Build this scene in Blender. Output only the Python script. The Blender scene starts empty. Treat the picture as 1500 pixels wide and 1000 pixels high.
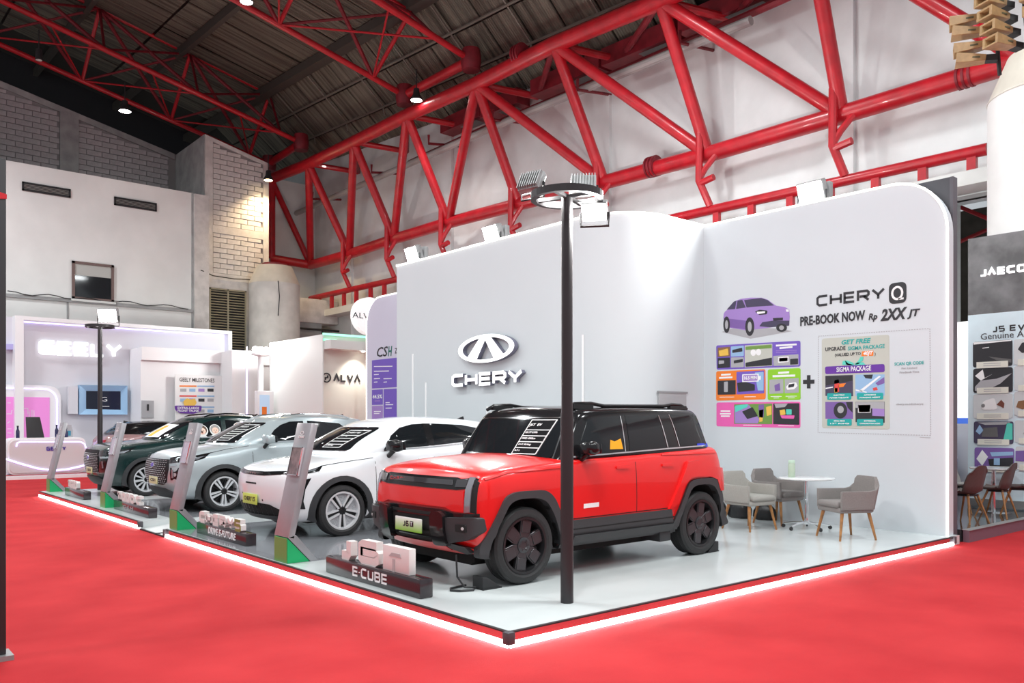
import bpy, bmesh, math, random
from mathutils import Vector, Matrix
from mathutils.bvhtree import BVHTree
from mathutils.geometry import delaunay_2d_cdt
random.seed(7)
PI = math.pi
S = bpy.context.scene
COL = S.collection
# ------------------------------------------------------------------ camera
FPX, CXP, CYP, CAMZ = 1215.0, 750.0, 617.5, 1.6616
AZ = math.radians(49.65)
FX, FY = math.cos(AZ), math.sin(AZ)
RX, RY = math.sin(AZ), -math.cos(AZ)
cam = bpy.data.cameras.new('camera'); cam_o = bpy.data.objects.new('camera', cam); COL.objects.link(cam_o)
cam.sensor_width = 36.0; cam.lens = FPX/1500*36; cam.shift_y = (CYP-500)/1500
cam.clip_end = 300
cam_o.location = (0, 0, CAMZ); cam_o.rotation_euler = (PI/2, 0, AZ-PI/2)
S.camera = cam_o
S.view_settings.view_transform = 'Standard'; S.view_settings.look = 'None'
S.view_settings.gamma = 1; S.view_settings.use_curve_mapping = False
S.view_settings.exposure = 0.0
# ------------------------------------------------------------------ world: dim even light of the rest of the hall
W = bpy.data.worlds.new('hall_air'); S.world = W; W.use_nodes = True
bg = W.node_tree.nodes['Background']; bg.inputs[0].default_value = (0.88, 0.95, 1.0, 1); bg.inputs[1].default_value = 0.53

def lamp(name, kind, loc, energy, color=(1,1,1), aim=None, size=None, angle=None, blend=.5, parent=None):
    l = bpy.data.lights.new(name, kind); l.energy = energy; l.color = color
    o = bpy.data.objects.new(name, l); COL.objects.link(o); o.location = loc
    if kind == 'AREA':
        l.shape = 'DISK'; l.size = size or 1
    elif size is not None: l.shadow_soft_size = size
    if kind == 'SPOT': l.spot_size = math.radians(angle or 90); l.spot_blend = blend
    if aim is not None:
        o.rotation_euler = (Vector(aim)-Vector(loc)).to_track_quat('-Z','Y').to_euler()
    if parent: o.parent = parent
    return o
HALL_AND_FILL_LAMPS = [(14.2,5.5,11.6),(13.6,13,12.2),(2,3,12.5),(2,11,12.5),(2,19,12.5),(9,1,12.2),(1,28,12.5),(-6,8,12.5),(-6,18,12.5),(14,-2,11.5),(6,-5,12.5),(-5,-2,12.5)]  # first two are added out of view to brighten the back wall
for _i,_p in enumerate(HALL_AND_FILL_LAMPS):
    lamp('high_bay_and_fill_light', 'AREA', _p, {0:140, 1:330, 6:900}.get(_i, 510), (.94,.985,1), aim=(_p[0],_p[1],0), size=1.2)

def ray(u, v):
    r = (u-CXP)/FPX; k = (CYP-v)/FPX
    return (FX+r*RX, FY+r*RY, k)
def P(u, v, X=None, Y=None, Z=None):
    d = ray(u, v)
    t = X/d[0] if X is not None else (Y/d[1] if Y is not None else (Z-CAMZ)/d[2])
    return Vector((d[0]*t, d[1]*t, CAMZ+d[2]*t))
# ------------------------------------------------------------------ materials
MATS = {}
def mat(name, col, rough=.5, metal=0, coat=0, emit=None, estr=0, noise=0, nscale=8, bump=0, bscale=60, spec=None, alpha=None):
    if name in MATS: return MATS[name]
    m = bpy.data.materials.new(name); m.use_nodes = True
    nt = m.node_tree; b = nt.nodes['Principled BSDF']
    c = (*col, 1)
    b.inputs['Base Color'].default_value = c; b.inputs['Roughness'].default_value = rough; b.inputs['Metallic'].default_value = metal
    if coat: b.inputs['Coat Weight'].default_value = coat; b.inputs['Coat Roughness'].default_value = .03
    if spec is not None: b.inputs['Specular IOR Level'].default_value = spec
    if emit: b.inputs['Emission Color'].default_value = (*emit, 1); b.inputs['Emission Strength'].default_value = estr
    if noise or bump:
        tc = nt.nodes.new('ShaderNodeTexCoord')
    if noise:
        n = nt.nodes.new('ShaderNodeTexNoise'); n.inputs['Scale'].default_value = nscale; n.inputs['Detail'].default_value = 6
        nt.links.new(tc.outputs['Object'], n.inputs['Vector'])
        r = nt.nodes.new('ShaderNodeValToRGB')
        r.color_ramp.elements[0].position = .35; r.color_ramp.elements[1].position = .7
        r.color_ramp.elements[0].color = (*[max(0,x*(1-noise)) for x in col], 1)
        r.color_ramp.elements[1].color = (*[min(1,x*(1+noise*.6)) for x in col], 1)
        nt.links.new(n.outputs['Fac'], r.inputs['Fac']); nt.links.new(r.outputs['Color'], b.inputs['Base Color'])
    if bump:
        n2 = nt.nodes.new('ShaderNodeTexNoise'); n2.inputs['Scale'].default_value = bscale; n2.inputs['Detail'].default_value = 3
        nt.links.new(tc.outputs['Object'], n2.inputs['Vector'])
        bp = nt.nodes.new('ShaderNodeBump'); bp.inputs['Strength'].default_value = bump; bp.inputs['Distance'].default_value = .02
        nt.links.new(n2.outputs['Fac'], bp.inputs['Height']); nt.links.new(bp.outputs['Normal'], b.inputs['Normal'])
    MATS[name] = m
    return m
def emis(name, col, s): return mat(name, (.8,.8,.8), .5, emit=col, estr=s)
# ------------------------------------------------------------------ mesh builder
class MB:
    def __init__(s): s.v = []; s.f = []
    def add(s, vs, fs, M=None):
        b = len(s.v)
        s.v += [tuple(M @ Vector(p)) if M is not None else tuple(p) for p in vs]
        s.f += [tuple(b+i for i in f) for f in fs]
        return s
    def box(s, lo, hi, M=None):
        x0,y0,z0 = lo; x1,y1,z1 = hi
        return s.add([(x0,y0,z0),(x1,y0,z0),(x1,y1,z0),(x0,y1,z0),(x0,y0,z1),(x1,y0,z1),(x1,y1,z1),(x0,y1,z1)],
                     [(0,3,2,1),(4,5,6,7),(0,1,5,4),(1,2,6,5),(2,3,7,6),(3,0,4,7)], M)
    def cbox(s, c, d, M=None):
        return s.box([c[i]-d[i]/2 for i in range(3)], [c[i]+d[i]/2 for i in range(3)], M)
    def tube(s, a, b, r, n=10, r2=None):
        a = Vector(a); b = Vector(b); d = b-a
        q = d.to_track_quat('Z','Y').to_matrix(); r2 = r if r2 is None else r2
        vs = []
        for p, rr in ((a,r),(b,r2)):
            for i in range(n):
                t = 2*PI*i/n; vs.append(p + q @ Vector((rr*math.cos(t), rr*math.sin(t), 0)))
        fs = [(i,(i+1)%n,n+(i+1)%n,n+i) for i in range(n)] + [tuple(range(n-1,-1,-1)), tuple(range(n,2*n))]
        return s.add(vs, fs)
    def path(s, pts, r, n=8, closed=False):
        pts = [Vector(p) for p in pts]; N = len(pts); vs = []; up = None
        for i,p in enumerate(pts):
            if closed: t = pts[(i+1)%N]-pts[i-1]
            else: t = pts[min(i+1,N-1)]-pts[max(i-1,0)]
            t.normalize()
            if up is None: up = Vector((0,0,1)) if abs(t.z) < .9 else Vector((1,0,0))
            u = (up - t*up.dot(t)).normalized(); w = t.cross(u); up = u
            for k in range(n):
                a = 2*PI*k/n; vs.append(p + u*(r*math.cos(a)) + w*(r*math.sin(a)))
        fs = []
        for i in range(N if closed else N-1):
            for k in range(n):
                j = (i+1)%N
                fs.append((i*n+k, i*n+(k+1)%n, j*n+(k+1)%n, j*n+k))
        if not closed: fs += [tuple(range(n-1,-1,-1)), tuple(range((N-1)*n, N*n))]
        return s.add(vs, fs)
    def lathe(s, prof, n=32, M=None, close=False, caps=True):
        vs = []; k = len(prof)
        for i in range(n):
            a = 2*PI*i/n
            for r,z in prof: vs.append((r*math.cos(a), r*math.sin(a), z))
        fs = []
        for i in range(n):
            j = (i+1)%n
            for m in range(k if close else k-1):
                q = (m+1)%k
                fs.append((i*k+m, j*k+m, j*k+q, i*k+q))
        if caps and not close:
            if prof[0][0] > 1e-6: fs.append(tuple(i*k for i in range(n-1,-1,-1)))
            if prof[-1][0] > 1e-6: fs.append(tuple(i*k+k-1 for i in range(n)))
        return s.add(vs, fs, M)
    def prism(s, poly, t0, t1, M=None):
        """poly in local x,y ; thickness along local z from t0 to t1"""
        n = len(poly)
        vs = [(x,y,t0) for x,y in poly] + [(x,y,t1) for x,y in poly]
        a = sum(poly[i][0]*poly[(i+1)%n][1]-poly[(i+1)%n][0]*poly[i][1] for i in range(n))
        f = [tuple(range(n-1,-1,-1)), tuple(range(n,2*n))] + [(i,(i+1)%n,n+(i+1)%n,n+i) for i in range(n)]
        if a < 0: f = [q[::-1] for q in f]
        return s.add(vs, f, M)
    def mesh(s, name, smooth=False, angle=35, bevel=0, seg=2):
        me = bpy.data.meshes.new(name); me.from_pydata(s.v, [], s.f); 
        if bevel or smooth:
            bm = bmesh.new(); bm.from_mesh(me)
            bmesh.ops.recalc_face_normals(bm, faces=bm.faces)
            if bevel:
                es = [e for e in bm.edges if len(e.link_faces)==2 and e.calc_face_angle(0) > .5]
                bmesh.ops.bevel(bm, geom=es, offset=bevel, segments=seg, profile=.5, affect='EDGES', clamp_overlap=True)
            bm.to_mesh(me); bm.free()
        if smooth or bevel:
            me.polygons.foreach_set('use_smooth', [True]*len(me.polygons))
            me.set_sharp_from_angle(angle=math.radians(angle))
        return me
    def obj(s, name, m, parent=None, smooth=False, angle=35, bevel=0, seg=2, tri=False):
        return link(name, s.mesh(name, smooth, angle, bevel, seg), m, parent)
def link(name, me, m, parent=None):
    o = bpy.data.objects.new(name, me); COL.objects.link(o)
    if m is not None:
        me.materials.clear(); me.materials.append(m)
    if parent is not None: o.parent = parent
    return o
def tag(o, label=None, cat=None, group=None, kind=None):
    if label: o['label'] = label
    if cat: o['category'] = cat
    if group: o['group'] = group
    if kind: o['kind'] = kind
    return o
def thing(name, label, cat, loc=(0,0,0), rz=0, group=None):
    o = bpy.data.objects.new(name, None); COL.objects.link(o); o.empty_display_size = .2
    o.location = loc; o.rotation_euler = (0,0,rz)
    return tag(o, label, cat, group)
def copy_tree(o, parent=None):
    c = o.copy(); COL.objects.link(c)
    if parent is not None: c.parent = parent
    for ch in o.children: copy_tree(ch, c)
    return c
def frame(origin, facing):
    """2-D drawing plane on a vertical surface: local x to the viewer's right, y up, z out of the surface"""
    ax = {'-X':((0,-1,0),(0,0,1),(-1,0,0)), '-Y':((1,0,0),(0,0,1),(0,-1,0)), '+X':((0,1,0),(0,0,1),(1,0,0)), '+Z':((1,0,0),(0,1,0),(0,0,1))}[facing]
    M = Matrix.Identity(4)
    for c in range(3):
        for r in range(3): M[r][c] = ax[c][r]
    M.translation = Vector(origin)
    return M
def text(s, name, size, m, parent=None, M=None, align='CENTER', bold=0, extrude=.002, wide=1, shear=0, width=None, vcenter=True):
    cu = bpy.data.curves.new(name, 'FONT'); cu.body = s; cu.size = size; cu.align_x = align; cu.align_y = 'CENTER' if vcenter else 'BOTTOM_BASELINE'
    cu.offset = bold*size; cu.extrude = extrude; cu.resolution_u = 2; cu.shear = shear
    o = bpy.data.objects.new(name, cu); COL.objects.link(o)
    dg = bpy.context.evaluated_depsgraph_get()
    me = bpy.data.meshes.new_from_object(o.evaluated_get(dg))
    bpy.data.objects.remove(o); bpy.data.curves.remove(cu)
    xs = [v.co.x for v in me.vertices]
    k = wide
    if width and xs: k = width/max(1e-6, max(xs)-min(xs))
    T = Matrix.Diagonal((k,1,1,1))
    me.transform((M if M is not None else Matrix.Identity(4)) @ T)
    return link(name, me, m, parent)
def rpoly(pts, r, n=4):
    """round the corners of a polygon"""
    out = []; N = len(pts)
    for i in range(N):
        p = Vector(pts[i]); a = Vector(pts[i-1]); b = Vector(pts[(i+1)%N])
        da = (a-p); db = (b-p); rr = min(r, da.length*.49, db.length*.49)
        A = p+da.normalized()*rr; B = p+db.normalized()*rr
        for k in range(n+1):
            t = k/n; out.append(tuple(A*(1-t)**2 + p*2*t*(1-t) + B*t*t))
    return out
def rrect(x0, y0, x1, y1, r, n=5): return rpoly([(x0,y0),(x1,y0),(x1,y1),(x0,y1)], r*1.0, n)
def ellipse(cx, cy, rx, ry, n=32): return [(cx+rx*math.cos(2*PI*i/n), cy+ry*math.sin(2*PI*i/n)) for i in range(n)]
def arc(cx, cy, r, a0, a1, n=16): return [(cx+r*math.cos(math.radians(a0+(a1-a0)*i/n)), cy+r*math.sin(math.radians(a0+(a1-a0)*i/n))) for i in range(n+1)]
# stroke lettering for wide logo faces: polylines on a 1 x 1 cell
GL = {
 'C':(1,[[(1,1),(.2,1),(0,.82),(0,.18),(.2,0),(1,0)]]), 'H':(1,[[(0,0),(0,1)],[(1,0),(1,1)],[(0,.5),(1,.5)]]),
 'E':(.95,[[(1,1),(0,1),(0,0),(1,0)],[(0,.5),(.95,.5)]]), 'R':(1,[[(0,0),(0,1),(.85,1),(1,.85),(1,.6),(.85,.45),(.15,.45)],[(.55,.45),(1,0)]]),
 'Y':(1.05,[[(0,1),(.5,.45),(1,1)],[(.5,.45),(.5,0)]]), 'G':(1,[[(1,1),(.12,1),(0,.9),(0,.1),(.12,0),(1,0),(1,.5),(.4,.5)]]),
 'L':(.85,[[(0,1),(0,0),(1,0)]]), 'A':(1,[[(0,0),(.5,1),(1,0)]]), 'V':(1,[[(0,1),(.5,0),(1,1)]]), 'J':(.75,[[(1,1),(1,.15),(.85,0),(0,0)]]),
 'O':(1.05,[[(.15,0),(0,.15),(0,.85),(.15,1),(.85,1),(1,.85),(1,.15),(.85,0),(.15,0)]]), '5':(.9,[[(1,1),(0,1),(0,.52),(.88,.52),(1,.42),(1,.1),(.88,0),(0,0)]]),
 'S':(.9,[[(1,1),(.12,1),(0,.9),(0,.6),(.12,.52),(.88,.52),(1,.42),(1,.1),(.88,0),(0,0)]]), '6':(.9,[[(1,1),(.12,1),(0,.88),(0,.12),(.12,0),(.88,0),(1,.12),(1,.42),(.88,.54),(0,.54)]]),
 'T':(.9,[[(0,1),(1,1)],[(.5,1),(.5,0)]]), 'U':(.95,[[(0,1),(0,.12),(.12,0),(.88,0),(1,.12),(1,1)]]), 'B':(.95,[[(0,0),(0,1),(.85,1),(.95,.9),(.95,.6),(.85,.52),(0,.52)],[(.85,.52),(1,.42),(1,.1),(.88,0),(0,0)]]),
 'D':(1,[[(0,0),(0,1),(.8,1),(1,.8),(1,.2),(.8,0),(0,0)]]), 'F':(.9,[[(0,0),(0,1),(1,1)],[(0,.5),(.85,.5)]]), 'I':(.02,[[(0,0),(0,1)]]),
 'N':(1,[[(0,0),(0,1),(1,0),(1,1)]]), 'M':(1.1,[[(0,0),(0,1),(.5,.4),(1,1),(1,0)]]), 'K':(1,[[(0,0),(0,1)],[(1,1),(.1,.5),(1,0)]]), 'P':(.95,[[(0,0),(0,1),(.88,1),(1,.88),(1,.6),(.88,.48),(0,.48)]]),
 'X':(1,[[(0,0),(1,1)],[(0,1),(1,0)]]), '2':(.9,[[(0,1),(.88,1),(1,.9),(1,.6),(.88,.52),(.12,.52),(0,.42),(0,0),(1,0)]]),
 '-':(.5,[[(0,.5),(1,.5)]]), '.':(.02,[[(0,.45),(0,.55)]]), ' ':(.5,[]), 'Q':(1.05,[[(.15,0),(0,.15),(0,.85),(.15,1),(.85,1),(1,.85),(1,.15),(.85,0),(.15,0)],[(.6,.3),(1.05,-.1)]]), 'W':(1.2,[[(0,1),(.25,0),(.5,.8),(.75,0),(1,1)]]),
}
def ribbon(pl, w):
    """mitred ribbon polygon along a polyline"""
    pl = [Vector(p) for p in pl]; n = len(pl); L = []; Rr = []
    closed = (pl[0]-pl[-1]).length < 1e-6
    for i in range(n):
        if closed and i in (0, n-1): d0 = (pl[-1]-pl[-2]).normalized(); d1 = (pl[1]-pl[0]).normalized()
        else:
            d0 = (pl[i]-pl[i-1]).normalized() if i else (pl[1]-pl[0]).normalized()
            d1 = (pl[i+1]-pl[i]).normalized() if i < n-1 else d0
        n0 = Vector((-d0.y,d0.x)); n1 = Vector((-d1.y,d1.x)); m = (n0+n1)
        if m.length < 1e-4: m = n0
        m.normalize(); k = min(2.2, 1/max(.3, m.dot(n1)))
        L.append(pl[i]+m*(w/2*k)); Rr.append(pl[i]-m*(w/2*k))
    return L, Rr
def glyph(mb, ch, x, y, cw, h, sw, t0, t1, M=None, slant=0):
    wd, pls = GL[ch]
    for pl in pls:
        q = [(x+sw/2+px*(cw*wd-sw)+slant*py*h if wd > .1 else x+sw/2+slant*py*h, y+sw/2+py*(h-sw)) for px,py in pl]
        L, Rr = ribbon(q, sw)
        for i in range(len(q)-1):
            mb.prism([Rr[i],Rr[i+1],L[i+1],L[i]], t0, t1, M)
    return max(cw*wd, sw)
def letters(word, name, x, y, cw, h, sw, gap, t0, t1, M, m, parent, joined=False, slant=0, align='L'):
    tot = sum(max(cw*GL[c][0], sw)+gap for c in word)-gap
    if align == 'C': x -= tot/2
    allb = MB()
    for c in word:
        b = allb if joined else MB()
        w = glyph(b, c, x, y, cw, h, sw, t0, t1, M, slant)
        if not joined and b.f: b.obj(name, m, parent)
        x += w+gap
    if joined: return allb.obj(name, m, parent)
# ------------------------------------------------------------------ the hall: floor, walls, roof, steelwork
def carpet_mat():
    m = mat('red_carpet', (.55,.018,.024), .95, spec=.1); nt = m.node_tree; b = nt.nodes['Principled BSDF']
    tc = nt.nodes.new('ShaderNodeTexCoord')
    n1 = nt.nodes.new('ShaderNodeTexNoise'); n1.inputs['Scale'].default_value = 1.3; n1.inputs['Detail'].default_value = 8
    n2 = nt.nodes.new('ShaderNodeTexNoise'); n2.inputs['Scale'].default_value = 240; n2.inputs['Detail'].default_value = 2
    mp = nt.nodes.new('ShaderNodeMapping'); mp.inputs['Scale'].default_value = (.5,5,1); mp.inputs['Rotation'].default_value = (0,0,.35)
    n3 = nt.nodes.new('ShaderNodeTexNoise'); n3.inputs['Scale'].default_value = .9; n3.inputs['Detail'].default_value = 4
    for n in (n1,n2): nt.links.new(tc.outputs['Object'], n.inputs['Vector'])
    nt.links.new(tc.outputs['Object'], mp.inputs[0]); nt.links.new(mp.outputs[0], n3.inputs['Vector'])
    r = nt.nodes.new('ShaderNodeValToRGB'); r.color_ramp.elements[0].position=.3; r.color_ramp.elements[1].position=.75
    r.color_ramp.elements[0].color=(.50,.028,.034,1); r.color_ramp.elements[1].color=(.64,.045,.050,1)
    mx = nt.nodes.new('ShaderNodeMix'); mx.data_type='RGBA'; mx.blend_type='MULTIPLY'; mx.inputs[0].default_value=.35
    nt.links.new(n1.outputs['Fac'], r.inputs[0]); nt.links.new(r.outputs[0], mx.inputs[6]); nt.links.new(n2.outputs['Fac'], mx.inputs[7]); nt.links.new(mx.outputs[2], b.inputs['Base Color'])
    ad = nt.nodes.new('ShaderNodeMath'); ad.operation='MULTIPLY_ADD'; ad.inputs[1].default_value=.25
    nt.links.new(n2.outputs['Fac'], ad.inputs[0]); nt.links.new(n3.outputs['Fac'], ad.inputs[2])
    bp = nt.nodes.new('ShaderNodeBump'); bp.inputs['Strength'].default_value=.35; bp.inputs['Distance'].default_value=.05
    nt.links.new(ad.outputs[0], bp.inputs['Height']); nt.links.new(bp.outputs[0], b.inputs['Normal'])
    return m
fl = MB()
nx, ny = 44, 60
for i in range(nx+1):
    for j in range(ny+1):
        fl.v.append((-14+i*34/nx, -8+j*48/ny, 0))
for i in range(nx):
    for j in range(ny):
        a = i*(ny+1)+j; fl.f.append((a,a+ny+1,a+ny+2,a+1))
tag(fl.obj('floor', carpet_mat(), None), kind='structure')

M_PLAST = mat('white_plaster', (.74,.76,.76), .8, noise=.05, nscale=1.6, bump=.15, bscale=9)
M_PLAST2 = mat('painted_panel_wall', (.72,.72,.70), .75, noise=.08, nscale=.7, bump=.1, bscale=6)
M_BRICK = mat('grey_painted_block', (.44,.42,.43), .85, noise=.15, nscale=3, bump=.3, bscale=25)
M_BRICKW = mat('white_painted_block', (.66,.64,.62), .85, noise=.15, nscale=3, bump=.3, bscale=25)
M_MORT = mat('grey_mortar', (.27,.26,.26), .95)
M_CONC = mat('grey_concrete', (.36,.36,.36), .9, noise=.2, nscale=2, bump=.2, bscale=20)
M_STEEL = mat('red_painted_steel', (.50,.010,.020), .38, coat=.2, noise=.18, nscale=3)
M_STEELD = mat('dark_red_steel', (.22,.012,.022), .5, noise=.25, nscale=3)
M_GREYM = mat('grey_metal', (.30,.30,.30), .5, .4)
M_BLK = mat('matte_black', (.018,.018,.02), .6)
M_DKG = mat('dark_grey_panel', (.07,.07,.08), .55, noise=.1, nscale=5)
# back wall of the hall (plane X = 19), with an opening beside the far white stand
XB = 19.0; YL = 38.0; XT = 16.7; XC = 18.3
w = MB()
oy0, oy1 = P(1452,400,X=XB).y, P(1396,400,X=XB).y
oz1 = P(1430,290,X=XB).z
w.box((XB,oy1,0),(XB+.4,YL+8,14.8)); w.box((XB,-6,0),(XB+.4,oy0,14.8)); w.box((XB,oy0,oz1),(XB+.4,oy1,14.8))
wb_ = w.obj('wall_back', M_PLAST); tag(wb_, kind='structure')
# plain pilasters on it
for u in (512,657,884,1233):
    y = P(u,300,X=XB).y
    p = MB().box((XB-.12,y-.35,0),(XB,y+.35,13.4)); p.obj('pilaster', M_PLAST, wb_)
fr_ = MB()
for (a,b,c,d) in ((oy0-.08,oy0,0,oz1+.08),(oy1,oy1+.08,0,oz1+.08)): fr_.box((XB-.06,a,c),(XB+.1,b,d))
fr_.box((XB-.06,oy0-.08,oz1),(XB+.1,oy1+.08,oz1+.08))
fr_.obj('opening_frame', M_GREYM, wb_)
# ledge under the rail
lg = MB().box((XB-.75,-6,6.55),(XB,YL,6.85)); tag(lg.obj('trim_1', M_PLAST2), kind='structure')
# second hall seen through the opening
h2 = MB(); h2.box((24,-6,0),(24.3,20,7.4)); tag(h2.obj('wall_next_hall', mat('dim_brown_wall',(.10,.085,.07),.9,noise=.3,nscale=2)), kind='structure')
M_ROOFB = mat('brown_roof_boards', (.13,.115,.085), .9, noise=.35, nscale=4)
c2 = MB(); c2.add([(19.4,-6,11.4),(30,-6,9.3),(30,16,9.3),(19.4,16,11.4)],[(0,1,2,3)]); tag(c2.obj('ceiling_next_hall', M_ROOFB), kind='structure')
nt_ = thing('steel_truss', 'red steel truss of the next hall seen through the tall opening', 'truss')
for k,(a,b) in enumerate((((20.5,8.3,10.3),(20.5,5.5,6.6)),((22,10,9.5),(22,4.5,8.6)),((22,9.5,8.6),(22,4.5,9.4)),((22.5,9,6.2),(22.5,5,7.4)),((21,8.5,7.0),(21,6,5.4)),((23,9,8.9),(23,5,6.5)))):
    MB().tube(a,b,.16 if k==0 else .05,10).obj('truss_tube', M_STEEL, nt_, smooth=True)
# left wall of the hall: white panelled box below, block wall above
YP = 34.3
M_WBOX = mat('white_wall_panel', (.82,.82,.80), .75, noise=.06, nscale=.8, bump=.06, bscale=8)
xr = P(281,300,Y=YP).x
zt0, zt1 = P(8,234,Y=YP).z, P(281,283,Y=YP).z
zt = (zt0+zt1)/2
lw = MB().box((-16,YP,0),(xr,YL,zt)); wl = lw.obj('wall_left', M_WBOX); tag(wl, kind='structure')
zl = (P(8,433,Y=YP).z+P(281,455,Y=YP).z)/2
MB().box((-16,YP-.10,zl-.06),(xr,YP,zl+.06)).obj('ledge', M_CONC, wl)
x = P(99,480,Y=YP).x; MB().box((x-.03,YP-.03,0),(x+.03,YP,zl)).obj('joint_strip', M_CONC, wl)
MB().box((xr-.02,YP-.03,3),(xr+.06,YP,zt)).obj('joint_strip', M_CONC, wl)
# upper wall: concrete frame with block infill
def sl_top(x): return zU1 + (xU1-x)*.2217      # top follows the roof pitch
pU = P(255,226,Y=YL); xU1, zU1 = pU.x, pU.z
up = MB(); up.add([(-16,YL,zt-.1),(xU1+.1,YL,zt-.1),(xU1+.1,YL,zU1),(-16,YL,sl_top(-16)),(-16,YL+.4,zt-.1),(xU1+.1,YL+.4,zt-.1),(xU1+.1,YL+.4,zU1),(-16,YL+.4,sl_top(-16))],
       [(0,1,2,3),(7,6,5,4),(0,3,7,4),(3,2,6,7),(2,1,5,6)])
wu = up.obj('wall_left_upper', M_MORT); tag(wu, kind='structure')
def blocks(parent, x0, x1, z0, topf, Yf, bw, bh, m, name='block', nmax=290):
    src = None; row = 0; z = z0; n = 0
    while z < topf(x0) or z < topf(x1):
        x = x0-(row%2)*bw/2
        while x < x1:
            a, b = max(x,x0), min(x+bw,x1)
            if b-a > .12:
                zz = min(z+bh, topf(a), topf(b))
                if zz-z > .05 and n < nmax:
                    full = abs((b-a)-bw) < 1e-6 and abs(zz-z-bh) < 1e-6
                    if full and src:
                        o = bpy.data.objects.new(name, src); COL.objects.link(o); o.parent = parent
                    else:
                        g = .014; q = MB().box((g,-.03,g),(b-a-g,.03,zz-z-g)); o = q.obj(name, m, parent)
                        if full: src = o.data
                    o.location = (a, Yf-.018+random.uniform(-.008,.008), z); n += 1
            x += bw
        z += bh; row += 1
zb = zt+.25
pc = P(101,170,Y=YL).x
x_lo = P(-30,170,Y=YL).x
blocks(wu, x_lo, pc-.35, zb, lambda x: sl_top(x)-.25, YL, .60, .225, M_BRICK, nmax=150)
blocks(wu, pc+.35, xU1-.25, zb, lambda x: sl_top(x)-.25, YL, .60, .225, M_BRICK, nmax=150)
MB().box((pc-.35,YL-.10,zt),(pc+.35,YL,sl_top(pc)-.15)).obj('pilaster', M_CONC, wu)
MB().box((-16,YL-.10,zt),(xU1,YL,zt+.22)).obj('ring_beam', M_CONC, wu)
cp = MB(); cp.add([(-16,YL-.08,sl_top(-16)-.25),(xU1,YL-.08,zU1-.25),(xU1,YL-.08,zU1),(-16,YL-.08,sl_top(-16)),(-16,YL,sl_top(-16)-.25),(xU1,YL,zU1-.25),(xU1,YL,zU1),(-16,YL,sl_top(-16))],[(0,1,2,3),(0,4,5,1),(3,2,6,7)])
cp.obj('coping', M_CONC, wu)
# the block pier that juts out in front of it
YF = 34.5
p0, p1 = P(300,197,Y=YF), P(393,240,Y=YF)
def pier_top(x): return p0.z+(x-p0.x)*(p1.z-p0.z)/(p1.x-p0.x)
pr = MB()
pr.add([(p0.x,YF,0),(p1.x,YF,0),(p1.x,YF,p1.z),(p0.x,YF,p0.z),(p0.x,YL,0),(p1.x,YL,0),(p1.x,YL,p1.z),(p0.x,YL,p0.z)],[(0,1,2,3),(7,6,5,4),(4,0,3,7),(3,2,6,7),(1,5,6,2)])
pier = pr.obj('wall_pier', M_MORT); tag(pier, kind='structure')
for a,b,z0,z1,nm in ((p0.x,p0.x+.32,0,p0.z-.1,'pier_quoin'),(p1.x-.25,p1.x,0,p1.z-.05,'pier_quoin')):
    MB().box((a,YF-.05,z0),(b,YF+.01,min(z1,pier_top(b)))).obj(nm, M_BRICKW, pier)
MB().box((p0.x-.03,YF,6),(p0.x,YL,p0.z)).obj('pier_return', M_CONC, pier)
zmid = P(350,340,Y=YF).z
zlow = P(350,408,Y=YF).z
MB().box((p0.x+.3,YF-.06,zmid-.18),(p1.x-.25,YF,zmid+.14)).obj('string_course', M_BRICKW, pier)
MB().box((p0.x+.3,YF-.06,zlow-.15),(p1.x-.25,YF,zlow+.12)).obj('string_course', M_BRICKW, pier)
MB().box((p0.x+.3,YF-.04,0),(p1.x-.25,YF,zlow-.15)).obj('pier_base', M_BRICKW, pier)
blocks(pier, p0.x+.32, p1.x-.25, zlow+.12, lambda x: zmid-.18, YF, .60, .215, M_BRICKW)
blocks(pier, p0.x+.32, p1.x-.25, zmid+.14, lambda x: pier_top(x)-.16, YF, .60, .215, M_BRICKW)
ct = MB(); ct.add([(p0.x,YF-.06,p0.z-.16),(p1.x,YF-.06,p1.z-.16),(p1.x,YF-.06,p1.z),(p0.x,YF-.06,p0.z),(p0.x,YF,p0.z-.16),(p1.x,YF,p1.z-.16),(p1.x,YF,p1.z),(p0.x,YF,p0.z)],[(0,1,2,3),(0,4,5,1),(3,2,6,7),(0,3,7,4)])
ct.obj('coping', M_BRICKW, pier)
MB().box((xr+.06,YF-.35,0),(p0.x+.05,YF+.02,P(292,285,Y=YF-.3).z)).obj('pier_flank', M_BRICKW, pier)
# between pier and back wall
MB().box((p1.x,37.3,0),(XB,37.7,13.2)).obj('wall_corner', M_PLAST)
fw_ = MB().box((-16,46,0),(XB+.4,46.3,22)); tag(fw_.obj('wall_far', mat('far_void_dark',(.05,.05,.055),.9)), kind='structure')  # coloured near black to stand for the unlit void beyond
bpy.data.objects['wall_corner']['kind'] = 'structure'
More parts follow.
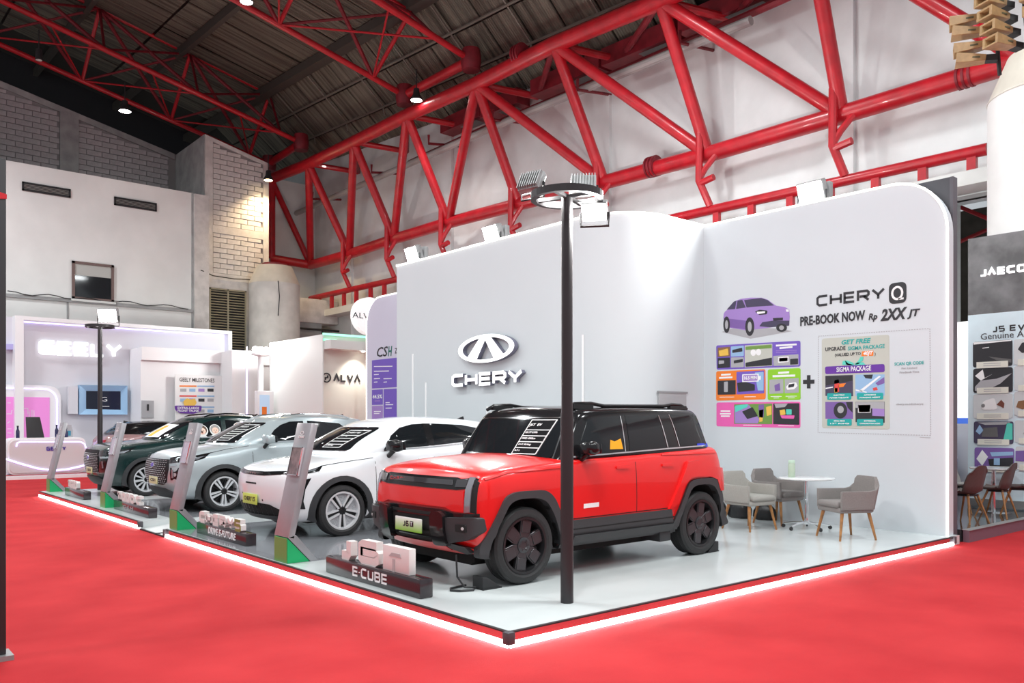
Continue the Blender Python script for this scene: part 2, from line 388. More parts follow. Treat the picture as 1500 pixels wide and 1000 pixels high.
# vents, window and louvre in that wall
M_LOUV = mat('ochre_louvre', (.30,.27,.19), .6)
def vent(u0,v0,u1,v1,label,ns,Yv=YP,m=M_BLK,fm=M_BLK,cols=1):
    a, b = P(u0,v0,Y=Yv), P(u1,v1,Y=Yv); z1, z0 = a.z, b.z; x0, x1 = a.x, b.x
    t = thing('wall_vent', label, 'vent', ((x0+x1)/2, Yv, z0)); hw, hh = (x1-x0)/2, z1-z0
    MB().box((-hw,-.02,0),(hw,.0,hh)).obj('duct_back', M_SEAM2, t)
    f = MB(); e = .06
    for q in ((-hw,-hw+e,0,hh),(hw-e,hw,0,hh),(-hw,hw,0,e),(-hw,hw,hh-e,hh)): f.box((q[0],-.07,q[2]),(q[1],-.01,q[3]))
    if cols == 2: f.box((-e/2,-.07,0),(e/2,-.01,hh))
    f.obj('vent_frame', fm, t)
    src = None
    for i in range(ns):
        z = e+(hh-2*e)*(i+.5)/ns
        if src is None:
            M = Matrix.Translation((0,-.04,0)) @ Matrix.Rotation(-.35 if ns < 9 else -.6,4,'X')
            o = MB().box((-hw+e*.5,-.012 if ns < 9 else -.025,-.007),(hw-e*.5,.012 if ns < 9 else .025,.007),M).obj('slat', m, t); src = o.data
        else:
            o = bpy.data.objects.new('slat', src); COL.objects.link(o); o.parent = t
        o.location = (0,0,z)
    return t
M_SEAM2 = mat('duct_black', (.008,.008,.008), .9)
M_SLAT = mat('vent_slat_grey', (.34,.34,.32), .5)
vent(32,266,103,290,'long dark slatted vent high on the white wall farther from the block pier',4,m=M_SLAT)
vent(167,288,229,310,'long dark slatted vent high on the white wall nearer the block pier',4,m=M_SLAT)
vent(306,421,360,560,'tall ochre louvred vent in the foot of the block pier',34,Yv=YF-.04,m=M_LOUV,fm=M_LOUV,cols=2)
a, b = P(105,382,Y=YP), P(166,443,Y=YP)
wd = thing('window_1', 'brown framed window with a raised pale blind in the white wall', 'window', ((a.x+b.x)/2, YP, b.z))
wd['kind'] = 'structure'
hw, hh = (b.x-a.x)/2, a.z-b.z
f = MB(); e = .09
for q in ((-hw,-hw+e,0,hh),(hw-e,hw,0,hh),(-hw,hw,0,e),(-hw,hw,hh-e,hh)): f.box((q[0],-.10,q[2]),(q[1],-.0,q[3]))
f.obj('window_frame', mat('brown_window_frame',(.17,.11,.10),.5), wd)
MB().box((-hw+e,-.03,e),(hw-e,-.02,hh-e)).obj('window_pane', mat('dark_pane',(.02,.022,.025),.05,spec=.7), wd)
MB().box((-hw+e,-.05,hh-e-.42),(hw-e,-.035,hh-e)).obj('blind', mat('pale_blind',(.5,.5,.47),.7), wd)
MB().box((-hw-.05,-.16,-.08),(hw+.05,0,.0)).obj('window_sill', M_PLAST2, wd)
# cable lying along the ledge
cb = MB(); zz = P(60,437,Y=YP).z
cb.path([(P(u,437+u*.07,Y=YP).x, YP-.13, zl+.10+.05*math.sin(u*.11)) for u in range(10,285,12)], .018, 5)
tag(cb.obj('wall_cable', M_BLK), 'thin black cable draped along the ledge of the white wall', 'cable')
cb = MB(); cb.path([(p0.x-.3,YF-.4,zlow+.1),(p0.x+.3,YF-.12,zlow-.02),(p0.x+1.2,YF-.1,zlow-.05),(p0.x+2.2,YF-.1,zlow+.02),(p1.x+.2,YF-.2,zlow+.35)],.02,5)
tag(cb.obj('wall_cable', M_BLK), 'thin black cable across the block pier above the louvre', 'cable')

# ---------------- white cylindrical towers with cone tops
M_TANK = mat('cream_tank_paint', (.60,.58,.54), .6, noise=.12, nscale=2)
def tank(x,y,r,zt,label,z0=0,M_TANK=M_TANK):
    t = thing('duct_tower', label, 'tower', (x,y,0))
    MB().lathe([(r,z0),(r,zt-.75)],40).obj('tower_body', M_TANK, t, smooth=True)
    MB().lathe([(r*1.01,zt-.78),(r*.98,zt-.70),(r*.72,zt-.05),(r*.70,zt)],40).obj('tower_cone', mat('cone_paint',(.62,.58,.50),.6,noise=.1,nscale=2), t, smooth=True)
    MB().lathe([(r*.5,zt-.02),(r*.5,zt+.12),(r*.35,zt+.12)],20).obj('tower_cap', M_STEELD, t, smooth=True)
    c = MB(); c.path([(-r*.3,-r*1.0,zt-.75),(-r*.25,-r*1.02,zt-1.4),(-r*.3,-r*1.0,zt-2.2)],.02,5); c.obj('tower_cord', M_BLK, t)
tk = P(402,500,Y=33.4)
tank(tk.x,33.4,1.05,P(402,391,Y=33.4).z,'cream cylindrical duct tower with cone top beside the block pier')
tank(17.0,5.02,1.05,8.25,'white cylindrical duct tower standing above the dark accessories panel',.17,mat('white_tower_paint',(.78,.78,.77),.6,noise=.05,nscale=2))
# boxes beside the far tower
d0 = P(445,470,Y=35.6)
t = thing('duct_unit', 'grey boxed duct with dark frame between cream tower and back wall', 'duct', (d0.x,35.4,0))
MB().box((-.9,-.5,6.2),(1.4,.5,7.3)).obj('duct_casing', M_BRICKW, t, bevel=.03)
fm = MB()
for a,b in (((-.9,-.5,5.9),(2.6,-.5,5.9)),((-.9,-.5,4.2),(2.6,-.5,4.2)),((-.9,-.5,4.2),(-.9,-.5,5.9)),((.6,-.5,4.2),(.6,-.5,5.9)),((2.6,-.5,4.2),(2.6,-.5,5.9))): fm.tube(a,b,.05,6)
fm.obj('duct_frame', M_BLK, t); MB().box((-.9,-.4,0),(.6,.4,6.2)).obj('duct_leg', M_CONC, t)

# ---------------- roof
gA = P(398,127,Y=35.1); gB = P(608,3,X=15.8)
zg = lambda y: gA.z+(gB.z-gA.z)*(y-gA.y)/(gB.y-gA.y)     # purlin line height along Y
eA = P(461,246,X=XB); eB = P(645,180,X=XB)
ze = lambda y: eA.z+(eB.z-eA.z)*(y-eA.y)/(eB.y-eA.y)
XG = 15.8
def sheet_mat():
    m = mat('brown_roof_sheet', (.14,.125,.095), .9); nt = m.node_tree; b = nt.nodes['Principled BSDF']
    tc = nt.nodes.new('ShaderNodeTexCoord'); mp = nt.nodes.new('ShaderNodeMapping'); mp.inputs['Scale'].default_value=(.25,5,.25)
    n = nt.nodes.new('ShaderNodeTexNoise'); n.inputs['Scale'].default_value=1.2; n.inputs['Detail'].default_value=6
    wv = nt.nodes.new('ShaderNodeTexWave'); wv.bands_direction='Y'; wv.inputs['Scale'].default_value=3.2; wv.inputs['Distortion'].default_value=.4
    nt.links.new(tc.outputs['Object'], mp.inputs[0]); nt.links.new(mp.outputs[0], n.inputs['Vector']); nt.links.new(tc.outputs['Object'], wv.inputs['Vector'])
    r = nt.nodes.new('ShaderNodeValToRGB'); r.color_ramp.elements[0].position=.3; r.color_ramp.elements[1].position=.75
    r.color_ramp.elements[0].color=(.055,.048,.036,1); r.color_ramp.elements[1].color=(.24,.215,.165,1)
    nt.links.new(n.outputs['Fac'], r.inputs[0]); nt.links.new(r.outputs[0], b.inputs['Base Color'])
    bp = nt.nodes.new('ShaderNodeBump'); bp.inputs['Strength'].default_value=.5; bp.inputs['Distance'].default_value=.05
    nt.links.new(wv.outputs['Fac'], bp.inputs['Height']); nt.links.new(bp.outputs[0], b.inputs['Normal'])
    return m
M_SHEET = sheet_mat()
Y0R, Y1R = -8, 46.2
cl = MB(); cl.add([(XB+.5,Y0R,ze(Y0R)+.1),(XB+.5,Y1R,ze(Y1R)+.1),(XG,Y1R,zg(Y1R)+.25),(XG,Y0R,zg(Y0R)+.25),(-16,Y1R,zg(Y1R)+.25+(XG+16)*.2217),(-16,Y0R,zg(Y0R)+.25+(XG+16)*.2217)],[(0,1,2,3),(3,2,4,5)])
ceil = cl.obj('ceiling', mat('dark_roof_void',(.04,.036,.03),.95)); tag(ceil, kind='structure')
# roof sheets laid side by side under the deck
def quad_sheet(a,b,c,d,th=.04):
    a,b,c,d = map(Vector,(a,b,c,d)); n = (b-a).cross(d-a).normalized()*th
    q = MB(); q.add([a,b,c,d,a+n,b+n,c+n,d+n],[(0,1,2,3),(7,6,5,4),(0,4,5,1),(1,5,6,2),(2,6,7,3),(3,7,4,0)]); return q
y = 5.0; k = 0
while y < 42:
    y2 = y+1.5
    for x0,x1 in ((-2.5,2),(2,6.5),(6.5,11),(11,XG)):
        g = .05; o = random.uniform(-.02,.02)+.12
        zf = lambda X,Y_: zg(Y_)+(XG-X)*.2217+o
        quad_sheet((x0+g,y+g,zf(x0+g,y)),(x1-g,y+g,zf(x1-g,y)),(x1-g,y2-g,zf(x1-g,y2)),(x0+g,y2-g,zf(x0+g,y2))).obj('roof_sheet', M_SHEET, ceil)
    y = y2
y = 14.0
while y < 42:
    y2 = y+1.5
    for f0,f1 in ((0,.36),(.36,.68),(.68,1)):
        g = .04
        pt = lambda f,Y_: (XG+(XB-XG)*f, Y_, zg(Y_)+(ze(Y_)-zg(Y_))*f+.05+random.uniform(-.01,.01))
        quad_sheet(pt(f0+.01,y+g),pt(f1-.01,y+g),pt(f1-.01,y2-g),pt(f0+.01,y2-g)).obj('roof_sheet', M_SHEET, ceil)
    y = y2
# purlins
for X in (XG, 12.1, 8.5, 4.9, 1.3):
    f = (XG-X)*.2217-.04
    pb = MB(); hw = .10 if X != XG else .22
    pb.add([(X-hw,Y0R,zg(Y0R)+f-.2),(X+hw,Y0R,zg(Y0R)+f-.2),(X+hw,Y1R,zg(Y1R)+f-.2),(X-hw,Y1R,zg(Y1R)+f-.2),(X-hw,Y0R,zg(Y0R)+f+.15),(X+hw,Y0R,zg(Y0R)+f+.15),(X+hw,Y1R,zg(Y1R)+f+.15),(X-hw,Y1R,zg(Y1R)+f+.15)],[(0,3,2,1),(0,1,5,4),(1,2,6,5),(2,3,7,6),(3,0,4,7)])
    pb.obj('purlin', mat('dark_brown_beam',(.07,.06,.05),.8), ceil)
# sprinkler pipework below the steep roof slope
sp_ = thing('sprinkler_grid', 'grid of thin grey brown pipes under the steep roof slope', 'pipes')
M_PIPE = mat('grey_brown_pipe', (.20,.18,.15), .5, .3)
for f in (.30,.62):
    MB().path([(XG+(XB-XG)*f,y,zg(y)+(ze(y)-zg(y))*f-.18) for y in (14,24,34,38)],.05,6).obj('main_pipe', M_PIPE, sp_, smooth=True)
for y in (17,20,23,26,29,32,35):
    MB().path([(XG+(XB-XG)*f,y,zg(y)+(ze(y)-zg(y))*f-.16) for f in (.05,.30,.62)]+[(XG+(XB-XG)*.64,y,zg(y)+(ze(y)-zg(y))*.64-.45)],.035,6).obj('branch_pipe', M_PIPE, sp_, smooth=True)

# ---------------- eave truss of large red tubes along the back wall
U = [P(397,262,X=XT),P(452,240,X=XT),P(518,208,X=XT),P(596,169,X=XT),P(698,123,X=XT),P(812,65,X=XT),P(967,1,X=XT),P(1185,-105,X=XT),P(1500,-270,X=XT)]
Lo = [P(455,388,X=XC),P(512,372,X=XC),P(577,350,X=XC),P(657,326,X=XC),P(760,299,X=XC),P(885,267,X=XC),P(1037,226,X=XC),P(1233,168,X=XC),P(1500,87,X=XC)]
et = thing('eave_truss', 'great red tubular truss along the white back wall', 'truss', (0,0,0))
MB().path(U,.235,18).obj('top_chord', M_STEEL, et, smooth=True)
MB().path(Lo,.215,18).obj('bottom_chord', M_STEEL, et, smooth=True)
WEB = [(1,0),(1,1),(2,1),(2,2),(3,2),(3,3),(4,3),(4,4),(4,5),(5,5),(5,6),(6,6),(6,7),(7,7),(7,8)]
for i,j in WEB:
    MB().tube(U[i],Lo[j],.165,14).obj('web_tube', M_STEEL, et, smooth=True)
MB().tube(U[0],(U[0].x,U[0].y,P(398,378,X=XT).z),.20,14).obj('end_post', M_STEEL, et, smooth=True)
MB().tube(U[0],Lo[0],.14,12).obj('web_tube', M_STEEL, et, smooth=True)
MB().tube((U[0].x,U[0].y,P(398,378,X=XT).z),Lo[0],.20,14).obj('return_chord', M_STEEL, et, smooth=True)
def collar(c, d, r, par):
    d = Vector(d).normalized(); q = MB()
    for k in (-.12,0,.12):
        q.tube(c+d*(k-.025), c+d*(k+.025), r*1.38, 18)
    q.tube(c-d*.16, c+d*.16, r*1.15, 16)
    q.obj('flange_collar', M_STEELD, par, smooth=True, angle=30)
collar(P(762,80,X=XT), U[5]-U[4], .235, et); collar(P(957,244,X=XC), Lo[6]-Lo[5], .215, et)
collar(P(1415,112,X=XC), Lo[8]-Lo[7], .18, et)
# hangers and brackets from the bottom chord to the rail
R0, R1 = P(455,437,X=XC), P(1447,218,X=XC)
ral = lambda y: R1.z+(R0.z-R1.z)*(y-R1.y)/(R0.y-R1.y)
for n in Lo[1:8]:
    q = MB(); zr = ral(n.y); dz = n.z-zr
    q.path([(n.x-.3,n.y+.05,n.z+.55),(n.x-.32,n.y+.05,n.z-dz*.50),(n.x-.05,n.y-.1,zr+.1)],.10,10)
    q.path([(n.x-.1,n.y-.35,n.z-.1),(n.x-.25,n.y-.10,n.z-dz*.3),(n.x-.3,n.y+.03,n.z-dz*.45)],.08,8)
    q.tube((n.x-.30,n.y+.05,n.z-dz*.55),(n.x-.30,n.y-.40,n.z-dz*.5),.09,8)
    q.obj('bracket', M_STEEL, et, smooth=True)
# slanting ties from top chord back to the wall head
for i in range(1,8):
    a = U[i]; b = Vector((XB-.3, a.y-.8, a.z-.15))
    MB().tube(a,b,.11,10).obj('tie_tube', M_STEEL, et, smooth=True)
    if i < 7: 
        m_ = (U[i]+U[i+1])/2
        MB().tube(U[i+1],(XB-.3, a.y-.8, a.z-.15),.10,10).obj('tie_tube', M_STEELD, et, smooth=True)
# rail with short posts
rt = thing('wall_rail', 'red pipe rail on short posts along the ledge of the back wall', 'rail')
MB().tube(R0,R1,.125,14).obj('rail_pipe', M_STEEL, rt, smooth=True)
for u in (468,486,504,522,543,563,1000,1050,1101,1158,1216,1283,1352,1424):
    y = P(u,300,X=XC).y; z = ral(y)
    MB().box((XC-.06,y-.09,6.85),(XC+.06,y+.09,z-.05)).obj('rail_post', M_STEEL, rt)
# red gutter boxes, grey pipe and brackets along the wall head
pp = thing('wall_pipe', 'long grey pipe running up along the white back wall', 'pipe')
a, b = P(428,315,X=18.0), P(760,170,X=18.0); c_ = P(1100,30,X=18.0)
MB().path([a,b,c_],.12,10).obj('pipe_run', mat('pale_grey_pipe',(.40,.39,.38),.5,.2), pp, smooth=True)
for u,v in ((487,293),(575,255),(660,214),(755,180),(880,138),(1030,72)):
    q = P(u,v,X=18.55); MB().path([(XB,q.y,q.z+.1),(q.x-1.0,q.y,q.z-.12),(q.x-1.0,q.y,q.z+.2)],.05,6).obj('pipe_bracket', M_STEELD, pp)
gt = thing('gutter_duct', 'dark red boxed duct with pale grilles under the eave', 'duct')
for u0,v0,u1,v1 in ((648,200,705,175),(706,178,760,155),(780,146,880,105),(884,103,990,60),(996,56,1130,0),(1140,-6,1330,-90)):
    A, B_ = P(u0,v0,X=18.4), P(u1,v1,X=18.4)
    q = MB(); q.add([(18.3,A.y,A.z+.1),(18.9,A.y,A.z+.1),(18.9,B_.y,B_.z+.1),(18.3,B_.y,B_.z+.1),(18.3,A.y,A.z+.62),(18.9,A.y,A.z+.62),(18.9,B_.y,B_.z+.62),(18.3,B_.y,B_.z+.62)],[(0,1,2,3),(7,6,5,4),(0,4,5,1),(1,5,6,2),(2,6,7,3),(3,7,4,0)])
    bx = q.obj('duct_box', M_STEELD, gt)
    d = B_-A; s0 = A+d*.55; s1 = A+d*.95
    g = MB(); g.add([(18.25,s0.y,s0.z-.02),(18.7,s0.y,s0.z-.02),(18.7,s1.y,s1.z-.02),(18.25,s1.y,s1.z-.02)],[(0,1,2,3),(3,2,1,0)]); g.obj('grille', M_GREYM, bx)
MB().path([P(600,238,X=18.3),P(705,190,X=18.3),P(890,112,X=18.3),P(1100,20,X=18.3),P(1350,-90,X=18.3)],.10,8).obj('duct_rail', M_STEELD, gt, smooth=True)

# ---------------- triangular roof trusses running up the roof
def roof_truss(label, hubs, top, m_dark, n_bay=5, bay=3.6):
    t = thing('roof_truss', label, 'truss')
    H1, H2 = hubs; x1 = -4
    f = lambda h, x: Vector((x, h.y, h.z+(h.x-x)*.2217))
    for h in hubs:
        MB().tube(h, f(h,x1), .105, 12).obj('bottom_chord', M_STEEL, t, smooth=True)
        MB().lathe([(0,-.35),(.30,-.35),(.34,-.1),(.34,.1),(.30,.35),(0,.35)],16,Matrix.Translation(h)).obj('hub', M_STEELD, t, smooth=True)
    MB().tube(H1,H2,.17,12).obj('hub_tie', M_STEEL, t, smooth=True)
    MB().tube(top, (x1, top.y, top.z+(top.x-x1)*.2217), .095, 12).obj('ridge_chord', M_STEEL, t, smooth=True)
    tp = lambda x: Vector((x, top.y, top.z+(top.x-x)*.2217))
    for i in range(n_bay):
        x = top.x-i*bay
        for k,h in enumerate(hubs):
            MB().tube(tp(x), f(h,x-.25), .075 if k else .055, 10).obj('web_tube', M_STEEL if k else M_STEELD, t, smooth=True)
            MB().tube(tp(x), f(h,x-bay-.25) if i < n_bay-1 else f(h,x-1), .05, 8).obj('web_tube', M_STEELD, t, smooth=True)
            MB().tube(f(h,x-.25), tp(x-bay), .075, 8).obj('web_tube', M_STEELD, t, smooth=True)
        MB().tube(f(H1,x-.25), f(H2,x-bay-.25), .035, 6).obj('tie_rod', M_STEEL, t)
        MB().tube(f(H2,x-.25), f(H1,x-bay+1.5), .035, 6).obj('tie_rod', M_STEEL, t)
    return t
hA1, hA2 = P(441,209,X=16.9), P(394,240,X=16.9)
roof_truss('red triangular roof truss running up over the block pier', (hA1,hA2), P(398,127,Y=(hA1.y+hA2.y)/2)-Vector((.1,0,.36)), M_STEELD)
hB1, hB2 = P(593,140,X=16.9), P(690,88,X=16.9)
tB = (hB1.y+hB2.y)/2
roof_truss('red triangular roof truss running up over the emblem wall', (hB2,hB1), Vector((15.8,tB,zg(tB)-.25)), M_STEELD)

# ---------------- high-bay lamps that can be seen
M_LAMPW = emis('lamp_white', (1,.98,.94), 40)
M_LAMPY = emis('lamp_warm', (1,.78,.42), 25)
def hall_lamp(p, label, s=.22, m=None, power=120, col=(1,.97,.92), aim=None):
    t = thing('hall_lamp', label, 'lamp', p)
    MB().lathe([(.06,.42),(.10,.40),(.12,.2),(s,.05),(s*1.05,0),(s*.9,0)],20).obj('lamp_housing', M_BLK, t, smooth=True)
    MB().lathe([(0,.012),(s*.88,.012),(s*.88,.0),(0,-.02)],20).obj('lamp_lens', m or M_LAMPW, t, smooth=True)
    MB().tube((0,0,.40),(0,0,1.1),.02,6).obj('lamp_rod', M_BLK, t)
    lamp('lamp_light','SPOT',(0,0,-.05),power,col,aim=None,size=.15,angle=120,blend=.8,parent=t)
    return t
hall_lamp(P(183,163,Y=34), 'round high bay lamp glowing under the dark roof beyond the vents', .24)
hall_lamp(P(610,147,X=16.2), 'round high bay lamp hung beside the great red top chord', .22, None, 900)
hall_lamp(P(361,3,Y=24), 'round high bay lamp on the roof truss near the upper edge', .20)
hall_lamp(P(393,264,Y=33.8), 'small warm lamp on the edge of the block pier', .20, M_LAMPY, 1100, (1,.74,.42))
hall_lamp(P(57,88,Y=34), 'small unlit lamp under the dark roof by the wall', .12, mat('pale_lens',(.6,.6,.58),.4), 1)
# ------------------------------------------------------------------ cars
M_GLASS = mat('tinted_car_glass', (.010,.012,.014), .05, spec=.38)
M_BLKG = mat('gloss_black_trim', (.010,.010,.011), .12, spec=.45)
M_CLAD = mat('charcoal_cladding', (.035,.037,.04), .55, noise=.1, nscale=300)
M_TYRE = mat('tyre_rubber', (.018,.018,.019), .62, noise=.2, nscale=40)
M_SEAM = mat('dark_gap', (.01,.01,.01), .8)
M_WELL = mat('wheel_well_black', (.008,.008,.008), .9)
M_CHROME = mat('chrome', (.75,.76,.78), .12, 1)
M_SILV = mat('machined_silver', (.68,.69,.71), .35, .35)
M_GRIM = mat('dark_grey_alloy', (.06,.06,.065), .3, .6)
M_RIMB = mat('black_alloy', (.02,.02,.022), .3, .4)
M_LAMP = mat('headlight_lens', (.32,.34,.37), .08, .5, coat=.6)
M_LAMPD = mat('smoked_lens', (.05,.05,.055), .06, .2, coat=.6)
M_WHITEP = mat('white_print', (.85,.85,.85), .5)
M_BLACKP = mat('black_print', (.015,.015,.016), .4)
M_RED_L = mat('tail_lamp_red', (.35,.01,.01), .1, coat=.5)

def box_cage(st, fr, crown, bow):
    """closed box of quads. st: stations front to back, each a list of (x, y, z) rows bottom to top; fr: inner column fractions"""
    k = len(st[0]); cols = [f for f in fr]
    inner = [f for f in cols] + [0] + [-f for f in reversed(cols)]
    V = []; F = []; rings = []
    n = len(st)
    def bw(i): return bow[i] if i < len(bow) else 0
    for i, rows in enumerate(st):
        ring = []
        def add(p): V.append(p); return len(V)-1
        for (x,y,z) in rows: ring.append(add((x,y,z)))
        x,y,z = rows[-1]
        for f in inner: ring.append(add((x+bw(i)*(1-f*f), y*f, z+crown[i]*(1-f*f))))
        for (x,y,z) in reversed(rows): ring.append(add((x,-y,z)))
        x,y,z = rows[0]
        for f in reversed(inner): ring.append(add((x+bw(i)*(1-f*f), y*f, z)))
        rings.append(ring)
    L = len(rings[0])
    for i in range(n-1):
        for j in range(L):
            F.append((rings[i][j], rings[i+1][j], rings[i+1][(j+1)%L], rings[i][(j+1)%L]))
    ni = len(inner)
    for i, flip in ((0,True),(n-1,False)):
        rows = st[i]; ring = rings[i]; grid = []
        for r in range(k):
            x,y,z = rows[r]
            left = ring[r]; right = ring[k+ni+(k-1-r)]
            if r == k-1: mid = ring[k:k+ni]
            elif r == 0: mid = list(reversed(ring[2*k+ni:]))
            else:
                mid = []
                for f in inner:
                    V.append((x+bw(i)*(1-f*f), y*f, z+crown[i]*(1-f*f)*(r/(k-1))**2)); mid.append(len(V)-1)
            grid.append([left]+mid+[right])
        for r in range(k-1):
            for c in range(ni+1):
                q = (grid[r][c], grid[r][c+1], grid[r+1][c+1], grid[r+1][c])
                F.append(q if flip else q[::-1])
    return V, F

def subsurf(V, F, lev=2, cuts=None, creases=None):
    me = bpy.data.meshes.new('tmp'); me.from_pydata(V, [], F)
    bm = bmesh.new(); bm.from_mesh(me); bmesh.ops.recalc_face_normals(bm, faces=bm.faces); bm.to_mesh(me); bm.free()
    o = bpy.data.objects.new('tmp', me); COL.objects.link(o)
    md = o.modifiers.new('s','SUBSURF'); md.levels = lev; md.render_levels = lev
    tmp = []
    for cm in (cuts or []):
        co = bpy.data.objects.new('tmpc', cm); COL.objects.link(co); tmp.append(co)
        b = o.modifiers.new('b','BOOLEAN'); b.operation = 'DIFFERENCE'; b.object = co; b.solver = 'EXACT'
    dg = bpy.context.evaluated_depsgraph_get()
    dg.update()
    out = bpy.data.meshes.new_from_object(o.evaluated_get(dg))
    bpy.data.objects.remove(o)
    for c in tmp: bpy.data.objects.remove(c)
    out.polygons.foreach_set('use_smooth', [True]*len(out.polygons))
    out.set_sharp_from_angle(angle=math.radians(38))
    return out
def bvh_of(*meshes):
    vs = []; fs = []
    for me in meshes:
        b = len(vs); vs += [v.co.copy() for v in me.vertices]; fs += [[b+i for i in p.vertices] for p in me.polygons]
    return BVHTree.FromPolygons(vs, fs)
def dense(poly, res):
    out = []
    n = len(poly)
    for i in range(n):
        a = Vector(poly[i]); b = Vector(poly[(i+1)%n]); k = max(1, int((b-a).length/res))
        for j in range(k): out.append(a+(b-a)*(j/k))
    return out
def patch(bvh, poly, axis, name, m, parent, off=.004, res=.08, skirt=.012, sgn=1, mirror=False, label=None):
    """a panel laid onto the body: the outline (side, front or top view) projected on it and raised by off, with a skirt"""
    B = dense(poly, res); n = len(B)
    xs = [p.x for p in B]; ys = [p.y for p in B]
    pts = list(B); 
    def inside(q):
        c = False
        for i in range(n):
            a = B[i]; b = B[i-1]
            if (a.y > q.y) != (b.y > q.y) and q.x < (b.x-a.x)*(q.y-a.y)/(b.y-a.y)+a.x: c = not c
        return c
    gx = min(xs)+res/2
    while gx < max(xs):
        gy = min(ys)+res/2
        while gy < max(ys):
            q = Vector((gx,gy))
            if inside(q) and min((q-b).length for b in B) > res*.35: pts.append(q)
            gy += res
        gx += res
    vo, eo, fo, ov, oe, of_ = delaunay_2d_cdt(pts, [(i,(i+1)%n) for i in range(n)], [], 1, 1e-5)
    D = {'y':Vector((0,-1,0)), 'x':Vector((-1,0,0)), 'z':Vector((0,0,-1)), '-x':Vector((1,0,0))}[axis]
    P3 = []
    for q in vo:
        if axis == 'y': o = Vector((q.x, 3, q.y))
        elif axis == 'x': o = Vector((4, q.x, q.y))
        elif axis == '-x': o = Vector((-9, q.x, q.y))
        else: o = Vector((q.x, q.y, 4))
        h = bvh.ray_cast(o, D)
        P3.append((h[0]+(h[1] if h[1].dot(D) < 0 else -h[1])*off if off <= .02 else h[0]-D*off) if h[0] is not None else None)
    if axis == 'y' and off > .005:   # rays that slip through a wheel arch opening do not count
        yy = sorted(p.y for p in P3 if p is not None)
        if yy:
            md = yy[int(len(yy)*.6)]; P3 = [p if (p is not None and p.y > md-.11) else None for p in P3]
    bad = [i for i,p in enumerate(P3) if p is None]
    good = [i for i,p in enumerate(P3) if p is not None]
    if not good: return None
    for i in bad:   # off the edge of the body: keep the depth of the nearest hit
        j = min(good, key=lambda g: (vo[g]-vo[i]).length)
        q = vo[i]; g = P3[j]
        if axis == 'y': P3[i] = Vector((q.x, g.y, q.y))
        elif axis in ('x','-x'): P3[i] = Vector((g.x, q.x, q.y))
        else: P3[i] = Vector((q.x, q.y, g.z))
    fs = [tuple(f) for f in fo]
    cnt = {}
    for f in fs:
        for i in range(len(f)):
            e = (f[i], f[(i+1)%len(f)]); cnt[e] = cnt.get(e,0)+1
    V = [tuple(p) for p in P3]
    if skirt:
        mp = {}
        for (a,b) in list(cnt):
            if (b,a) not in cnt:
                for i in (a,b):
                    if i not in mp:
                        mp[i] = len(V); V.append(tuple(P3[i]+D*(off+skirt)))
                fs.append((b,a,mp[a],mp[b]))
    mb = MB(); mb.v = V; mb.f = fs
    o = mb.obj(name, m, parent, smooth=True, angle=40)
    if label: o['label'] = label
    if mirror and axis == 'y':
        m2 = MB(); m2.v = [(x,-y,z) for x,y,z in V]; m2.f = [f[::-1] for f in fs]
        m2.obj(name, m, parent, smooth=True, angle=40)
    return o
def strip(pl, w):
    L, Rr = ribbon(pl, w)
    return [tuple(p) for p in Rr]+[tuple(p) for p in reversed(L)]

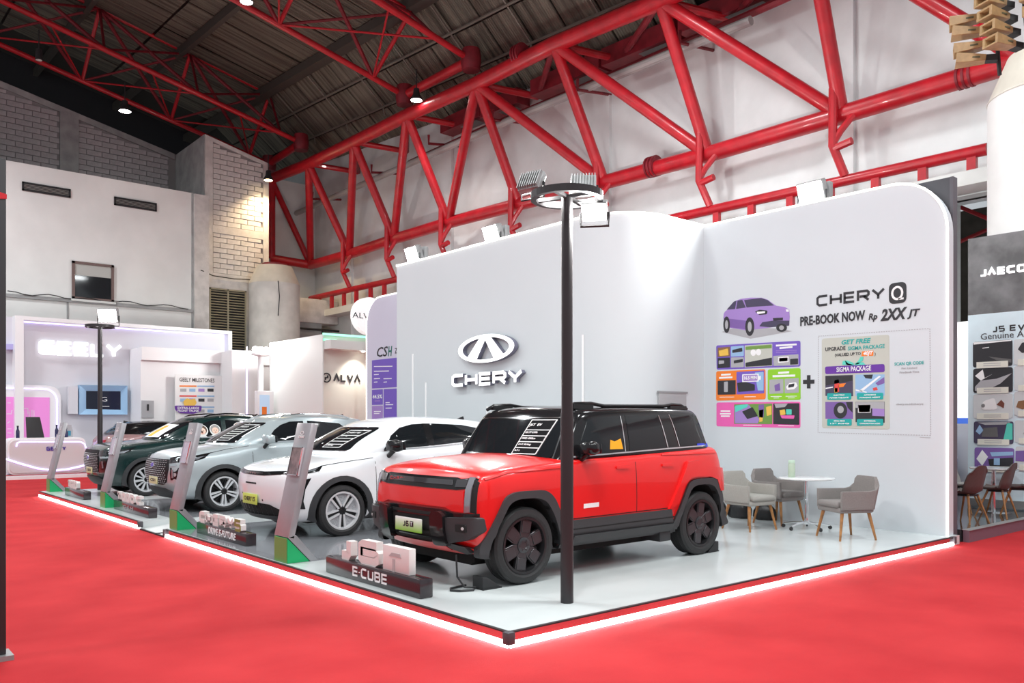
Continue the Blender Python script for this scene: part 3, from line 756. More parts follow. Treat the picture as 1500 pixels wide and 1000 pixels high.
def make_wheel(parent, x, y, R, width, side, kind, face):
    """tyre with rim and spokes; side=+1 faces +y"""
    tM = Matrix.Translation((x, y, R)) @ Matrix.Rotation(-PI/2*side, 4, 'X')
    rr = R*.735; hw = width/2
    b = MB()
    b.lathe([(rr-.02,-hw*.8),(rr,-hw*.85),(R*.82,-hw),(R*.95,-hw*.93),(R,-hw*.72),(R,-hw*.36),(R-.008,-hw*.33),(R-.008,-hw*.28),(R,-hw*.25),(R,hw*.25),(R-.008,hw*.28),(R-.008,hw*.33),(R,hw*.36),(R,hw*.72),(R*.95,hw*.93),(R*.82,hw),(rr,hw*.85),(rr-.02,hw*.8)], 48, caps=False)
    ty = b.obj('wheel', M_TYRE, parent, smooth=True); ty.matrix_local = tM
    d = .5*hw
    MB().lathe([(rr-.012,-hw*.8),(rr-.004,hw*.82),(rr+.004,hw*.92),(rr-.020,hw*.92),(rr-.03,hw*.6),(rr-.045,hw*.1),(rr-.05,-hw*.6)], 48, caps=False).obj('rim', face if kind!='paddle' else M_RIMB, ty, smooth=True)
    MB().lathe([(0,-hw*.2),(rr-.05,-hw*.2),(rr-.05,-hw*.3),(0,-hw*.3)], 32).obj('brake_disc', M_RIMB, ty)
    z1 = hw*.78; z0 = hw*.35
    if kind == 'paddle':
        for i in range(6):
            a = i*60+20; Mr = Matrix.Rotation(math.radians(a),4,'Z')
            s = MB()
            s.prism(rpoly([(.06,-.035),(rr*.42,-.062),(rr-.012,-.07),(rr-.012,.07),(rr*.42,.062),(.06,.035)],.012,3), z0, z1-.012, Mr)
            s.prism([(rr*.45,-.05),(rr-.035,-.056),(rr-.035,.056),(rr*.45,.05)], z1-.012, z1-.004, Mr)
            s.obj('spoke', face, ty, bevel=.003, seg=1)
        hub = .075
    elif kind == 'aero5':
        for i in range(5):
            a = i*72+18; Mr = Matrix.Rotation(math.radians(a),4,'Z')
            for sg in (-1,1):
                s = MB(); s.prism([(.04,sg*.012),(rr-.006,sg*.026),(rr-.006,sg*.056),(.06,sg*.040)][::sg], z0, z1, Mr)
                s.obj('spoke', face, ty)
            MB().prism([(.05,-.012),(rr-.02,-.025),(rr-.02,.025),(.05,.012)], z0, z1-.02, Mr).obj('spoke_inlay', M_RIMB, ty)
            w = MB(); w.prism([(rr*.36*math.cos(math.radians(t)), rr*.36*math.sin(math.radians(t))) for t in (20,36,52)]+[((rr-.022)*math.cos(math.radians(t)), (rr-.022)*math.sin(math.radians(t))) for t in (62,54,45,36,27,18,10)], z0, z1-.025, Mr)
            w.obj('aero_insert', M_AERO, ty)
        hub = .06
    elif kind == 'twin5':
        for i in range(5):
            a = i*72+18; Mr = Matrix.Rotation(math.radians(a),4,'Z')
            for sg in (-1,1):
                s = MB(); s.prism([(.04,sg*.006),(rr-.006,sg*.014),(rr-.006,sg*.055),(.05,sg*.028)][::sg], z0, z1, Mr)
                s.obj('spoke', face, ty)
            MB().prism([(.05,.04),(rr-.02,.10),(rr-.02,.12),(.05,.05)], z0, z1-.015, Mr).obj('spoke_inlay', M_RIMB, ty)
        hub = .06
    else:
        for i in range(12):
            Mr = Matrix.Rotation(math.radians(i*30+8),4,'Z')
            w0 = .016 if i%2 else .024
            MB().prism([(.04,-w0*.7),(rr-.015,-w0),(rr-.015,w0),(.04,w0*.7)], z0, z1, Mr).obj('spoke', face, ty)
        hub = .055
    h = MB(); h.lathe([(hub,z0),(hub,z1-.004),(hub*.8,z1+.004),(hub*.45,z1+.004),(hub*.4,z1-.002),(0,z1-.002)], 24)
    for i in range(5 if kind!='paddle' else 6):
        a = 2*PI*i/(5 if kind!='paddle' else 6); h.tube((hub*.68*math.cos(a),hub*.68*math.sin(a),z1-.01),(hub*.68*math.cos(a),hub*.68*math.sin(a),z1+.008),.008,6)
    h.obj('hub_cap', M_RIMB if kind!='paddle' else face, ty, smooth=True)
    return ty

def flare(bvh, par, cx, cz, r0, poly_out, m, off):
    pass

def mirror_part(par, x, y, z, m_shell, m_base, s=1, far=False):
    for sg in (1,-1):
        b = MB(); 
        prof = [(-.13,-.06),(-.12,.07),(-.02,.095),(.07,.08),(.10,.03),(.08,-.06),(0,-.085)]
        n = len(prof); vs = []
        for k,(yy,sc) in enumerate(((-.10,.72),(-.06,.95),(.02,1.0),(.09,.9),(.115,.6))):
            for (px,pz) in prof: vs.append((x+px*.8*sc*s+ (.02 if k<2 else 0), sg*(y+yy*1.0*s), z+pz*sc*s))
        fs = []
        for k in range(4):
            for i in range(n): fs.append((k*n+i,k*n+(i+1)%n,(k+1)*n+(i+1)%n,(k+1)*n+i))
        fs += [tuple(range(n-1,-1,-1)), tuple(range(4*n,5*n))]
        b.add(vs, fs); sh = b.obj('door_mirror', m_shell, par, smooth=True, angle=50)
        MB().box((x-.14*s, sg*y-.085*s, z-.055*s),(x-.10*s, sg*y+.085*s, z+.06*s)).obj('mirror_glass', M_GLASS, sh, bevel=.008)
        a = MB(); a.tube((x+.01,sg*(y-.15*s),z-.15*s),(x,sg*(y-.01),z-.06*s),.035*s,8); a.obj('mirror_stalk', m_base, sh, smooth=True)

def make_car(name, label, sp):
    root = thing(name, label, 'car')
    wb, R, cw = sp['wb'], sp['R'], sp['tw']
    cuts = []
    for cx in (0, -wb):
        c = MB(); 
        M = Matrix.Translation((cx,0,0)) @ Matrix.Rotation(PI/2,4,'X')
        po = sp['arch']   # polygon about the wheel centre in (x, z)
        for s0,s1 in ((.58,1.3),(-1.3,-.58)):
            c.prism([(x,z) for x,z in po], s0, s1, M)
        cuts.append(c.mesh('cut'))
    V, F = box_cage(sp['body'], sp.get('fr',(.7,.35)), sp['crown'], sp['bow'])
    body = subsurf(V, F, 3, cuts)
    bo = link('body', body, sp['paint'], root); body.materials.append(M_WELL)
    cx0 = sum(p[0] for p in sp['arch'])/len(sp['arch'])
    def inarch(x, z):
        for cx in (0,-wb):
            q = [(cx+cx0+(px-cx0)*1.012, pz*1.012) for px,pz in sp['arch']]; c = False
            for i in range(len(q)):
                (ax,az),(bx,bz) = q[i],q[i-1]
                if (az > z) != (bz > z) and x < (bx-ax)*(z-az)/(bz-az)+ax: c = not c
            if c: return True
        return False
    for p in body.polygons:
        if abs(p.center.y) > .5 and p.center.z < .9 and inarch(p.center.x, p.center.z): p.material_index = 1
    V, F = box_cage(sp['cab'], sp.get('fr',(.7,.35)), sp['ccrown'], sp['cbow'])
    cab = subsurf(V, F, 3)
    co = link('cabin', cab, sp['roofm'], root)
    # dark inside of the wheel wells and floor pan
    w = MB()
    for cx in (0,-wb):
        w.box((cx-.36,-.6,.2),(cx+.36,.6,.62))
    w.box((-wb-.3,-.55,.17),(.35,.55,.34))
    w.obj('floor_pan', M_WELL, root)
    for cx in (0,-wb):
        for sg in (1,-1):
            make_wheel(root, cx, sg*(sp['hw']-.012-cw/2), R, cw, sg, sp['wheel'], sp['face'])
    bb = bvh_of(body); bc = bvh_of(cab)
    return root, bb, bc
M_AERO = mat('aero_grey_insert', (.36,.37,.39), .5, .1, noise=.25, nscale=60)
M_REDP = mat('red_car_paint', (.72,.008,.008), .30, coat=.6)
M_WHTP = mat('white_car_paint', (.80,.82,.84), .3, coat=1)
M_SLVP = mat('silver_blue_car_paint', (.44,.50,.52), .3, .3, coat=.8)
M_GRNP = mat('dark_green_car_paint', (.003,.024,.023), .25, .1, coat=.7)
M_ROSEP = mat('dusty_rose_car_paint', (.36,.22,.22), .35, .2, coat=.8)
M_PLATE_G = None
def plate_mat(name, c0, c1, lo, hi):
    """printed gradient: pale top, green bottom, along local z"""
    m = mat(name, c0, .4); nt = m.node_tree; b = nt.nodes['Principled BSDF']
    tc = nt.nodes.new('ShaderNodeTexCoord'); sx = nt.nodes.new('ShaderNodeSeparateXYZ'); mr = nt.nodes.new('ShaderNodeMapRange')
    mr.inputs[1].default_value = lo; mr.inputs[2].default_value = hi
    r = nt.nodes.new('ShaderNodeValToRGB'); r.color_ramp.elements[0].color = (*c1,1); r.color_ramp.elements[1].color = (*c0,1)
    nt.links.new(tc.outputs['Object'], sx.inputs[0]); nt.links.new(sx.outputs['Z'], mr.inputs[0]); nt.links.new(mr.outputs[0], r.inputs[0]); nt.links.new(r.outputs[0], b.inputs['Base Color'])
    return m
M_PLG = plate_mat('green_white_plate_print', (.80,.80,.76), (.30,.62,.03), .47, .60)
M_PLY = mat('lime_plate_print', (.62,.72,.12), .4)
def st(x, rows):
    """station: rows of (half width, height, forward offset)"""
    return [(x+(r[2] if len(r)>2 else 0), r[0], r[1]) for r in rows]
def arch_round(R, r, zc, sill):
    return [(-r, sill), (-r, zc)] + [(r*math.cos(a), zc+r*math.sin(a)) for a in [PI-PI*i/14 for i in range(1,14)]] + [(r, zc), (r, sill)]
CARFRAME = Matrix(((0,0,1,0),(1,0,0,0),(0,1,0,0),(0,0,0,1)))   # text on a front face: local x -> +y (viewer's right is the car's left)
def front_text(s, par, x, y, z, size, m, name='badge', bold=.02, width=None, wide=1, shear=0):
    M = Matrix.Translation((x,y,z)) @ CARFRAME
    return text(s, name, size, m, par, M, bold=bold, width=width, wide=wide, shear=shear)
def front_x(bvh, z, w=.23):
    return max(bvh.ray_cast(Vector((4,y,zz)),Vector((-1,0,0)))[0].x for y in (-w,0,w) for zz in (z-.05,z,z+.05))+.004
def put(root, X, Y, z=.122, rz=PI):
    root.location = (X, Y, z); root.rotation_euler = (0,0,rz)
M_SHEETB = mat('black_sheet_print', (.008,.008,.009), .7, spec=.08)
def glass_sheet(bvh, par, y0, y1, x_lo, z_lo, z_hi, rows, head, slant=.0):
    """printed data sheet stuck on the windscreen, laid along the glass (seen from the front: y across, z up)"""
    def q(u, w): return (y0+(y1-y0)*u + slant*(1-w), z_lo+(z_hi-z_lo)*w)
    fr = [q(0,0),q(1,0),q(1,1),q(0,1)]
    sh = patch(bvh, fr, 'x', 'data_sheet', M_SHEETB, par, off=.014, res=.05, skirt=.002)
    lw = .007
    for a,b in ((0,1),(1,2),(2,3),(3,0)):
        patch(bvh, strip([fr[a],fr[b]], lw), 'x', 'sheet_line', M_WHITEP, sh, off=.017, res=.05, skirt=.001)
    nr = rows
    for i in range(1, nr):
        w = 1-.30-(i-1)*.70/(nr-1)
        patch(bvh, strip([q(.0,w), q(1,w)], lw), 'x', 'sheet_line', M_WHITEP, sh, off=.017, res=.05, skirt=.001)
    # lettering: laid flat in the plane of the sheet
    hits = []
    for p in (q(0,0), q(1,0), q(0,1)):
        h = bvh.ray_cast(Vector((4,p[0],p[1])), Vector((-1,0,0))); hits.append(h[0]+h[1]*.020)
    o, ex, ey = hits[0], (hits[1]-hits[0]), (hits[2]-hits[0]); Wd = ex.length; Ht = ey.length
    ex.normalize(); ez = ex.cross(ey.normalized()).normalized(); ey2 = ey.normalized()
    M = Matrix(((ex.x,ey2.x,ez.x,o.x),(ex.y,ey2.y,ez.y,o.y),(ex.z,ey2.z,ez.z,o.z),(0,0,0,1)))
    for i, s in enumerate(head):
        w = .84 if i == 0 else 1-.30-(i-.5)*.70/(nr-1)
        t = text(s, 'sheet_text', Ht*(.105 if i==0 else .075), M_WHITEP, sh, M @ Matrix.Translation((Wd*.08, Ht*w, .004)), align='LEFT', bold=.012, extrude=.001, wide=1.2)
    return sh

# ============================================================ red boxy off-roader
def car_red():
    arch = [(-.50,.10),(-.49,.34),(-.36,.62),(-.25,.775),(-.12,.815),(.12,.815),(.22,.78),(.33,.60),(.44,.34),(.46,.10)]
    B = [st(.53,[(.77,.30,-.10),(.835,.40,.02),(.865,.60,.04),(.875,.86,.03),(.865,.99,.01),(.82,1.045,-.05)]),
         st(.46,[(.82,.28,-.05),(.885,.38),(.91,.60),(.915,.86),(.90,1.0),(.845,1.065)]),
         st(.33,[(.84,.28),(.90,.38),(.93,.60),(.935,.88),(.92,1.03),(.85,1.095)]),
         st(.10,[(.84,.28),(.90,.38),(.935,.60),(.94,.90),(.925,1.06),(.86,1.12)]),
         st(-.45,[(.84,.28),(.90,.38),(.93,.60),(.935,.92),(.92,1.09),(.88,1.155)]),
         st(-.62,[(.84,.28),(.90,.38),(.925,.60),(.93,.93),(.915,1.10),(.89,1.17)]),
         st(-1.6,[(.84,.28),(.90,.38),(.925,.60),(.93,.93),(.92,1.12),(.89,1.20)]),
         st(-2.4,[(.84,.28),(.90,.38),(.93,.60),(.935,.93),(.92,1.14),(.89,1.235)]),
         st(-3.05,[(.82,.30),(.89,.40),(.925,.60),(.925,.93),(.91,1.16),(.87,1.25)]),
         st(-3.20,[(.76,.36,.03),(.83,.44,-.06),(.86,.60,-.10),(.86,.93,-.06),(.85,1.16,.03),(.81,1.245,.10)])]
    C = [st(-.52,[(.83,1.08,.08),(.865,1.16,.02),(.845,1.30,-.07),(.80,1.55,-.24),(.765,1.63,-.30),(.70,1.665,-.36)]),
         st(-.75,[(.86,1.08),(.885,1.17),(.865,1.32,-.04),(.815,1.56,-.20),(.775,1.645,-.22),(.71,1.685,-.22)]),
         st(-1.5,[(.86,1.08),(.885,1.19),(.865,1.33),(.82,1.57),(.78,1.66),(.71,1.70)]),
         st(-2.3,[(.86,1.08),(.88,1.20),(.86,1.34),(.82,1.57),(.78,1.665),(.71,1.705)]),
         st(-2.80,[(.85,1.08,-.12),(.87,1.21,-.10),(.85,1.35,-.04),(.81,1.57),(.77,1.65),(.70,1.695)]),
         st(-2.93,[(.78,1.08,-.16),(.80,1.21,-.14),(.78,1.35,-.08),(.75,1.57,.02),(.71,1.64,.05),(.65,1.675,.08)])]
    sp = dict(wb=2.715, R=.365, tw=.235, hw=.945, arch=arch, body=B, crown=[.0,.03,.05,.06,.06,.03,.0,0,0,0], bow=[.07,.07,.05,.02,.05], paint=M_REDP,
              cab=C, ccrown=[.02,.025,.03,.03,.02,.01], cbow=[.08,.07,0,0,0,-.04], roofm=M_BLKG, wheel='paddle', face=M_GRIM)
    root, bb, bc = make_car('boxy_off_roader', 'bright red boxy SUV with black roof and thick charcoal wheel arches', sp)
    Y = lambda poly,nm,m,off=.004,res=.09,sk=.012,bv=bb,mir=True,**k: patch(bv, poly, 'y', nm, m, root, off=off, res=res, skirt=sk, mirror=mir, **k)
    Xf = lambda poly,nm,m,off=.004,res=.09,sk=.012,bv=bb,par=root: patch(bv, poly, 'x', nm, m, par, off=off, res=res, skirt=sk)
    # windows
    Y([(-.72,1.20),(-1.44,1.22),(-1.44,1.60),(-.96,1.57)],'side_window',M_GLASS,bv=bc)
    Y([(-1.53,1.225),(-2.15,1.25),(-2.07,1.61),(-1.53,1.605)],'side_window',M_GLASS,bv=bc)
    Y([(-2.40,1.265),(-2.93,1.275),(-2.83,1.61),(-2.30,1.615)],'side_window',M_GLASS,bv=bc)
    Y(strip([(-.66,1.185),(-2.2,1.24),(-3.0,1.262)],.014),'belt_trim',M_CHROME,bv=bc,off=.008)
    for a,b in (((-2.09,1.61),(-2.17,1.25)),((-2.28,1.62),(-2.38,1.26)),((-1.455,1.60),(-1.455,1.225))):
        Y(strip([a,b],.012),'window_trim',M_CHROME,bv=bc,off=.006)
    ws = Xf(rpoly([(-.76,1.17),(.76,1.17),(.69,1.56),(-.69,1.56)],.06),'windscreen',M_GLASS,bv=bc,off=.008,res=.05)
    for a,b in (((-.76,1.17),(-.70,1.58)),((.76,1.17),(.70,1.58)),((-.70,1.58),(.70,1.58))):
        Xf(strip([a,b],.010),'windscreen_trim',M_CHROME,bv=bc,off=.006,par=ws)
    Xf([(-.62,1.175),(.1,1.175),(.1,1.19),(-.62,1.20)],'wiper',M_BLKG,bv=bc,off=.014,par=ws)
    Xf([(.12,1.175),(.62,1.175),(.62,1.19),(.12,1.20)],'wiper',M_BLKG,bv=bc,off=.014,par=ws)
    Xf(rrect(-.10,1.49,.10,1.55,.02),'camera_pod',M_SEAM,bv=bc,off=.006,par=ws)
    glass_sheet(bc, root, .26,.60, 0,1.20,1.55, 5, ['J6T  EV','69.77 kWh','IWD 500km','6+X Airbag','6.5 s'], slant=-.06)
    # tag seen on the front seat, printed sticker on the glass
    Y([(-1.22,1.25),(-1.42,1.25),(-1.40,1.36),(-1.30,1.33),(-1.24,1.35)],'seat_tag',mat('amber_tag',(.85,.38,.01),.5),bv=bc,off=.006,label='amber tag behind the front side window',mir=False)
    # wheel arch cladding
    ao = lambda cx: [(cx-.64,.30),(cx-.56,.42),(cx-.36,.80),(cx-.24,.885),(cx+.14,.885),(cx+.26,.85),(cx+.40,.60),(cx+.52,.38),(cx+.52,.28)]
    ai = lambda cx: [(cx-.50,.28),(cx-.49,.34),(cx-.36,.62),(cx-.25,.775),(cx-.12,.815),(cx+.12,.815),(cx+.22,.78),(cx+.33,.60),(cx+.43,.34),(cx+.44,.28)]
    for cx in (0,-2.715):
        Y(rpoly(ao(cx),.10,3)+list(reversed(rpoly(ai(cx),.08,3))),'arch_cladding',M_CLAD,off=.03,res=.06,sk=.06)
    Y([(-.55,.56),(-.62,.44),(-.66,.30),(-2.28,.30),(-2.22,.42),(-2.16,.565)],'sill_cladding',M_CLAD,off=.02,res=.1,sk=.04)
    Y(strip([(-.62,.465),(-2.22,.475)],.012),'sill_groove',M_SEAM,off=.022)
    Y([(-.66,.315),(-2.24,.315),(-2.2,.40),(-.64,.40)],'side_step',M_CLAD,off=.045,sk=.05)
    # rear haunch: raised red panel over the rear wheel
    Y([(-2.10,.57),(-2.26,.62),(-2.36,.81),(-2.47,.90),(-2.60,.91),(-2.86,.90),(-3.0,.86),(-3.08,.72),(-3.17,.72),(-3.17,.99),(-2.80,1.02),(-2.66,1.09),(-2.44,1.09)],'rear_haunch',M_REDP,off=.035,res=.06,sk=.05)
    Y([(-2.02,1.165),(-3.03,1.165),(-3.03,1.185),(-2.02,1.18)],'shoulder_crease',M_REDP,off=.012,sk=.02)
    Y([(.46,1.0),(.20,1.055),(-.5,1.085),(-.5,1.10),(.2,1.07),(.46,1.015)],'fender_crease',M_REDP,off=.012,sk=.02)
    # seams
    for pl in ([(-.54,1.09),(-.545,.57)],[(-1.57,1.20),(-1.59,.57)],[(-.545,.57),(-2.12,.58)]):
        Y(strip(pl,.009),'panel_gap',M_SEAM,off=.0015,sk=.002)
    for x0 in (-1.36,-2.10):
        Y(rrect(x0-.10,1.045,x0+.10,1.075,.012),'door_handle',M_REDP,off=.016,sk=.02)
    Y([(-.78,.665),(-1.0,.67),(-1.0,.715),(-.78,.71)],'sill_sticker',M_WHITEP,off=.003,mir=False,label='small white paper label on the door')
    Y([(-2.98,1.285),(-3.0,1.24),(-2.72,1.262),(-2.72,1.285)],'window_sticker',mat('blue_print',(.03,.06,.7),.5),bv=bc,off=.007,mir=False)
    # front
    Xf([(-.855,.93),(-.60,.905),(.62,.905),(.855,.93),(.84,1.015),(.78,1.02),(.64,1.005),(.58,1.015),(-.58,1.015),(-.64,1.005),(-.78,1.02),(-.84,1.015)],'light_bar',M_BLKG,off=.006)
    Xf([(-.56,.945),(.56,.945),(.54,.99),(-.54,.99)],'grille_inlay',M_LAMPD,off=.012)
    for sg in (1,-1):
        s_ = lambda pts: [(sg*y,z) for y,z in pts]
        Xf(s_([(.60,.93),(.74,.935),(.74,1.0),(.60,.995)]),'head_lamp',M_LAMPD,off=.014)
        Xf(s_([(.735,.70),(.80,.71),(.81,1.02),(.745,1.02)]),'head_lamp',M_LAMP,off=.016)
        Xf(s_([(.795,.71),(.855,.70),(.86,.98),(.83,1.0),(.80,1.0)]),'air_curtain',M_SEAM,off=.008)
    Xf([(-.74,.705),(-.60,.71),(-.50,.74),(.50,.74),(.60,.71),(.74,.705),(.735,.90),(-.735,.90)],'nose_panel',M_REDP,off=.03,sk=.05)
    Xf([(-.86,.70),(-.62,.69),(-.42,.715),(.42,.715),(.62,.69),(.88,.70),(.88,.62),(-.88,.62)],'bumper_lip',M_BLKG,off=.03,sk=.05)
    Xf([(-.42,.385),(.42,.385),(.42,.68),(-.42,.68)],'lower_grille',M_SEAM,off=.035,sk=.06)
    for z in (.43,.50,.64):
        Xf([(-.40,z),(.40,z),(.40,z+.012),(-.40,z+.012)],'grille_bar',M_BLKG,off=.045)
    for sg in (1,-1):
        s_ = lambda pts: [(sg*y,z) for y,z in pts]
        Xf(rpoly(s_([(.37,.37),(.56,.38),(.56,.67),(.50,.705),(.40,.70),(.37,.66)]),.03),'bumper_post',M_BLKG,off=.105,sk=.12)
        Xf(rpoly(s_([(.54,.40),(.82,.46),(.90,.53),(.90,.67),(.54,.65)]),.03),'bumper_corner',M_CLAD,off=.075,sk=.09)
        Xf(rrect(min(sg*.70,sg*.82),.53,max(sg*.70,sg*.82),.60,.015),'fog_lamp',M_SEAM,off=.082)
        Xf(ellipse(sg*.79,.565,.014,.014,10),'fog_lamp_lens',mat('pale_small_lens',(.55,.55,.55),.3),off=.088)
        Xf(s_([(.42,.42),(.50,.345),(.66,.30),(.84,.28),(.84,.37),(.62,.395)]),'skid_corner',M_CLAD,off=.05,sk=.07)
    Xf([(-.50,.33),(.50,.33),(.42,.385),(-.42,.385)],'bumper_chin',M_REDP,off=.05,sk=.07)
    pl = MB(); pl.box((.705,-.23,.47),(.718,.23,.605)); plo = pl.obj('number_plate', M_PLG, root, bevel=.004)
    letters('J6','plate_letter',-.09,.518,.055,.055,.011,.014,0,.003, Matrix.Translation((.7185,0,0)) @ CARFRAME, M_BLACKP, plo)
    MB().box((.7185,.035,.52),(.720,.095,.574)).obj('plate_mark', M_BLACKP, plo)
    front_text('T', plo, .7215, .065, .547, .05, M_WHITEP, bold=.02, wide=1.2)
    letters('CHERY','badge_letter',-.5,.95,.05,.035,.009,.014,0,.006, Matrix.Translation((.60,0,0)) @ CARFRAME, M_CHROME, root)
    # roof rails
    for sg in (1,-1):
        r = MB(); ys = sg*.66
        r.path([(-.80,ys,1.675),(-.90,ys,1.725),(-1.15,ys,1.735),(-1.35,ys,1.71),(-2.35,ys,1.72),(-2.50,ys,1.74),(-2.66,ys,1.735),(-2.78,ys,1.69)],.020,8)
        for x in (-1.02,-2.60): r.cbox((x,ys,1.70),(.30,.05,.05))
        r.obj('roof_rail', M_BLKG, root, smooth=True)
    mirror_part(root, -.80, .985, 1.27, M_BLKG, M_BLKG, .82)
    # rear
    patch(bb, rrect(-.5,.40,.5,.55,.03), '-x','rear_bumper',M_CLAD,root,off=.06,skirt=.08)
    for sg in (1,-1):
        patch(bb, [(sg*.70,.75),(sg*.82,.75),(sg*.82,1.1),(sg*.70,1.1)], '-x','tail_lamp',M_RED_L,root,off=.01)
    b = MB(); b.box((-2.24,.60,.20),(-2.05,.86,.33)); b.obj('mud_flap', M_CLAD, root, bevel=.01)
    return root
# ============================================================ crossovers
def crossover(name, label, d):
    """three rounded crossovers share this builder; every number that differs comes in d"""
    h = d['h']; oh = d['oh']; wb = d['wb']; hw = d['hw']; ro = d['ro']; hz = d['hood']; bz = d['belt']; ax = d['ax']; rx = d['rx']
    arch = arch_round(.35, .385, .36, .05)
    B = d['bodyf'](hw, oh, hz) + [
         st(-.05,[(hw-.10,.20),(hw-.03,.34),(hw-.005,.55),(hw,.80),(hw-.03,hz[2]-.09),(hw-.14,hz[2])]),
         st(-.50,[(hw-.10,.20),(hw-.04,.34),(hw-.025,.55),(hw-.015,.82),(hw-.03,bz[0]-.07),(hw-.085,bz[0]+.0)]),
         st(-.9,[(hw-.10,.20),(hw-.045,.34),(hw-.035,.55),(hw-.02,.84),(hw-.025,bz[0]-.05),(hw-.075,bz[0]+.025)]),
         st(-1.6,[(hw-.10,.20),(hw-.045,.34),(hw-.035,.55),(hw-.02,.86),(hw-.025,bz[1]-.06),(hw-.08,bz[1])]),
         st(-wb+.30,[(hw-.10,.22),(hw-.035,.36),(hw-.01,.56),(hw,.86),(hw-.02,bz[2]-.07),(hw-.09,bz[2])]),
         st(-wb-.25,[(hw-.10,.26),(hw-.04,.38),(hw-.01,.58),(hw-.005,.88),(hw-.04,bz[2]-.04),(hw-.12,bz[2]+.02)]),
         st(-wb-ro+.16,[(hw-.22,.30),(hw-.12,.40),(hw-.08,.58),(hw-.08,.90),(hw-.13,1.06),(hw-.22,1.14)]),
         st(-wb-ro+.04,[(hw-.34,.34,.05),(hw-.24,.42,-.02),(hw-.20,.60,-.04),(hw-.20,.90,-.03),(hw-.24,1.04,.02),(hw-.32,1.10,.07)])]
    n = len(B)
    C = [st(ax,[(.70,bz[0]-.10,.10),(.72,bz[0]+.01,.0),(.70,bz[0]+.14,-.17),(.62,h-.16,rx+.16-ax),(.57,h-.10,rx+.04-ax),(.50,h-.07,rx-.06-ax)]),
         st(ax-.30,[(hw-.10,bz[0]-.10,.0),(hw-.115,bz[0]+.0,-.02),(hw-.15,bz[0]+.15,-.17),(hw-.25,h-.15,rx-ax+.14),(hw-.29,h-.075,rx-ax+.04),(hw-.38,h-.04,rx-ax-.04)]),
         st(rx-.45,[(hw-.09,bz[1]-.12),(hw-.095,bz[1]),(hw-.13,bz[1]+.16),(hw-.225,h-.13),(hw-.265,h-.05),(hw-.36,h-.012)]),
         st(-wb+.75,[(hw-.09,bz[1]-.12),(hw-.10,bz[1]+.02),(hw-.135,bz[1]+.17),(hw-.225,h-.125),(hw-.265,h-.045),(hw-.36,h-.008)]),
         st(-wb+.05,[(hw-.10,bz[2]-.12,-.2),(hw-.115,bz[2]+.0,-.2),(hw-.16,bz[2]+.14,-.14),(hw-.25,h-.17,-.02),(hw-.29,h-.085,0),(hw-.38,h-.045,0)]),
         st(-wb-.25,[(hw-.18,bz[2]-.12,-.30),(hw-.20,bz[2]-.02,-.28),(hw-.24,bz[2]+.10,-.20),(hw-.31,h-.20,.02),(hw-.35,h-.12,.06),(hw-.44,h-.085,.06)])]
    sp = dict(wb=wb, R=.345, tw=.225, hw=hw, arch=arch, body=B, crown=d['crownf']+[.04,.03,.02]+[0]*(n-3-len(d['crownf'])), bow=d['bowf']+[.06,.12], paint=d['paint'],
              cab=C, ccrown=[.03,.03,.035,.035,.03,.02], cbow=[.20,.16,0,0,-.02,-.08], roofm=d['roofm'], wheel=d['wheel'], face=d['face'])
    root, bb, bc = make_car(name, label, sp)
    Y = lambda poly,nm,m,off=.004,res=.09,sk=.012,bv=bb,mir=True,**k: patch(bv, poly, 'y', nm, m, root, off=off, res=res, skirt=sk, mirror=mir, **k)
    Xf = lambda poly,nm,m,off=.004,res=.09,sk=.012,bv=bb,par=root: patch(bv, poly, 'x', nm, m, par, off=off, res=res, skirt=sk)
    # wheel-arch and sill cladding
    for cx in (0,-wb):
        ring = [(cx+.475*math.cos(math.radians(a)), .36+.455*math.sin(math.radians(a))) for a in range(-12,193,12)]
        inn = [(cx+.385*math.cos(math.radians(a)), .36+.385*math.sin(math.radians(a))) for a in range(-24,205,12)]
        ring = [(ring[0][0]+.005,.24)]+ring+[(ring[-1][0]-.005,.24)]
        Y(ring+list(reversed(inn)),'arch_cladding',M_CLAD,off=.014,res=.06,sk=.04)
    Y([(-.46,.22),(-wb+.46,.22),(-wb+.46,.38),(-.46,.36)],'sill_cladding',M_CLAD,off=.012,sk=.03)
    # glass
    for poly in d['windows']:
        Y(poly,'side_window',M_GLASS,bv=bc,off=.004)
    Y(strip(d['wtrim'],.012),'window_trim',d['wtrimm'],bv=bc,off=.008)
    ws = Xf(rpoly([(-.66,bz[0]+.02),(.66,bz[0]+.02),(.56,h-.145),(-.56,h-.145)],.05),'windscreen',M_GLASS,bv=bc,off=.010,res=.05)
    Xf([(-.55,bz[0]+.035),(.05,bz[0]+.03),(.05,bz[0]+.045),(-.55,bz[0]+.055)],'wiper',M_BLKG,bv=bc,off=.014,par=ws)
    # seams, handles
    for pl in ([(-.50,bz[0]-.03),(-.53,.40)],[(d['bp'],bz[1]-.03),(d['bp']-.01,.42),(d['bp']+.02,.38)],[(-.53,.40),(-wb+.48,.42)],d['hoodseam']):
        Y(strip(pl,.008),'panel_gap',M_SEAM,off=.0015,sk=.002)
    for x0 in (d['bp']+.18, d['bp']-.72):
        Y(rrect(x0-.10,bz[1]-.17,x0+.10,bz[1]-.14,.012),'door_handle',d['paint'],off=.016,sk=.02)
    mirror_part(root, d.get('mx',-.74), hw+.085, bz[0]+.085, d['mirror'], M_BLKG, 1.0)
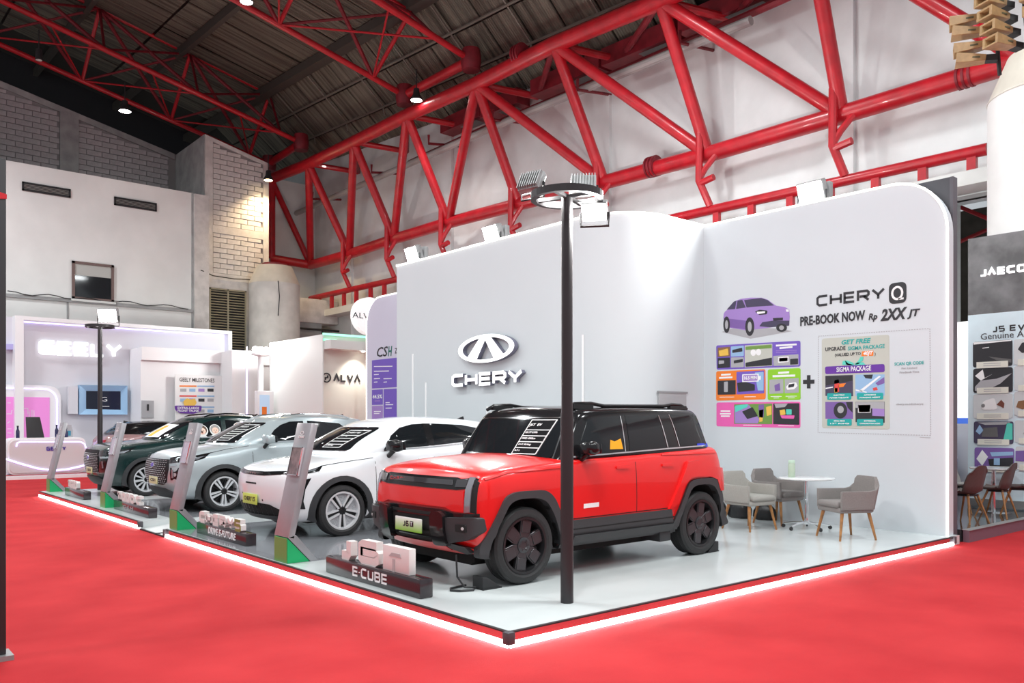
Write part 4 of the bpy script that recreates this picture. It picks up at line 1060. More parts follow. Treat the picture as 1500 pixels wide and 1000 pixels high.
    if d.get('rails'):
        for sg in (1,-1):
            r = MB(); yy = sg*(hw-.30)
            r.path([(rx-.05,yy,h-.055),(rx-.16,yy,h-.012),(rx-.5,yy,h+.02),(-1.9,yy,h+.02),(-wb+.30,yy,h-.01),(-wb+.15,yy,h-.06)],.016,8)
            r.obj('roof_rail', d['rails'], root, smooth=True)
    for sg in (1,-1):
        patch(bb, [(sg*.30,.92),(sg*(hw-.2),.92),(sg*(hw-.2),1.0),(sg*.30,.99)], '-x','tail_lamp',M_RED_L,root,off=.01)
    patch(bc, [(-.55,bz[2]+.02),(.55,bz[2]+.02),(.48,h-.2),(-.48,h-.2)], '-x','rear_window',M_GLASS,root,off=.005)
    fn = MB(); fn.add([(-wb+.12,-.02,h-.03),(-wb-.08,-.02,h-.05),(-wb-.06,-.005,h+.03),(-wb+.12,.02,h-.03),(-wb-.08,.02,h-.05),(-wb-.06,.005,h+.03)],[(0,1,2),(3,5,4),(0,2,5,3),(1,4,5,2),(0,3,4,1)])
    fn.obj('roof_aerial', M_BLKG, root)
    return root, bb, bc, Y, Xf

def car_white():
    def bf(hw, oh, hz): return [
        st(oh-.05,[(.60,.22,-.10),(.70,.30,.0),(.75,.50,.05),(.77,.74,.05),(.76,.86,.02),(.70,.915,-.06)]),
        st(oh-.16,[(.70,.21,-.05),(.79,.31),(.84,.50,.02),(.855,.74,.02),(.84,.87),(.765,.94,-.03)]),
        st(oh-.38,[(.78,.20),(.86,.32),(.89,.52),(.905,.77),(.885,.90),(.79,.98)])]
    wins = [[(-.70,1.145),(-1.45,1.185),(-1.45,1.51),(-1.25,1.50),(-1.04,1.45),(-.86,1.34)],
            [(-1.53,1.19),(-2.1,1.235),(-2.45,1.36),(-2.52,1.43),(-2.15,1.49),(-1.53,1.515)]]
    d = dict(h=1.60, oh=.79, wb=2.63, hw=.915, ro=.87, hood=(.93,.99,1.03), belt=(1.115,1.155,1.23), ax=-.20, rx=-.93, bodyf=bf, crownf=[.025,.03,.04], bowf=[.13,.12,.10],
             paint=M_WHTP, roofm=M_WHTP, wheel='aero5', face=M_SILV, windows=wins, wtrim=[(-.70,1.135),(-1.5,1.17),(-2.1,1.21),(-2.5,1.36)], wtrimm=M_CHROME, bp=-1.50, hoodseam=[(.30,.95),(-.1,1.0),(-.48,1.04)], mirror=M_BLKG)
    root, bb, bc, Y, Xf = crossover('crossover', 'white electric crossover with grille-less nose and lime number plate', d)
    # slim black light bar across the nose
    Xf([(-.75,.855),(-.35,.825),(.35,.825),(.75,.855),(.74,.895),(.30,.875),(-.30,.875),(-.74,.895)],'light_bar',M_BLKG,off=.006)
    Xf([(-.30,.842),(.30,.842),(.28,.862),(-.28,.862)],'light_bar_inlay',M_LAMPD,off=.010)
    Y([(.74,.865),(.54,.885),(.26,.955),(.34,.885),(.52,.855),(.74,.845)],'head_lamp',M_BLKG,off=.006)
    Y([(.68,.865),(.54,.882),(.34,.925),(.40,.895),(.54,.868)],'head_lamp_lens',M_LAMP,off=.011)
    Y([(.58,.78),(.46,.80),(.535,.66),(.555,.50),(.52,.40),(.58,.40),(.62,.55)],'bumper_vent',M_BLKG,off=.006)
    Xf([(-.17,.705),(.17,.705),(.17,.725),(-.17,.725)],'nose_slot',M_SEAM,off=.004)
    Xf([(-.62,.30),(.62,.30),(.70,.37),(.46,.45),(.16,.46),(-.16,.46),(-.46,.45),(-.70,.37)],'lower_grille',M_SEAM,off=.006)
    for i in range(9):
        y = -.48+i*.12; Xf([(y,.30),(y+.012,.30),(y+.012,.44),(y,.44)],'grille_bar',M_GRIM,off=.012)
    Xf([(-.70,.235),(.70,.235),(.74,.295),(-.74,.295)],'bumper_lip',M_CLAD,off=.03,sk=.04)
    Xf(ellipse(-.32,.56,.012,.012,8),'park_sensor',M_SEAM); Xf(ellipse(.32,.50,.012,.012,8),'park_sensor',M_SEAM)
    px = front_x(bb,.5)
    plo = MB().box((px,-.23,.43),(px+.012,.23,.57)).obj('number_plate', M_PLY, root, bevel=.004)
    front_text('CHERY E5', plo, px+.013, 0, .50, .08, M_BLACKP, bold=.015, width=.36)
    letters('OMODA','badge_letter',-.18,.845,.045,.016,.004,.03,0,.004, Matrix.Translation((front_x(bb,.853,.1)+.006,0,0)) @ CARFRAME, M_CHROME, root)
    glass_sheet(bc, root, .22,.54, 0,1.17,1.40, 5, ['CHERY E5','505 km','204 HP','430 km','6 Airbag'], slant=-.05)
    Y([(-1.43,1.19),(-1.55,1.19),(-1.55,1.515),(-1.43,1.515)],'pillar_trim',M_BLKG,bv=bc,off=.006)
    return root
def car_silver():
    def bf(hw, oh, hz): return [
        st(oh-.05,[(.62,.24,-.14),(.74,.34,-.02),(.79,.52,.03),(.80,.76,.05),(.78,.90,.0),(.72,.965,-.08)]),
        st(oh-.17,[(.72,.22,-.05),(.81,.33),(.855,.53,.02),(.87,.78,.03),(.85,.92),(.77,.995,-.03)]),
        st(oh-.38,[(.79,.21),(.87,.34),(.90,.54),(.915,.79),(.90,.95),(.80,1.035)])]
    wins = [[(-.78,1.18),(-1.56,1.215),(-1.56,1.555),(-1.30,1.54),(-1.12,1.48),(-.98,1.39)],
            [(-1.64,1.22),(-2.3,1.25),(-2.50,1.35),(-2.30,1.51),(-1.64,1.56)],
            [(-2.40,1.29),(-2.78,1.38),(-2.74,1.44),(-2.42,1.48)]]
    d = dict(h=1.665, oh=.81, wb=2.71, hw=.93, ro=.92, hood=(.99,1.05,1.09), belt=(1.145,1.18,1.24), ax=-.28, rx=-1.06, bodyf=bf, crownf=[.03,.03,.04], bowf=[.10,.10,.08],
             paint=M_SLVP, roofm=M_SLVP, wheel='twin5', face=M_SILV, windows=wins, wtrim=[(-.74,1.165),(-1.6,1.20),(-2.3,1.235),(-2.7,1.36)], wtrimm=M_CHROME, bp=-1.60, hoodseam=[(.26,1.0),(-.1,1.07),(-.46,1.115)], mirror=M_SLVP, rails=M_CHROME)
    root, bb, bc, Y, Xf = crossover('crossover', 'silver blue crossover with large diamond mesh grille beside the dark green one', d)
    suv_front(root, bb, Y, Xf, .80, 'silver')
    glass_sheet(bc, root, .22,.54, 0,1.20,1.47, 6, ['TIGGO','I','','','',''], slant=-.06)
    return root
def suv_front(root, bb, Y, Xf, gx, kind):
    g = rpoly([(-.56,.90),(.56,.90),(.62,.76),(.52,.52),(.40,.47),(-.40,.47),(-.52,.52),(-.62,.76)],.05) if kind=='silver' else rpoly([(-.52,.96),(.52,.96),(.58,.74),(.48,.50),(-.48,.50),(-.58,.74)],.06)
    gr = Xf(g,'grille',M_GRILLE,off=.012,sk=.03,res=.06)
    # diamond studs of the mesh, as one joined part: too many to pick apart
    m = MB(); z = .50; row = 0
    while z < .90:
        y = -.54+(row%2)*.035
        while y <= .54:
            if abs(y) < .60-max(0,(.62-z))*.7:
                h = bb.ray_cast(Vector((4,y,z)), Vector((-1,0,0)))
                if h[0] is not None:
                    x = h[0].x+.014
                    m.add([(x,y-.022,z),(x,y,z-.011),(x,y+.022,z),(x,y,z+.011),(x+.012,y,z)],[(0,1,4),(1,2,4),(2,3,4),(3,0,4)])
            y += .07
        z += .035; row += 1
    s = m.obj('grille_studs', M_STUD, gr); s['kind'] = 'stuff'
    b = Xf(ellipse(0,.80,.09,.05,24),'emblem',M_CHROME,off=.03,sk=.03,par=gr)
    Xf(ellipse(0,.80,.065,.033,24),'emblem_field',mat('emblem_violet',(.12,.08,.5),.3),off=.033,par=gr)
    for sg in (1,-1):
        s_ = lambda pts: [(sg*y,z) for y,z in pts]
        Xf(s_([(.57,.835),(.84,.86),(.88,.955),(.66,.955),(.54,.93)]),'head_lamp',M_LAMPD,off=.008)
        Xf(s_([(.66,.79),(.84,.80),(.84,.835),(.62,.83)]),'lamp_trim',M_CHROME,off=.012)
        Xf(s_([(.66,.56),(.80,.56),(.82,.77),(.66,.77)]),'bumper_vent',M_BLKG,off=.008)
        Xf(s_([(.70,.60),(.73,.60),(.73,.74),(.70,.74)]),'daytime_lamp',M_LAMP,off=.014)
    Y([(.74,.93),(.46,.97),(.20,1.015),(.34,.92),(.50,.875),(.74,.855)],'head_lamp',M_BLKG,off=.006)
    Y([(.68,.90),(.48,.935),(.34,.955),(.44,.905),(.60,.88)],'head_lamp_lens',M_LAMP,off=.010)
    Xf([(-.62,.25),(.62,.25),(.74,.33),(.40,.42),(-.40,.42),(-.74,.33)],'bumper_lip',M_CLAD,off=.02,sk=.03)
    px = front_x(bb,.53)
    plo = MB().box((px,-.22,.47),(px+.012,.22,.60)).obj('number_plate', mat('pale_lime_plate',(.72,.74,.40),.4), root, bevel=.004)
    MB().box((px-.10,-.18,.50),(px,.18,.57)).obj('plate_bracket', M_CLAD, plo)
    front_text('CSH' if kind=='silver' else 'TIGGO 8', plo, px+.013, 0, .535, .07, M_BLACKP, bold=.02, width=.26)
M_GRILLE = mat('matte_black_grille',(.010,.010,.012),.5,spec=.2); M_STUD = mat('silver_stud',(.5,.5,.52),.35,.4)
M_CUTOUT = mat('cutout_white', (.80,.80,.78), .6)
def window_cutouts(root, bc):
    """cheerful cartoon head cutouts stuck on the side windows: white outline, hair, face, shirt"""
    skin = mat('cutout_skin',(.82,.58,.46),.6); hairs = [mat('cutout_brown',(.10,.05,.03),.6), mat('cutout_grey',(.30,.28,.27),.6), mat('cutout_chestnut',(.25,.10,.05),.6)]
    for i,(x,z,s) in enumerate(((-1.19,1.345,.11),(-1.47,1.36,.105),(-2.0,1.395,.11),(-2.28,1.38,.10))):
        p = patch(bc, ellipse(x,z,s*1.15,s*1.15,18)+[], 'y','cutout_figure',M_CUTOUT,root,off=.008,res=.08,skirt=.002)
        if not p: continue
        patch(bc, ellipse(x,z+s*.12,s*.95,s*.9,18), 'y','cutout_hair',hairs[i%3],p,off=.011,res=.08,skirt=.001)
        patch(bc, ellipse(x,z-s*.15,s*.68,s*.66,16), 'y','cutout_face',skin,p,off=.014,res=.08,skirt=.001)
        for dx in (-.25,.25):
            patch(bc, ellipse(x+dx*s,z-s*.1,s*.07,s*.10,8), 'y','cutout_eye',M_BLACKP,p,off=.016,res=.08,skirt=.001)
        patch(bc, [(x-.2*s,z-.45*s),(x+.2*s,z-.45*s),(x+.12*s,z-.56*s),(x-.12*s,z-.56*s)], 'y','cutout_mouth',M_RED_L,p,off=.016,res=.08,skirt=.001)
        patch(bc, [(x-.9*s,z-1.25*s),(x+.9*s,z-1.25*s),(x+.5*s,z-.85*s),(x-.5*s,z-.85*s)], 'y','cutout_shirt',M_CUTOUT,p,off=.010,res=.08,skirt=.001)
def suv_body(hw, oh, hz): return [
        st(oh-.05,[(.62,.24,-.12),(.74,.34,-.02),(.80,.54,.03),(.82,.80,.05),(.80,.95,.02),(.74,1.01,-.06)]),
        st(oh-.17,[(.72,.22,-.05),(.82,.34),(.87,.55,.02),(.885,.81,.03),(.87,.96),(.79,1.035,-.03)]),
        st(oh-.38,[(.80,.21),(.88,.35),(.91,.56),(.925,.82),(.91,.98),(.82,1.065)])]
def car_green():
    wins = [[(-.86,1.20),(-1.62,1.23),(-1.62,1.575),(-1.40,1.56),(-1.18,1.48)],
            [(-1.72,1.23),(-2.42,1.26),(-2.36,1.55),(-1.72,1.58)],
            [(-2.52,1.28),(-2.88,1.37),(-2.80,1.46),(-2.48,1.52)]]
    d = dict(h=1.70, oh=.80, wb=2.71, hw=.93, ro=.98, hood=(1.01,1.07,1.10), belt=(1.155,1.195,1.25), ax=-.40, rx=-1.24, bodyf=suv_body, crownf=[.03,.03,.04], bowf=[.09,.09,.08],
             paint=M_GRNP, roofm=M_GRNP, wheel='multi', face=M_SILV, windows=wins, wtrim=[(-.80,1.18),(-1.7,1.215),(-2.4,1.245),(-2.85,1.36)], wtrimm=M_CHROME, bp=-1.67, hoodseam=[(.30,1.04),(-.1,1.09),(-.55,1.13)], mirror=M_GRNP, rails=M_BLKG, mx=-.88)
    root, bb, bc, Y, Xf = crossover('crossover', 'dark green SUV with cartoon head cutouts in its side windows', d)
    suv_front(root, bb, Y, Xf, .82, 'green')
    window_cutouts(root, bc)
    patch(bc, [(-.05,1.20),(.50,1.20),(.44,1.46),(-.05,1.48)], 'x','data_sheet',M_WHITEP,root,off=.016,res=.05,skirt=.002)
    patch(bc, [(.05,1.22),(.24,1.22),(.22,1.44),(.05,1.44)], 'x','sheet_picture',mat('amber_tag',(.85,.38,.01),.5),root,off=.020,res=.05,skirt=.001)
    return root
def car_rose():
    wins = [[(-.86,1.12),(-1.62,1.14),(-1.62,1.465),(-1.40,1.45),(-1.18,1.37)],
            [(-1.72,1.14),(-2.42,1.18),(-2.52,1.36),(-1.72,1.47)]]
    d = dict(h=1.58, oh=.90, wb=2.66, hw=.91, ro=.86, hood=(.96,1.0,1.03), belt=(1.08,1.11,1.17), ax=-.34, rx=-1.16, bodyf=lambda a,b,c: [[(x,y,z*.95) for x,y,z in q] for q in suv_body(a,b,c)], crownf=[.03,.03,.04], bowf=[.09,.09,.08],
             paint=M_ROSEP, roofm=M_BLKG, wheel='multi', face=M_SILV, windows=wins, wtrim=[(-.80,1.10),(-1.7,1.13),(-2.4,1.16),(-2.6,1.3)], wtrimm=M_BLKG, bp=-1.67, hoodseam=[(.30,.98),(-.1,1.02),(-.5,1.06)], mirror=M_ROSEP)
    return crossover('hatchback', 'dusty rose hatchback with black roof on the far white stand', d)[0]

c = car_red();    put(c, 5.19, 6.835)
c = car_white();  put(c, 5.49, 10.865)
c = car_silver(); put(c, 5.46, 14.96)
c = car_green();  put(c, 5.36, 18.90)
c = car_rose();   put(c, 10.5, 28.5, .10, 0)
# ------------------------------------------------------------------ the stand: platform, walls, prints, signs, furniture
DZ = .12
M_DECK = mat('white_deck_laminate', (.62,.66,.66), .22, noise=.05, nscale=1.2, coat=.2)
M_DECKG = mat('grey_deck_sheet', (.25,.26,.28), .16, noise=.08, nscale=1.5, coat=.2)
M_LED = emis('led_white', (1,.97,.97), 22)
M_LEDW = emis('led_warm_white', (1,.95,.85), 3.0)
M_MIRR = mat('mirror_fascia', (.75,.70,.70), .12, 1)
M_WALL = mat('booth_white', (.62,.66,.69), .7, noise=.02, nscale=.6)
M_WALLB = mat('booth_white_box', (.62,.66,.68), .6, noise=.02, nscale=.6)
X0, Y0, Y1 = 3.93, 4.66, 20.80
NA, NB = 12.28, 13.49         # gap with the ramp
pf = thing('display_platform', 'low white display platform with glowing edge carrying the four cars', 'platform', (0,0,0))
b = MB(); b.box((X0,Y0,0),(11.95,NA,DZ)).box((X0,NB,0),(11.95,Y1,DZ)).box((5.0,NA,0),(11.95,NB,DZ)).obj('deck', M_DECK, pf)
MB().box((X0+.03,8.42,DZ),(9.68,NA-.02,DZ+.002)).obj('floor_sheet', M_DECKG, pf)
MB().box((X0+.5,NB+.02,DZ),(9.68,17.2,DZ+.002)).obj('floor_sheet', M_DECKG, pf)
rp = MB(); rp.add([(X0,NA,.012),(5.0,NA,DZ),(5.0,NB,DZ),(X0,NB,.012),(X0,NA,0),(5.0,NA,0),(5.0,NB,0),(X0,NB,0)],[(0,1,2,3),(0,4,5,1),(2,6,7,3),(0,3,7,4)]); rp.obj('ramp', mat('ramp_grey',(.5,.51,.51),.4,.2), pf)
rf = MB(); rf.box((X0-.03,NA+.02,0),(X0,NB-.02,.02)).box((X0-.03,NA+.38,.012),(X0+.35,NA+.41,.03)); rf.obj('ramp_frame', M_BLK, pf)
for (a,c) in (((X0,Y0),(X0,NA)),((X0,NB),(X0,Y1)),((X0,Y0),(11.72,Y0))):
    if a[0] == c[0]:
        MB().box((a[0]-.012,a[1],.050),(a[0],c[1],DZ-.008)).obj('fascia', M_MIRR, pf)
        MB().box((a[0]-.020,a[1],DZ-.010),(a[0]+.012,c[1],DZ+.001)).obj('edge_trim', M_BLK, pf)
        MB().box((a[0]-.022,a[1],.004),(a[0],c[1],.048)).obj('led_strip', M_LED, pf)
    else:
        MB().box((a[0],a[1]-.012,.050),(c[0],a[1],DZ-.008)).obj('fascia', M_MIRR, pf)
        MB().box((a[0],a[1]-.020,DZ-.010),(c[0],a[1]+.012,DZ+.001)).obj('edge_trim', M_BLK, pf)
        MB().box((a[0],a[1]-.022,.004),(c[0],a[1],.048)).obj('led_strip', M_LED, pf)
for (x,y) in ((X0-.01,Y0-.01),(X0-.01,NA),(X0-.01,NB),(11.72,Y0-.01)):
    MB().box((x-.035,y-.035,.03),(x+.035,y+.035,DZ+.002)).obj('corner_cap', M_DKG, pf, bevel=.006)
# ---- walls
HT = 5.01; XQ = 11.70; XW = 9.70
bw_ = thing('emblem_wall', 'tall white box wall with rounded corner carrying the big oval emblem', 'wall', (0,0,DZ))
ar = [(10.7+1.0*math.cos(math.radians(a)), 9.7+1.0*math.sin(math.radians(a))) for a in range(180,271,6)]
plan = [(XQ,15.26),(XW,15.26)]+ar+[(XQ,8.70)]
q = MB(); q.prism(plan, 0, HT-DZ); wallc = q.obj('wall_box', M_WALLB, bw_, smooth=True, angle=20)
MB().path([(x,y,HT-DZ+.012) for x,y in [(XW-.004,15.26)]+[(x-.003,y-.003) for x,y in ar]+[(XQ,8.697)]], .017, 6).obj('led_edge', M_LEDW, bw_)
for u,v in ((604,518),(623,560),(713,595),(853,490),(823,565)):
    p = P(u,v,X=XW-.02); MB().box((XW-.014,p.y-.018,0),(XW,p.y+.018,p.z-DZ)).obj('light_line', mat('pale_light_line',(.8,.8,.8),.4,emit=(1,1,1),estr=.12), bw_)
ha, hb = P(965,575,Y=8.69), P(1005,592,Y=8.69)
hx = (ha.x+hb.x)/2
MB().box((ha.x,8.685,ha.z-.42-DZ),(hb.x,8.70,ha.z-DZ)).obj('hatch', mat('hatch_grey',(.42,.42,.43),.6), bw_)
MB().box((ha.x-.03,8.675,ha.z-DZ),(hb.x+.03,8.70,ha.z-DZ+.03)).obj('hatch_lintel', mat('hatch_lintel_grey',(.3,.3,.31),.6), bw_)
# emblem and letters
M_FACE = mat('lit_letter_face', (.85,.85,.85), .4, emit=(1,1,1), estr=1.0)
M_SIDE = mat('letter_side', (.18,.18,.24), .5)
FW = frame((XW,0,0),'-X')
def lf(y): return -y
ex, ez, rx_, rz_ = lf(12.05), 3.02-DZ, .83, .262
em = MB()
n = 56
def ell(t, k): return (ex+(rx_-k*.135)*math.cos(t), ez+(rz_-k*.058)*math.sin(t))
def ring_prism(mb, z0, z1):
    vs = []; fs = []
    for i in range(n):
        t = 2*PI*i/n
        for (k,z) in ((0,z0),(0,z1),(1,z1),(1,z0)): x,y = ell(t,k); vs.append((x,y,z))
    for i in range(n):
        j = (i+1)%n
        for a_ in range(4):
            c_ = (a_+1)%4; fs.append((i*4+a_, j*4+a_, j*4+c_, i*4+c_))
    mb.add(vs, fs, FW)
def legs(mb, z0, z1):
    for sg in (-1,1):
        mb.prism([(ex,ez+rz_*.93),(ex+sg*.13,ez+rz_*.90),(ex+sg*.55,ez-rz_*.58),(ex+sg*.40,ez-rz_*.78),(ex+sg*.28,ez-rz_*.86),(ex,ez+rz_*.62)][::(1 if sg<0 else 1)], z0, z1, FW)
ring_prism(em, .02, .115); legs(em, .02, .113); e_o = em.obj('emblem', M_SIDE, bw_)
fc = MB(); ring_prism(fc, .116, .124); legs(fc, .1165, .1225); fc.obj('emblem_face', M_FACE, e_o)
xcur = lf(13.11); cw, gap = .385, .045
for c in 'CHERY':
    s_ = MB(); w_ = glyph(s_, c, xcur, 2.335-DZ, cw, .25, .062, .02, .105, FW); lo = s_.obj('letter', M_SIDE, bw_)
    f_ = MB(); glyph(f_, c, xcur, 2.335-DZ, cw, .25, .062, .1055, .112, FW); f_.obj('letter_face', M_FACE, lo)
    xcur += w_+gap
# print wall (Q) and data wall (CSH)
FQ = frame((XQ,0,0),'-X')
def qp(u, v): p = P(u,v,X=XQ); return (-p.y, p.z-DZ)
pq = thing('print_wall', 'white booth wall printed with purple car and colourful offer panels', 'wall', (0,0,DZ))
YE = 4.72
pol = [(-8.70,0),(-YE,0)] + [(-YE-.75+.75*math.cos(math.radians(a)), HT-DZ-.75+.75*math.sin(math.radians(a))) for a in range(0,91,9)] + [(-8.70,HT-DZ)]
q = MB(); q.prism(pol, -.20, 0, FQ); q.obj('wall_panel', M_WALL, pq)
edge = [(x,y,.004) for x,y in pol[1:]]
MB().path([tuple(FQ @ Vector((x+.004,y+.004,.0))) for x,y,_ in edge], .016, 6).obj('led_edge', M_LEDW, pq)
ph = thing('data_wall', 'white booth wall with purple data panels beyond the emblem wall', 'wall', (0,0,DZ))
YA, YB = 15.27, P(537,520,X=XQ).y
pol2 = [(-YB,0),(-YA,0),(-YA,HT-DZ)] + [(-YB+.7+.7*math.cos(math.radians(a)), HT-DZ-.7+.7*math.sin(math.radians(a))) for a in range(90,181,9)]
q = MB(); q.prism(pol2, -.25, 0, FQ); q.obj('wall_panel', mat('pale_lilac_wall',(.62,.61,.72),.7), ph)
MB().path([tuple(FQ @ Vector((x,y+.004,.0))) for x,y in pol2[2:]+[pol2[0]]], .016, 6).obj('led_edge', M_LEDW, ph)
def wpoly(par, name, pts, m, lift, px=True, r=0, F=None):
    pp = [qp(*p) for p in pts] if px else pts
    if r: pp = rpoly(pp, r, 4)
    return MB().prism(pp, lift-.002, lift, F or FQ).obj(name, m, par)
def wtext(par, s, u, v, hpx, m, lift=.006, bold=.02, width=None, name='print_text', F=None, shear=0, wide=1, align='CENTER', u1=None, fr=qp):
    """text centred at a spot of the wall; hpx is the cap height there in photograph pixels; u1 gives the right end"""
    a = fr(u, v)
    if u1 is not None:
        b = fr(u1, v); width = abs(b[0]-a[0]); a = ((a[0]+b[0])/2, (a[1]+b[1])/2)
        u = (u+u1)/2
    h = abs(fr(u, v-hpx/2)[1]-fr(u, v+hpx/2)[1])
    return text(s, name, h/.70, m, par, (F or FQ) @ Matrix.Translation((a[0],a[1],lift)), bold=bold, width=width, shear=shear, wide=wide, extrude=.001)
M_INK = mat('print_charcoal', (.025,.025,.03), .6)
M_PUR = mat('print_purple', (.17,.10,.50), .6); M_ORG = mat('print_orange', (.86,.21,.02), .6); M_GRE = mat('print_green', (.27,.60,.02), .6); M_PNK = mat('print_pink', (.80,.12,.42), .6)
M_TEAL = mat('print_teal', (.01,.38,.36), .6); M_BEI = mat('print_beige', (.52,.53,.47), .6); M_VIO = mat('print_violet', (.13,.03,.33), .6)
M_LAV = mat('print_lavender', (.35,.22,.55), .6); M_LAVD = mat('print_lavender_dark', (.20,.11,.36), .6); M_GLS = mat('print_glass', (.06,.05,.10), .6)
M_GRYL = mat('print_light_grey', (.40,.40,.42), .6); M_BRN = mat('print_brown', (.25,.13,.06), .6); M_SKY = mat('print_sky', (.30,.48,.70), .6); M_YEL = mat('print_yellow', (.80,.50,.08), .6)
M_WPR = mat('print_white', (.85,.85,.85), .6); M_MIN = mat('print_mint', (.10,.62,.50), .6); M_REDP2 = mat('print_red', (.70,.06,.05), .6); M_GRS = mat('print_grass', (.16,.30,.06), .6)
# headline lettering
l0, l1 = qp(1196,438), qp(1297,433)
letters('CHERY','headline_letter', l0[0], (qp(1240,437)[1])-.075, (l1[0]-l0[0]-.09)/5.0, .17, .036, .022, .002, .004, FQ, M_INK, pq)
qq = qp(1315,429); s_ = .118
wpoly(pq,'headline_badge',rrect(qq[0]-s_*1.05,qq[1]-s_*1.25,qq[0]+s_*1.05,qq[1]+s_*1.25,.08),M_INK,.004,px=False)
rg = MB(); pts = [(qq[0]+.070*math.cos(2*PI*i/24)-.005, qq[1]+.085*math.sin(2*PI*i/24)) for i in range(25)]
L, Rr = ribbon(pts, .030)
for i in range(24): rg.prism([Rr[i],Rr[i+1],L[i+1],L[i]], .004, .006, FQ)
L, Rr = ribbon([(qq[0]+.01,qq[1]-.085),(qq[0]+.085,qq[1]-.085)], .026); rg.prism([Rr[0],Rr[1],L[1],L[0]], .004, .006, FQ)
rg.obj('headline_letter', M_WPR, pq)
wtext(pq,'PRE-BOOK NOW',1172,467,13,M_INK,u1=1267,bold=.035)
wtext(pq,'Rp',1272,464,9,M_INK,u1=1285,bold=.03,shear=.2)
wtext(pq,'2XX',1288,461,16,M_INK,u1=1327,bold=.04,shear=.25)
wtext(pq,'JT',1329,458.5,10,M_INK,u1=1348,bold=.035,shear=.2)
# printed purple car
def C_(pts): return [(1040+a/4.545, 420+b/4.545) for a,b in pts]
car = wpoly(pq,'car_picture',C_([(78,300),(270,345),(548,295),(480,280),(200,262)]),M_GRYL,.0025)
wpoly(car,'picture_shape',C_([(92,180),(100,165),(118,152),(165,95),(205,80),(270,72),(345,72),(385,85),(440,125),(500,135),(528,150),(532,200),(528,255),(470,262),(330,280),(240,290),(130,272),(95,240),(90,205)]),M_LAV,.004)
wpoly(car,'picture_shape',C_([(228,88),(340,74),(385,88),(428,124),(300,132),(245,138)]),M_GLS,.005)
wpoly(car,'picture_shape',C_([(112,152),(160,98),(178,92),(168,148)]),M_GLS,.005)
wpoly(car,'picture_shape',C_([(184,92),(216,86),(240,138),(175,147)]),M_GLS,.005)
wpoly(car,'picture_shape',C_([(92,205),(130,212),(240,225),(250,285),(130,268),(95,240)]),M_LAVD,.005)
wpoly(car,'picture_shape',C_([(330,262),(350,235),(420,225),(530,225),(528,258),(400,270)]),M_GLS,.0055)
wpoly(car,'picture_shape',C_([(300,165),(330,152),(385,158),(380,182),(330,188)]),M_INK,.006,r=.02)
wpoly(car,'picture_shape',C_([(312,166),(370,162),(368,174),(318,182)]),M_WPR,.007,r=.015)
wpoly(car,'picture_shape',C_([(505,150),(525,150),(526,166),(510,166)]),M_WPR,.006)
wpoly(car,'picture_shape',C_([(420,208),(488,205),(486,222),(424,226)]),M_INK,.007)
for cx_,cy_,rx2,ry2 in ((112,252,22,55),(266,265,30,62),(478,272,36,28)):
    wpoly(car,'picture_wheel',C_([(cx_+rx2*math.cos(2*PI*i/20), cy_+ry2*math.sin(2*PI*i/20)) for i in range(20)]),M_INK,.0065)
    wpoly(car,'picture_wheel_face',C_([(cx_+rx2*.45*math.cos(2*PI*i/16), cy_+ry2*.55*math.sin(2*PI*i/16)) for i in range(16)]),M_GRYL,.0075)
# colour panels: an outline in photograph pixels, with photo areas on it
def panel(name, pts, m): return wpoly(pq, name, pts, m, .003, r=.035)
def ph_(par, pts, m, lift=.005): return wpoly(par,'photo_area',pts,m,lift,r=.012)
pa = panel('purple_panel', C_([(42,390),(603,358),(603,530),(45,552)]), M_PUR)
for pts,m in (([(52,405),(134,398),(134,462),(52,468)],M_BRN),([(52,474),(134,470),(134,536),(52,542)],M_INK),([(141,397),(226,391),(226,460),(141,465)],M_SKY),([(141,470),(226,468),(226,534),(141,538)],M_GRYL),([(232,390),(416,378),(416,526),(232,536)],M_BEI),([(422,460),(590,448),(590,522),(424,526)],M_GRYL)):
    ph_(pa, C_(pts), m)
for pts,m in (([(60,425),(120,410),(125,455),(65,460)],M_YEL),([(150,420),(215,405),(218,430),(150,440)],M_INK),([(160,490),(220,480),(220,500),(160,510)],M_INK),([(238,398),(412,384),(412,408),(238,420)],M_GRS),([(238,505),(414,470),(414,522),(238,532)],M_INK),([(60,490),(95,490),(95,510),(60,515)],M_GRYL),([(455,468),(525,462),(525,500),(455,506)],M_WPR),([(462,474),(518,470),(518,494),(462,498)],M_PNK),([(535,480),(588,476),(588,515),(535,518)],M_INK)):
    ph_(pa, C_(pts), m, .0065)
for cx_,cy_ in ((290,438),(325,435)):
    wpoly(pa,'photo_area',C_([(cx_+18*math.cos(2*PI*i/14), cy_+22*math.sin(2*PI*i/14)) for i in range(14)]),M_WPR,.008)
for v,a,c in ((385,440,578),(402,464,550)): wpoly(pa,'print_line',C_([(a,v),(c,v-8),(c,v+4),(a,v+12)]),M_WPR,.005)
for v in (424,436): wpoly(pa,'print_line',C_([(440,v),(578,v-4),(578,v),(440,v+4)]),M_LAV,.005)
po = panel('orange_panel', C_([(42,562),(370,548),(372,748),(42,758)]), M_ORG)
for pts,m in (([(52,625),(172,620),(172,716),(52,718)],M_INK),([(178,566),(362,556),(362,708),(178,716)],M_PUR),([(182,640),(230,630),(300,650),(300,690),(190,700)],M_INK),([(300,570),(358,566),(358,690),(320,690)],M_SKY)): ph_(po, C_(pts), m, .005 if m in (M_PUR,) or pts[0][0]==52 else .0065)
ph_(po, C_([(95,632),(120,630),(120,700),(95,700)]), M_GRYL, .0065)
bt = [C_([(216,582),(326,578),(326,630),(216,634)]), C_([(224,588),(318,584),(318,624),(224,628)])]
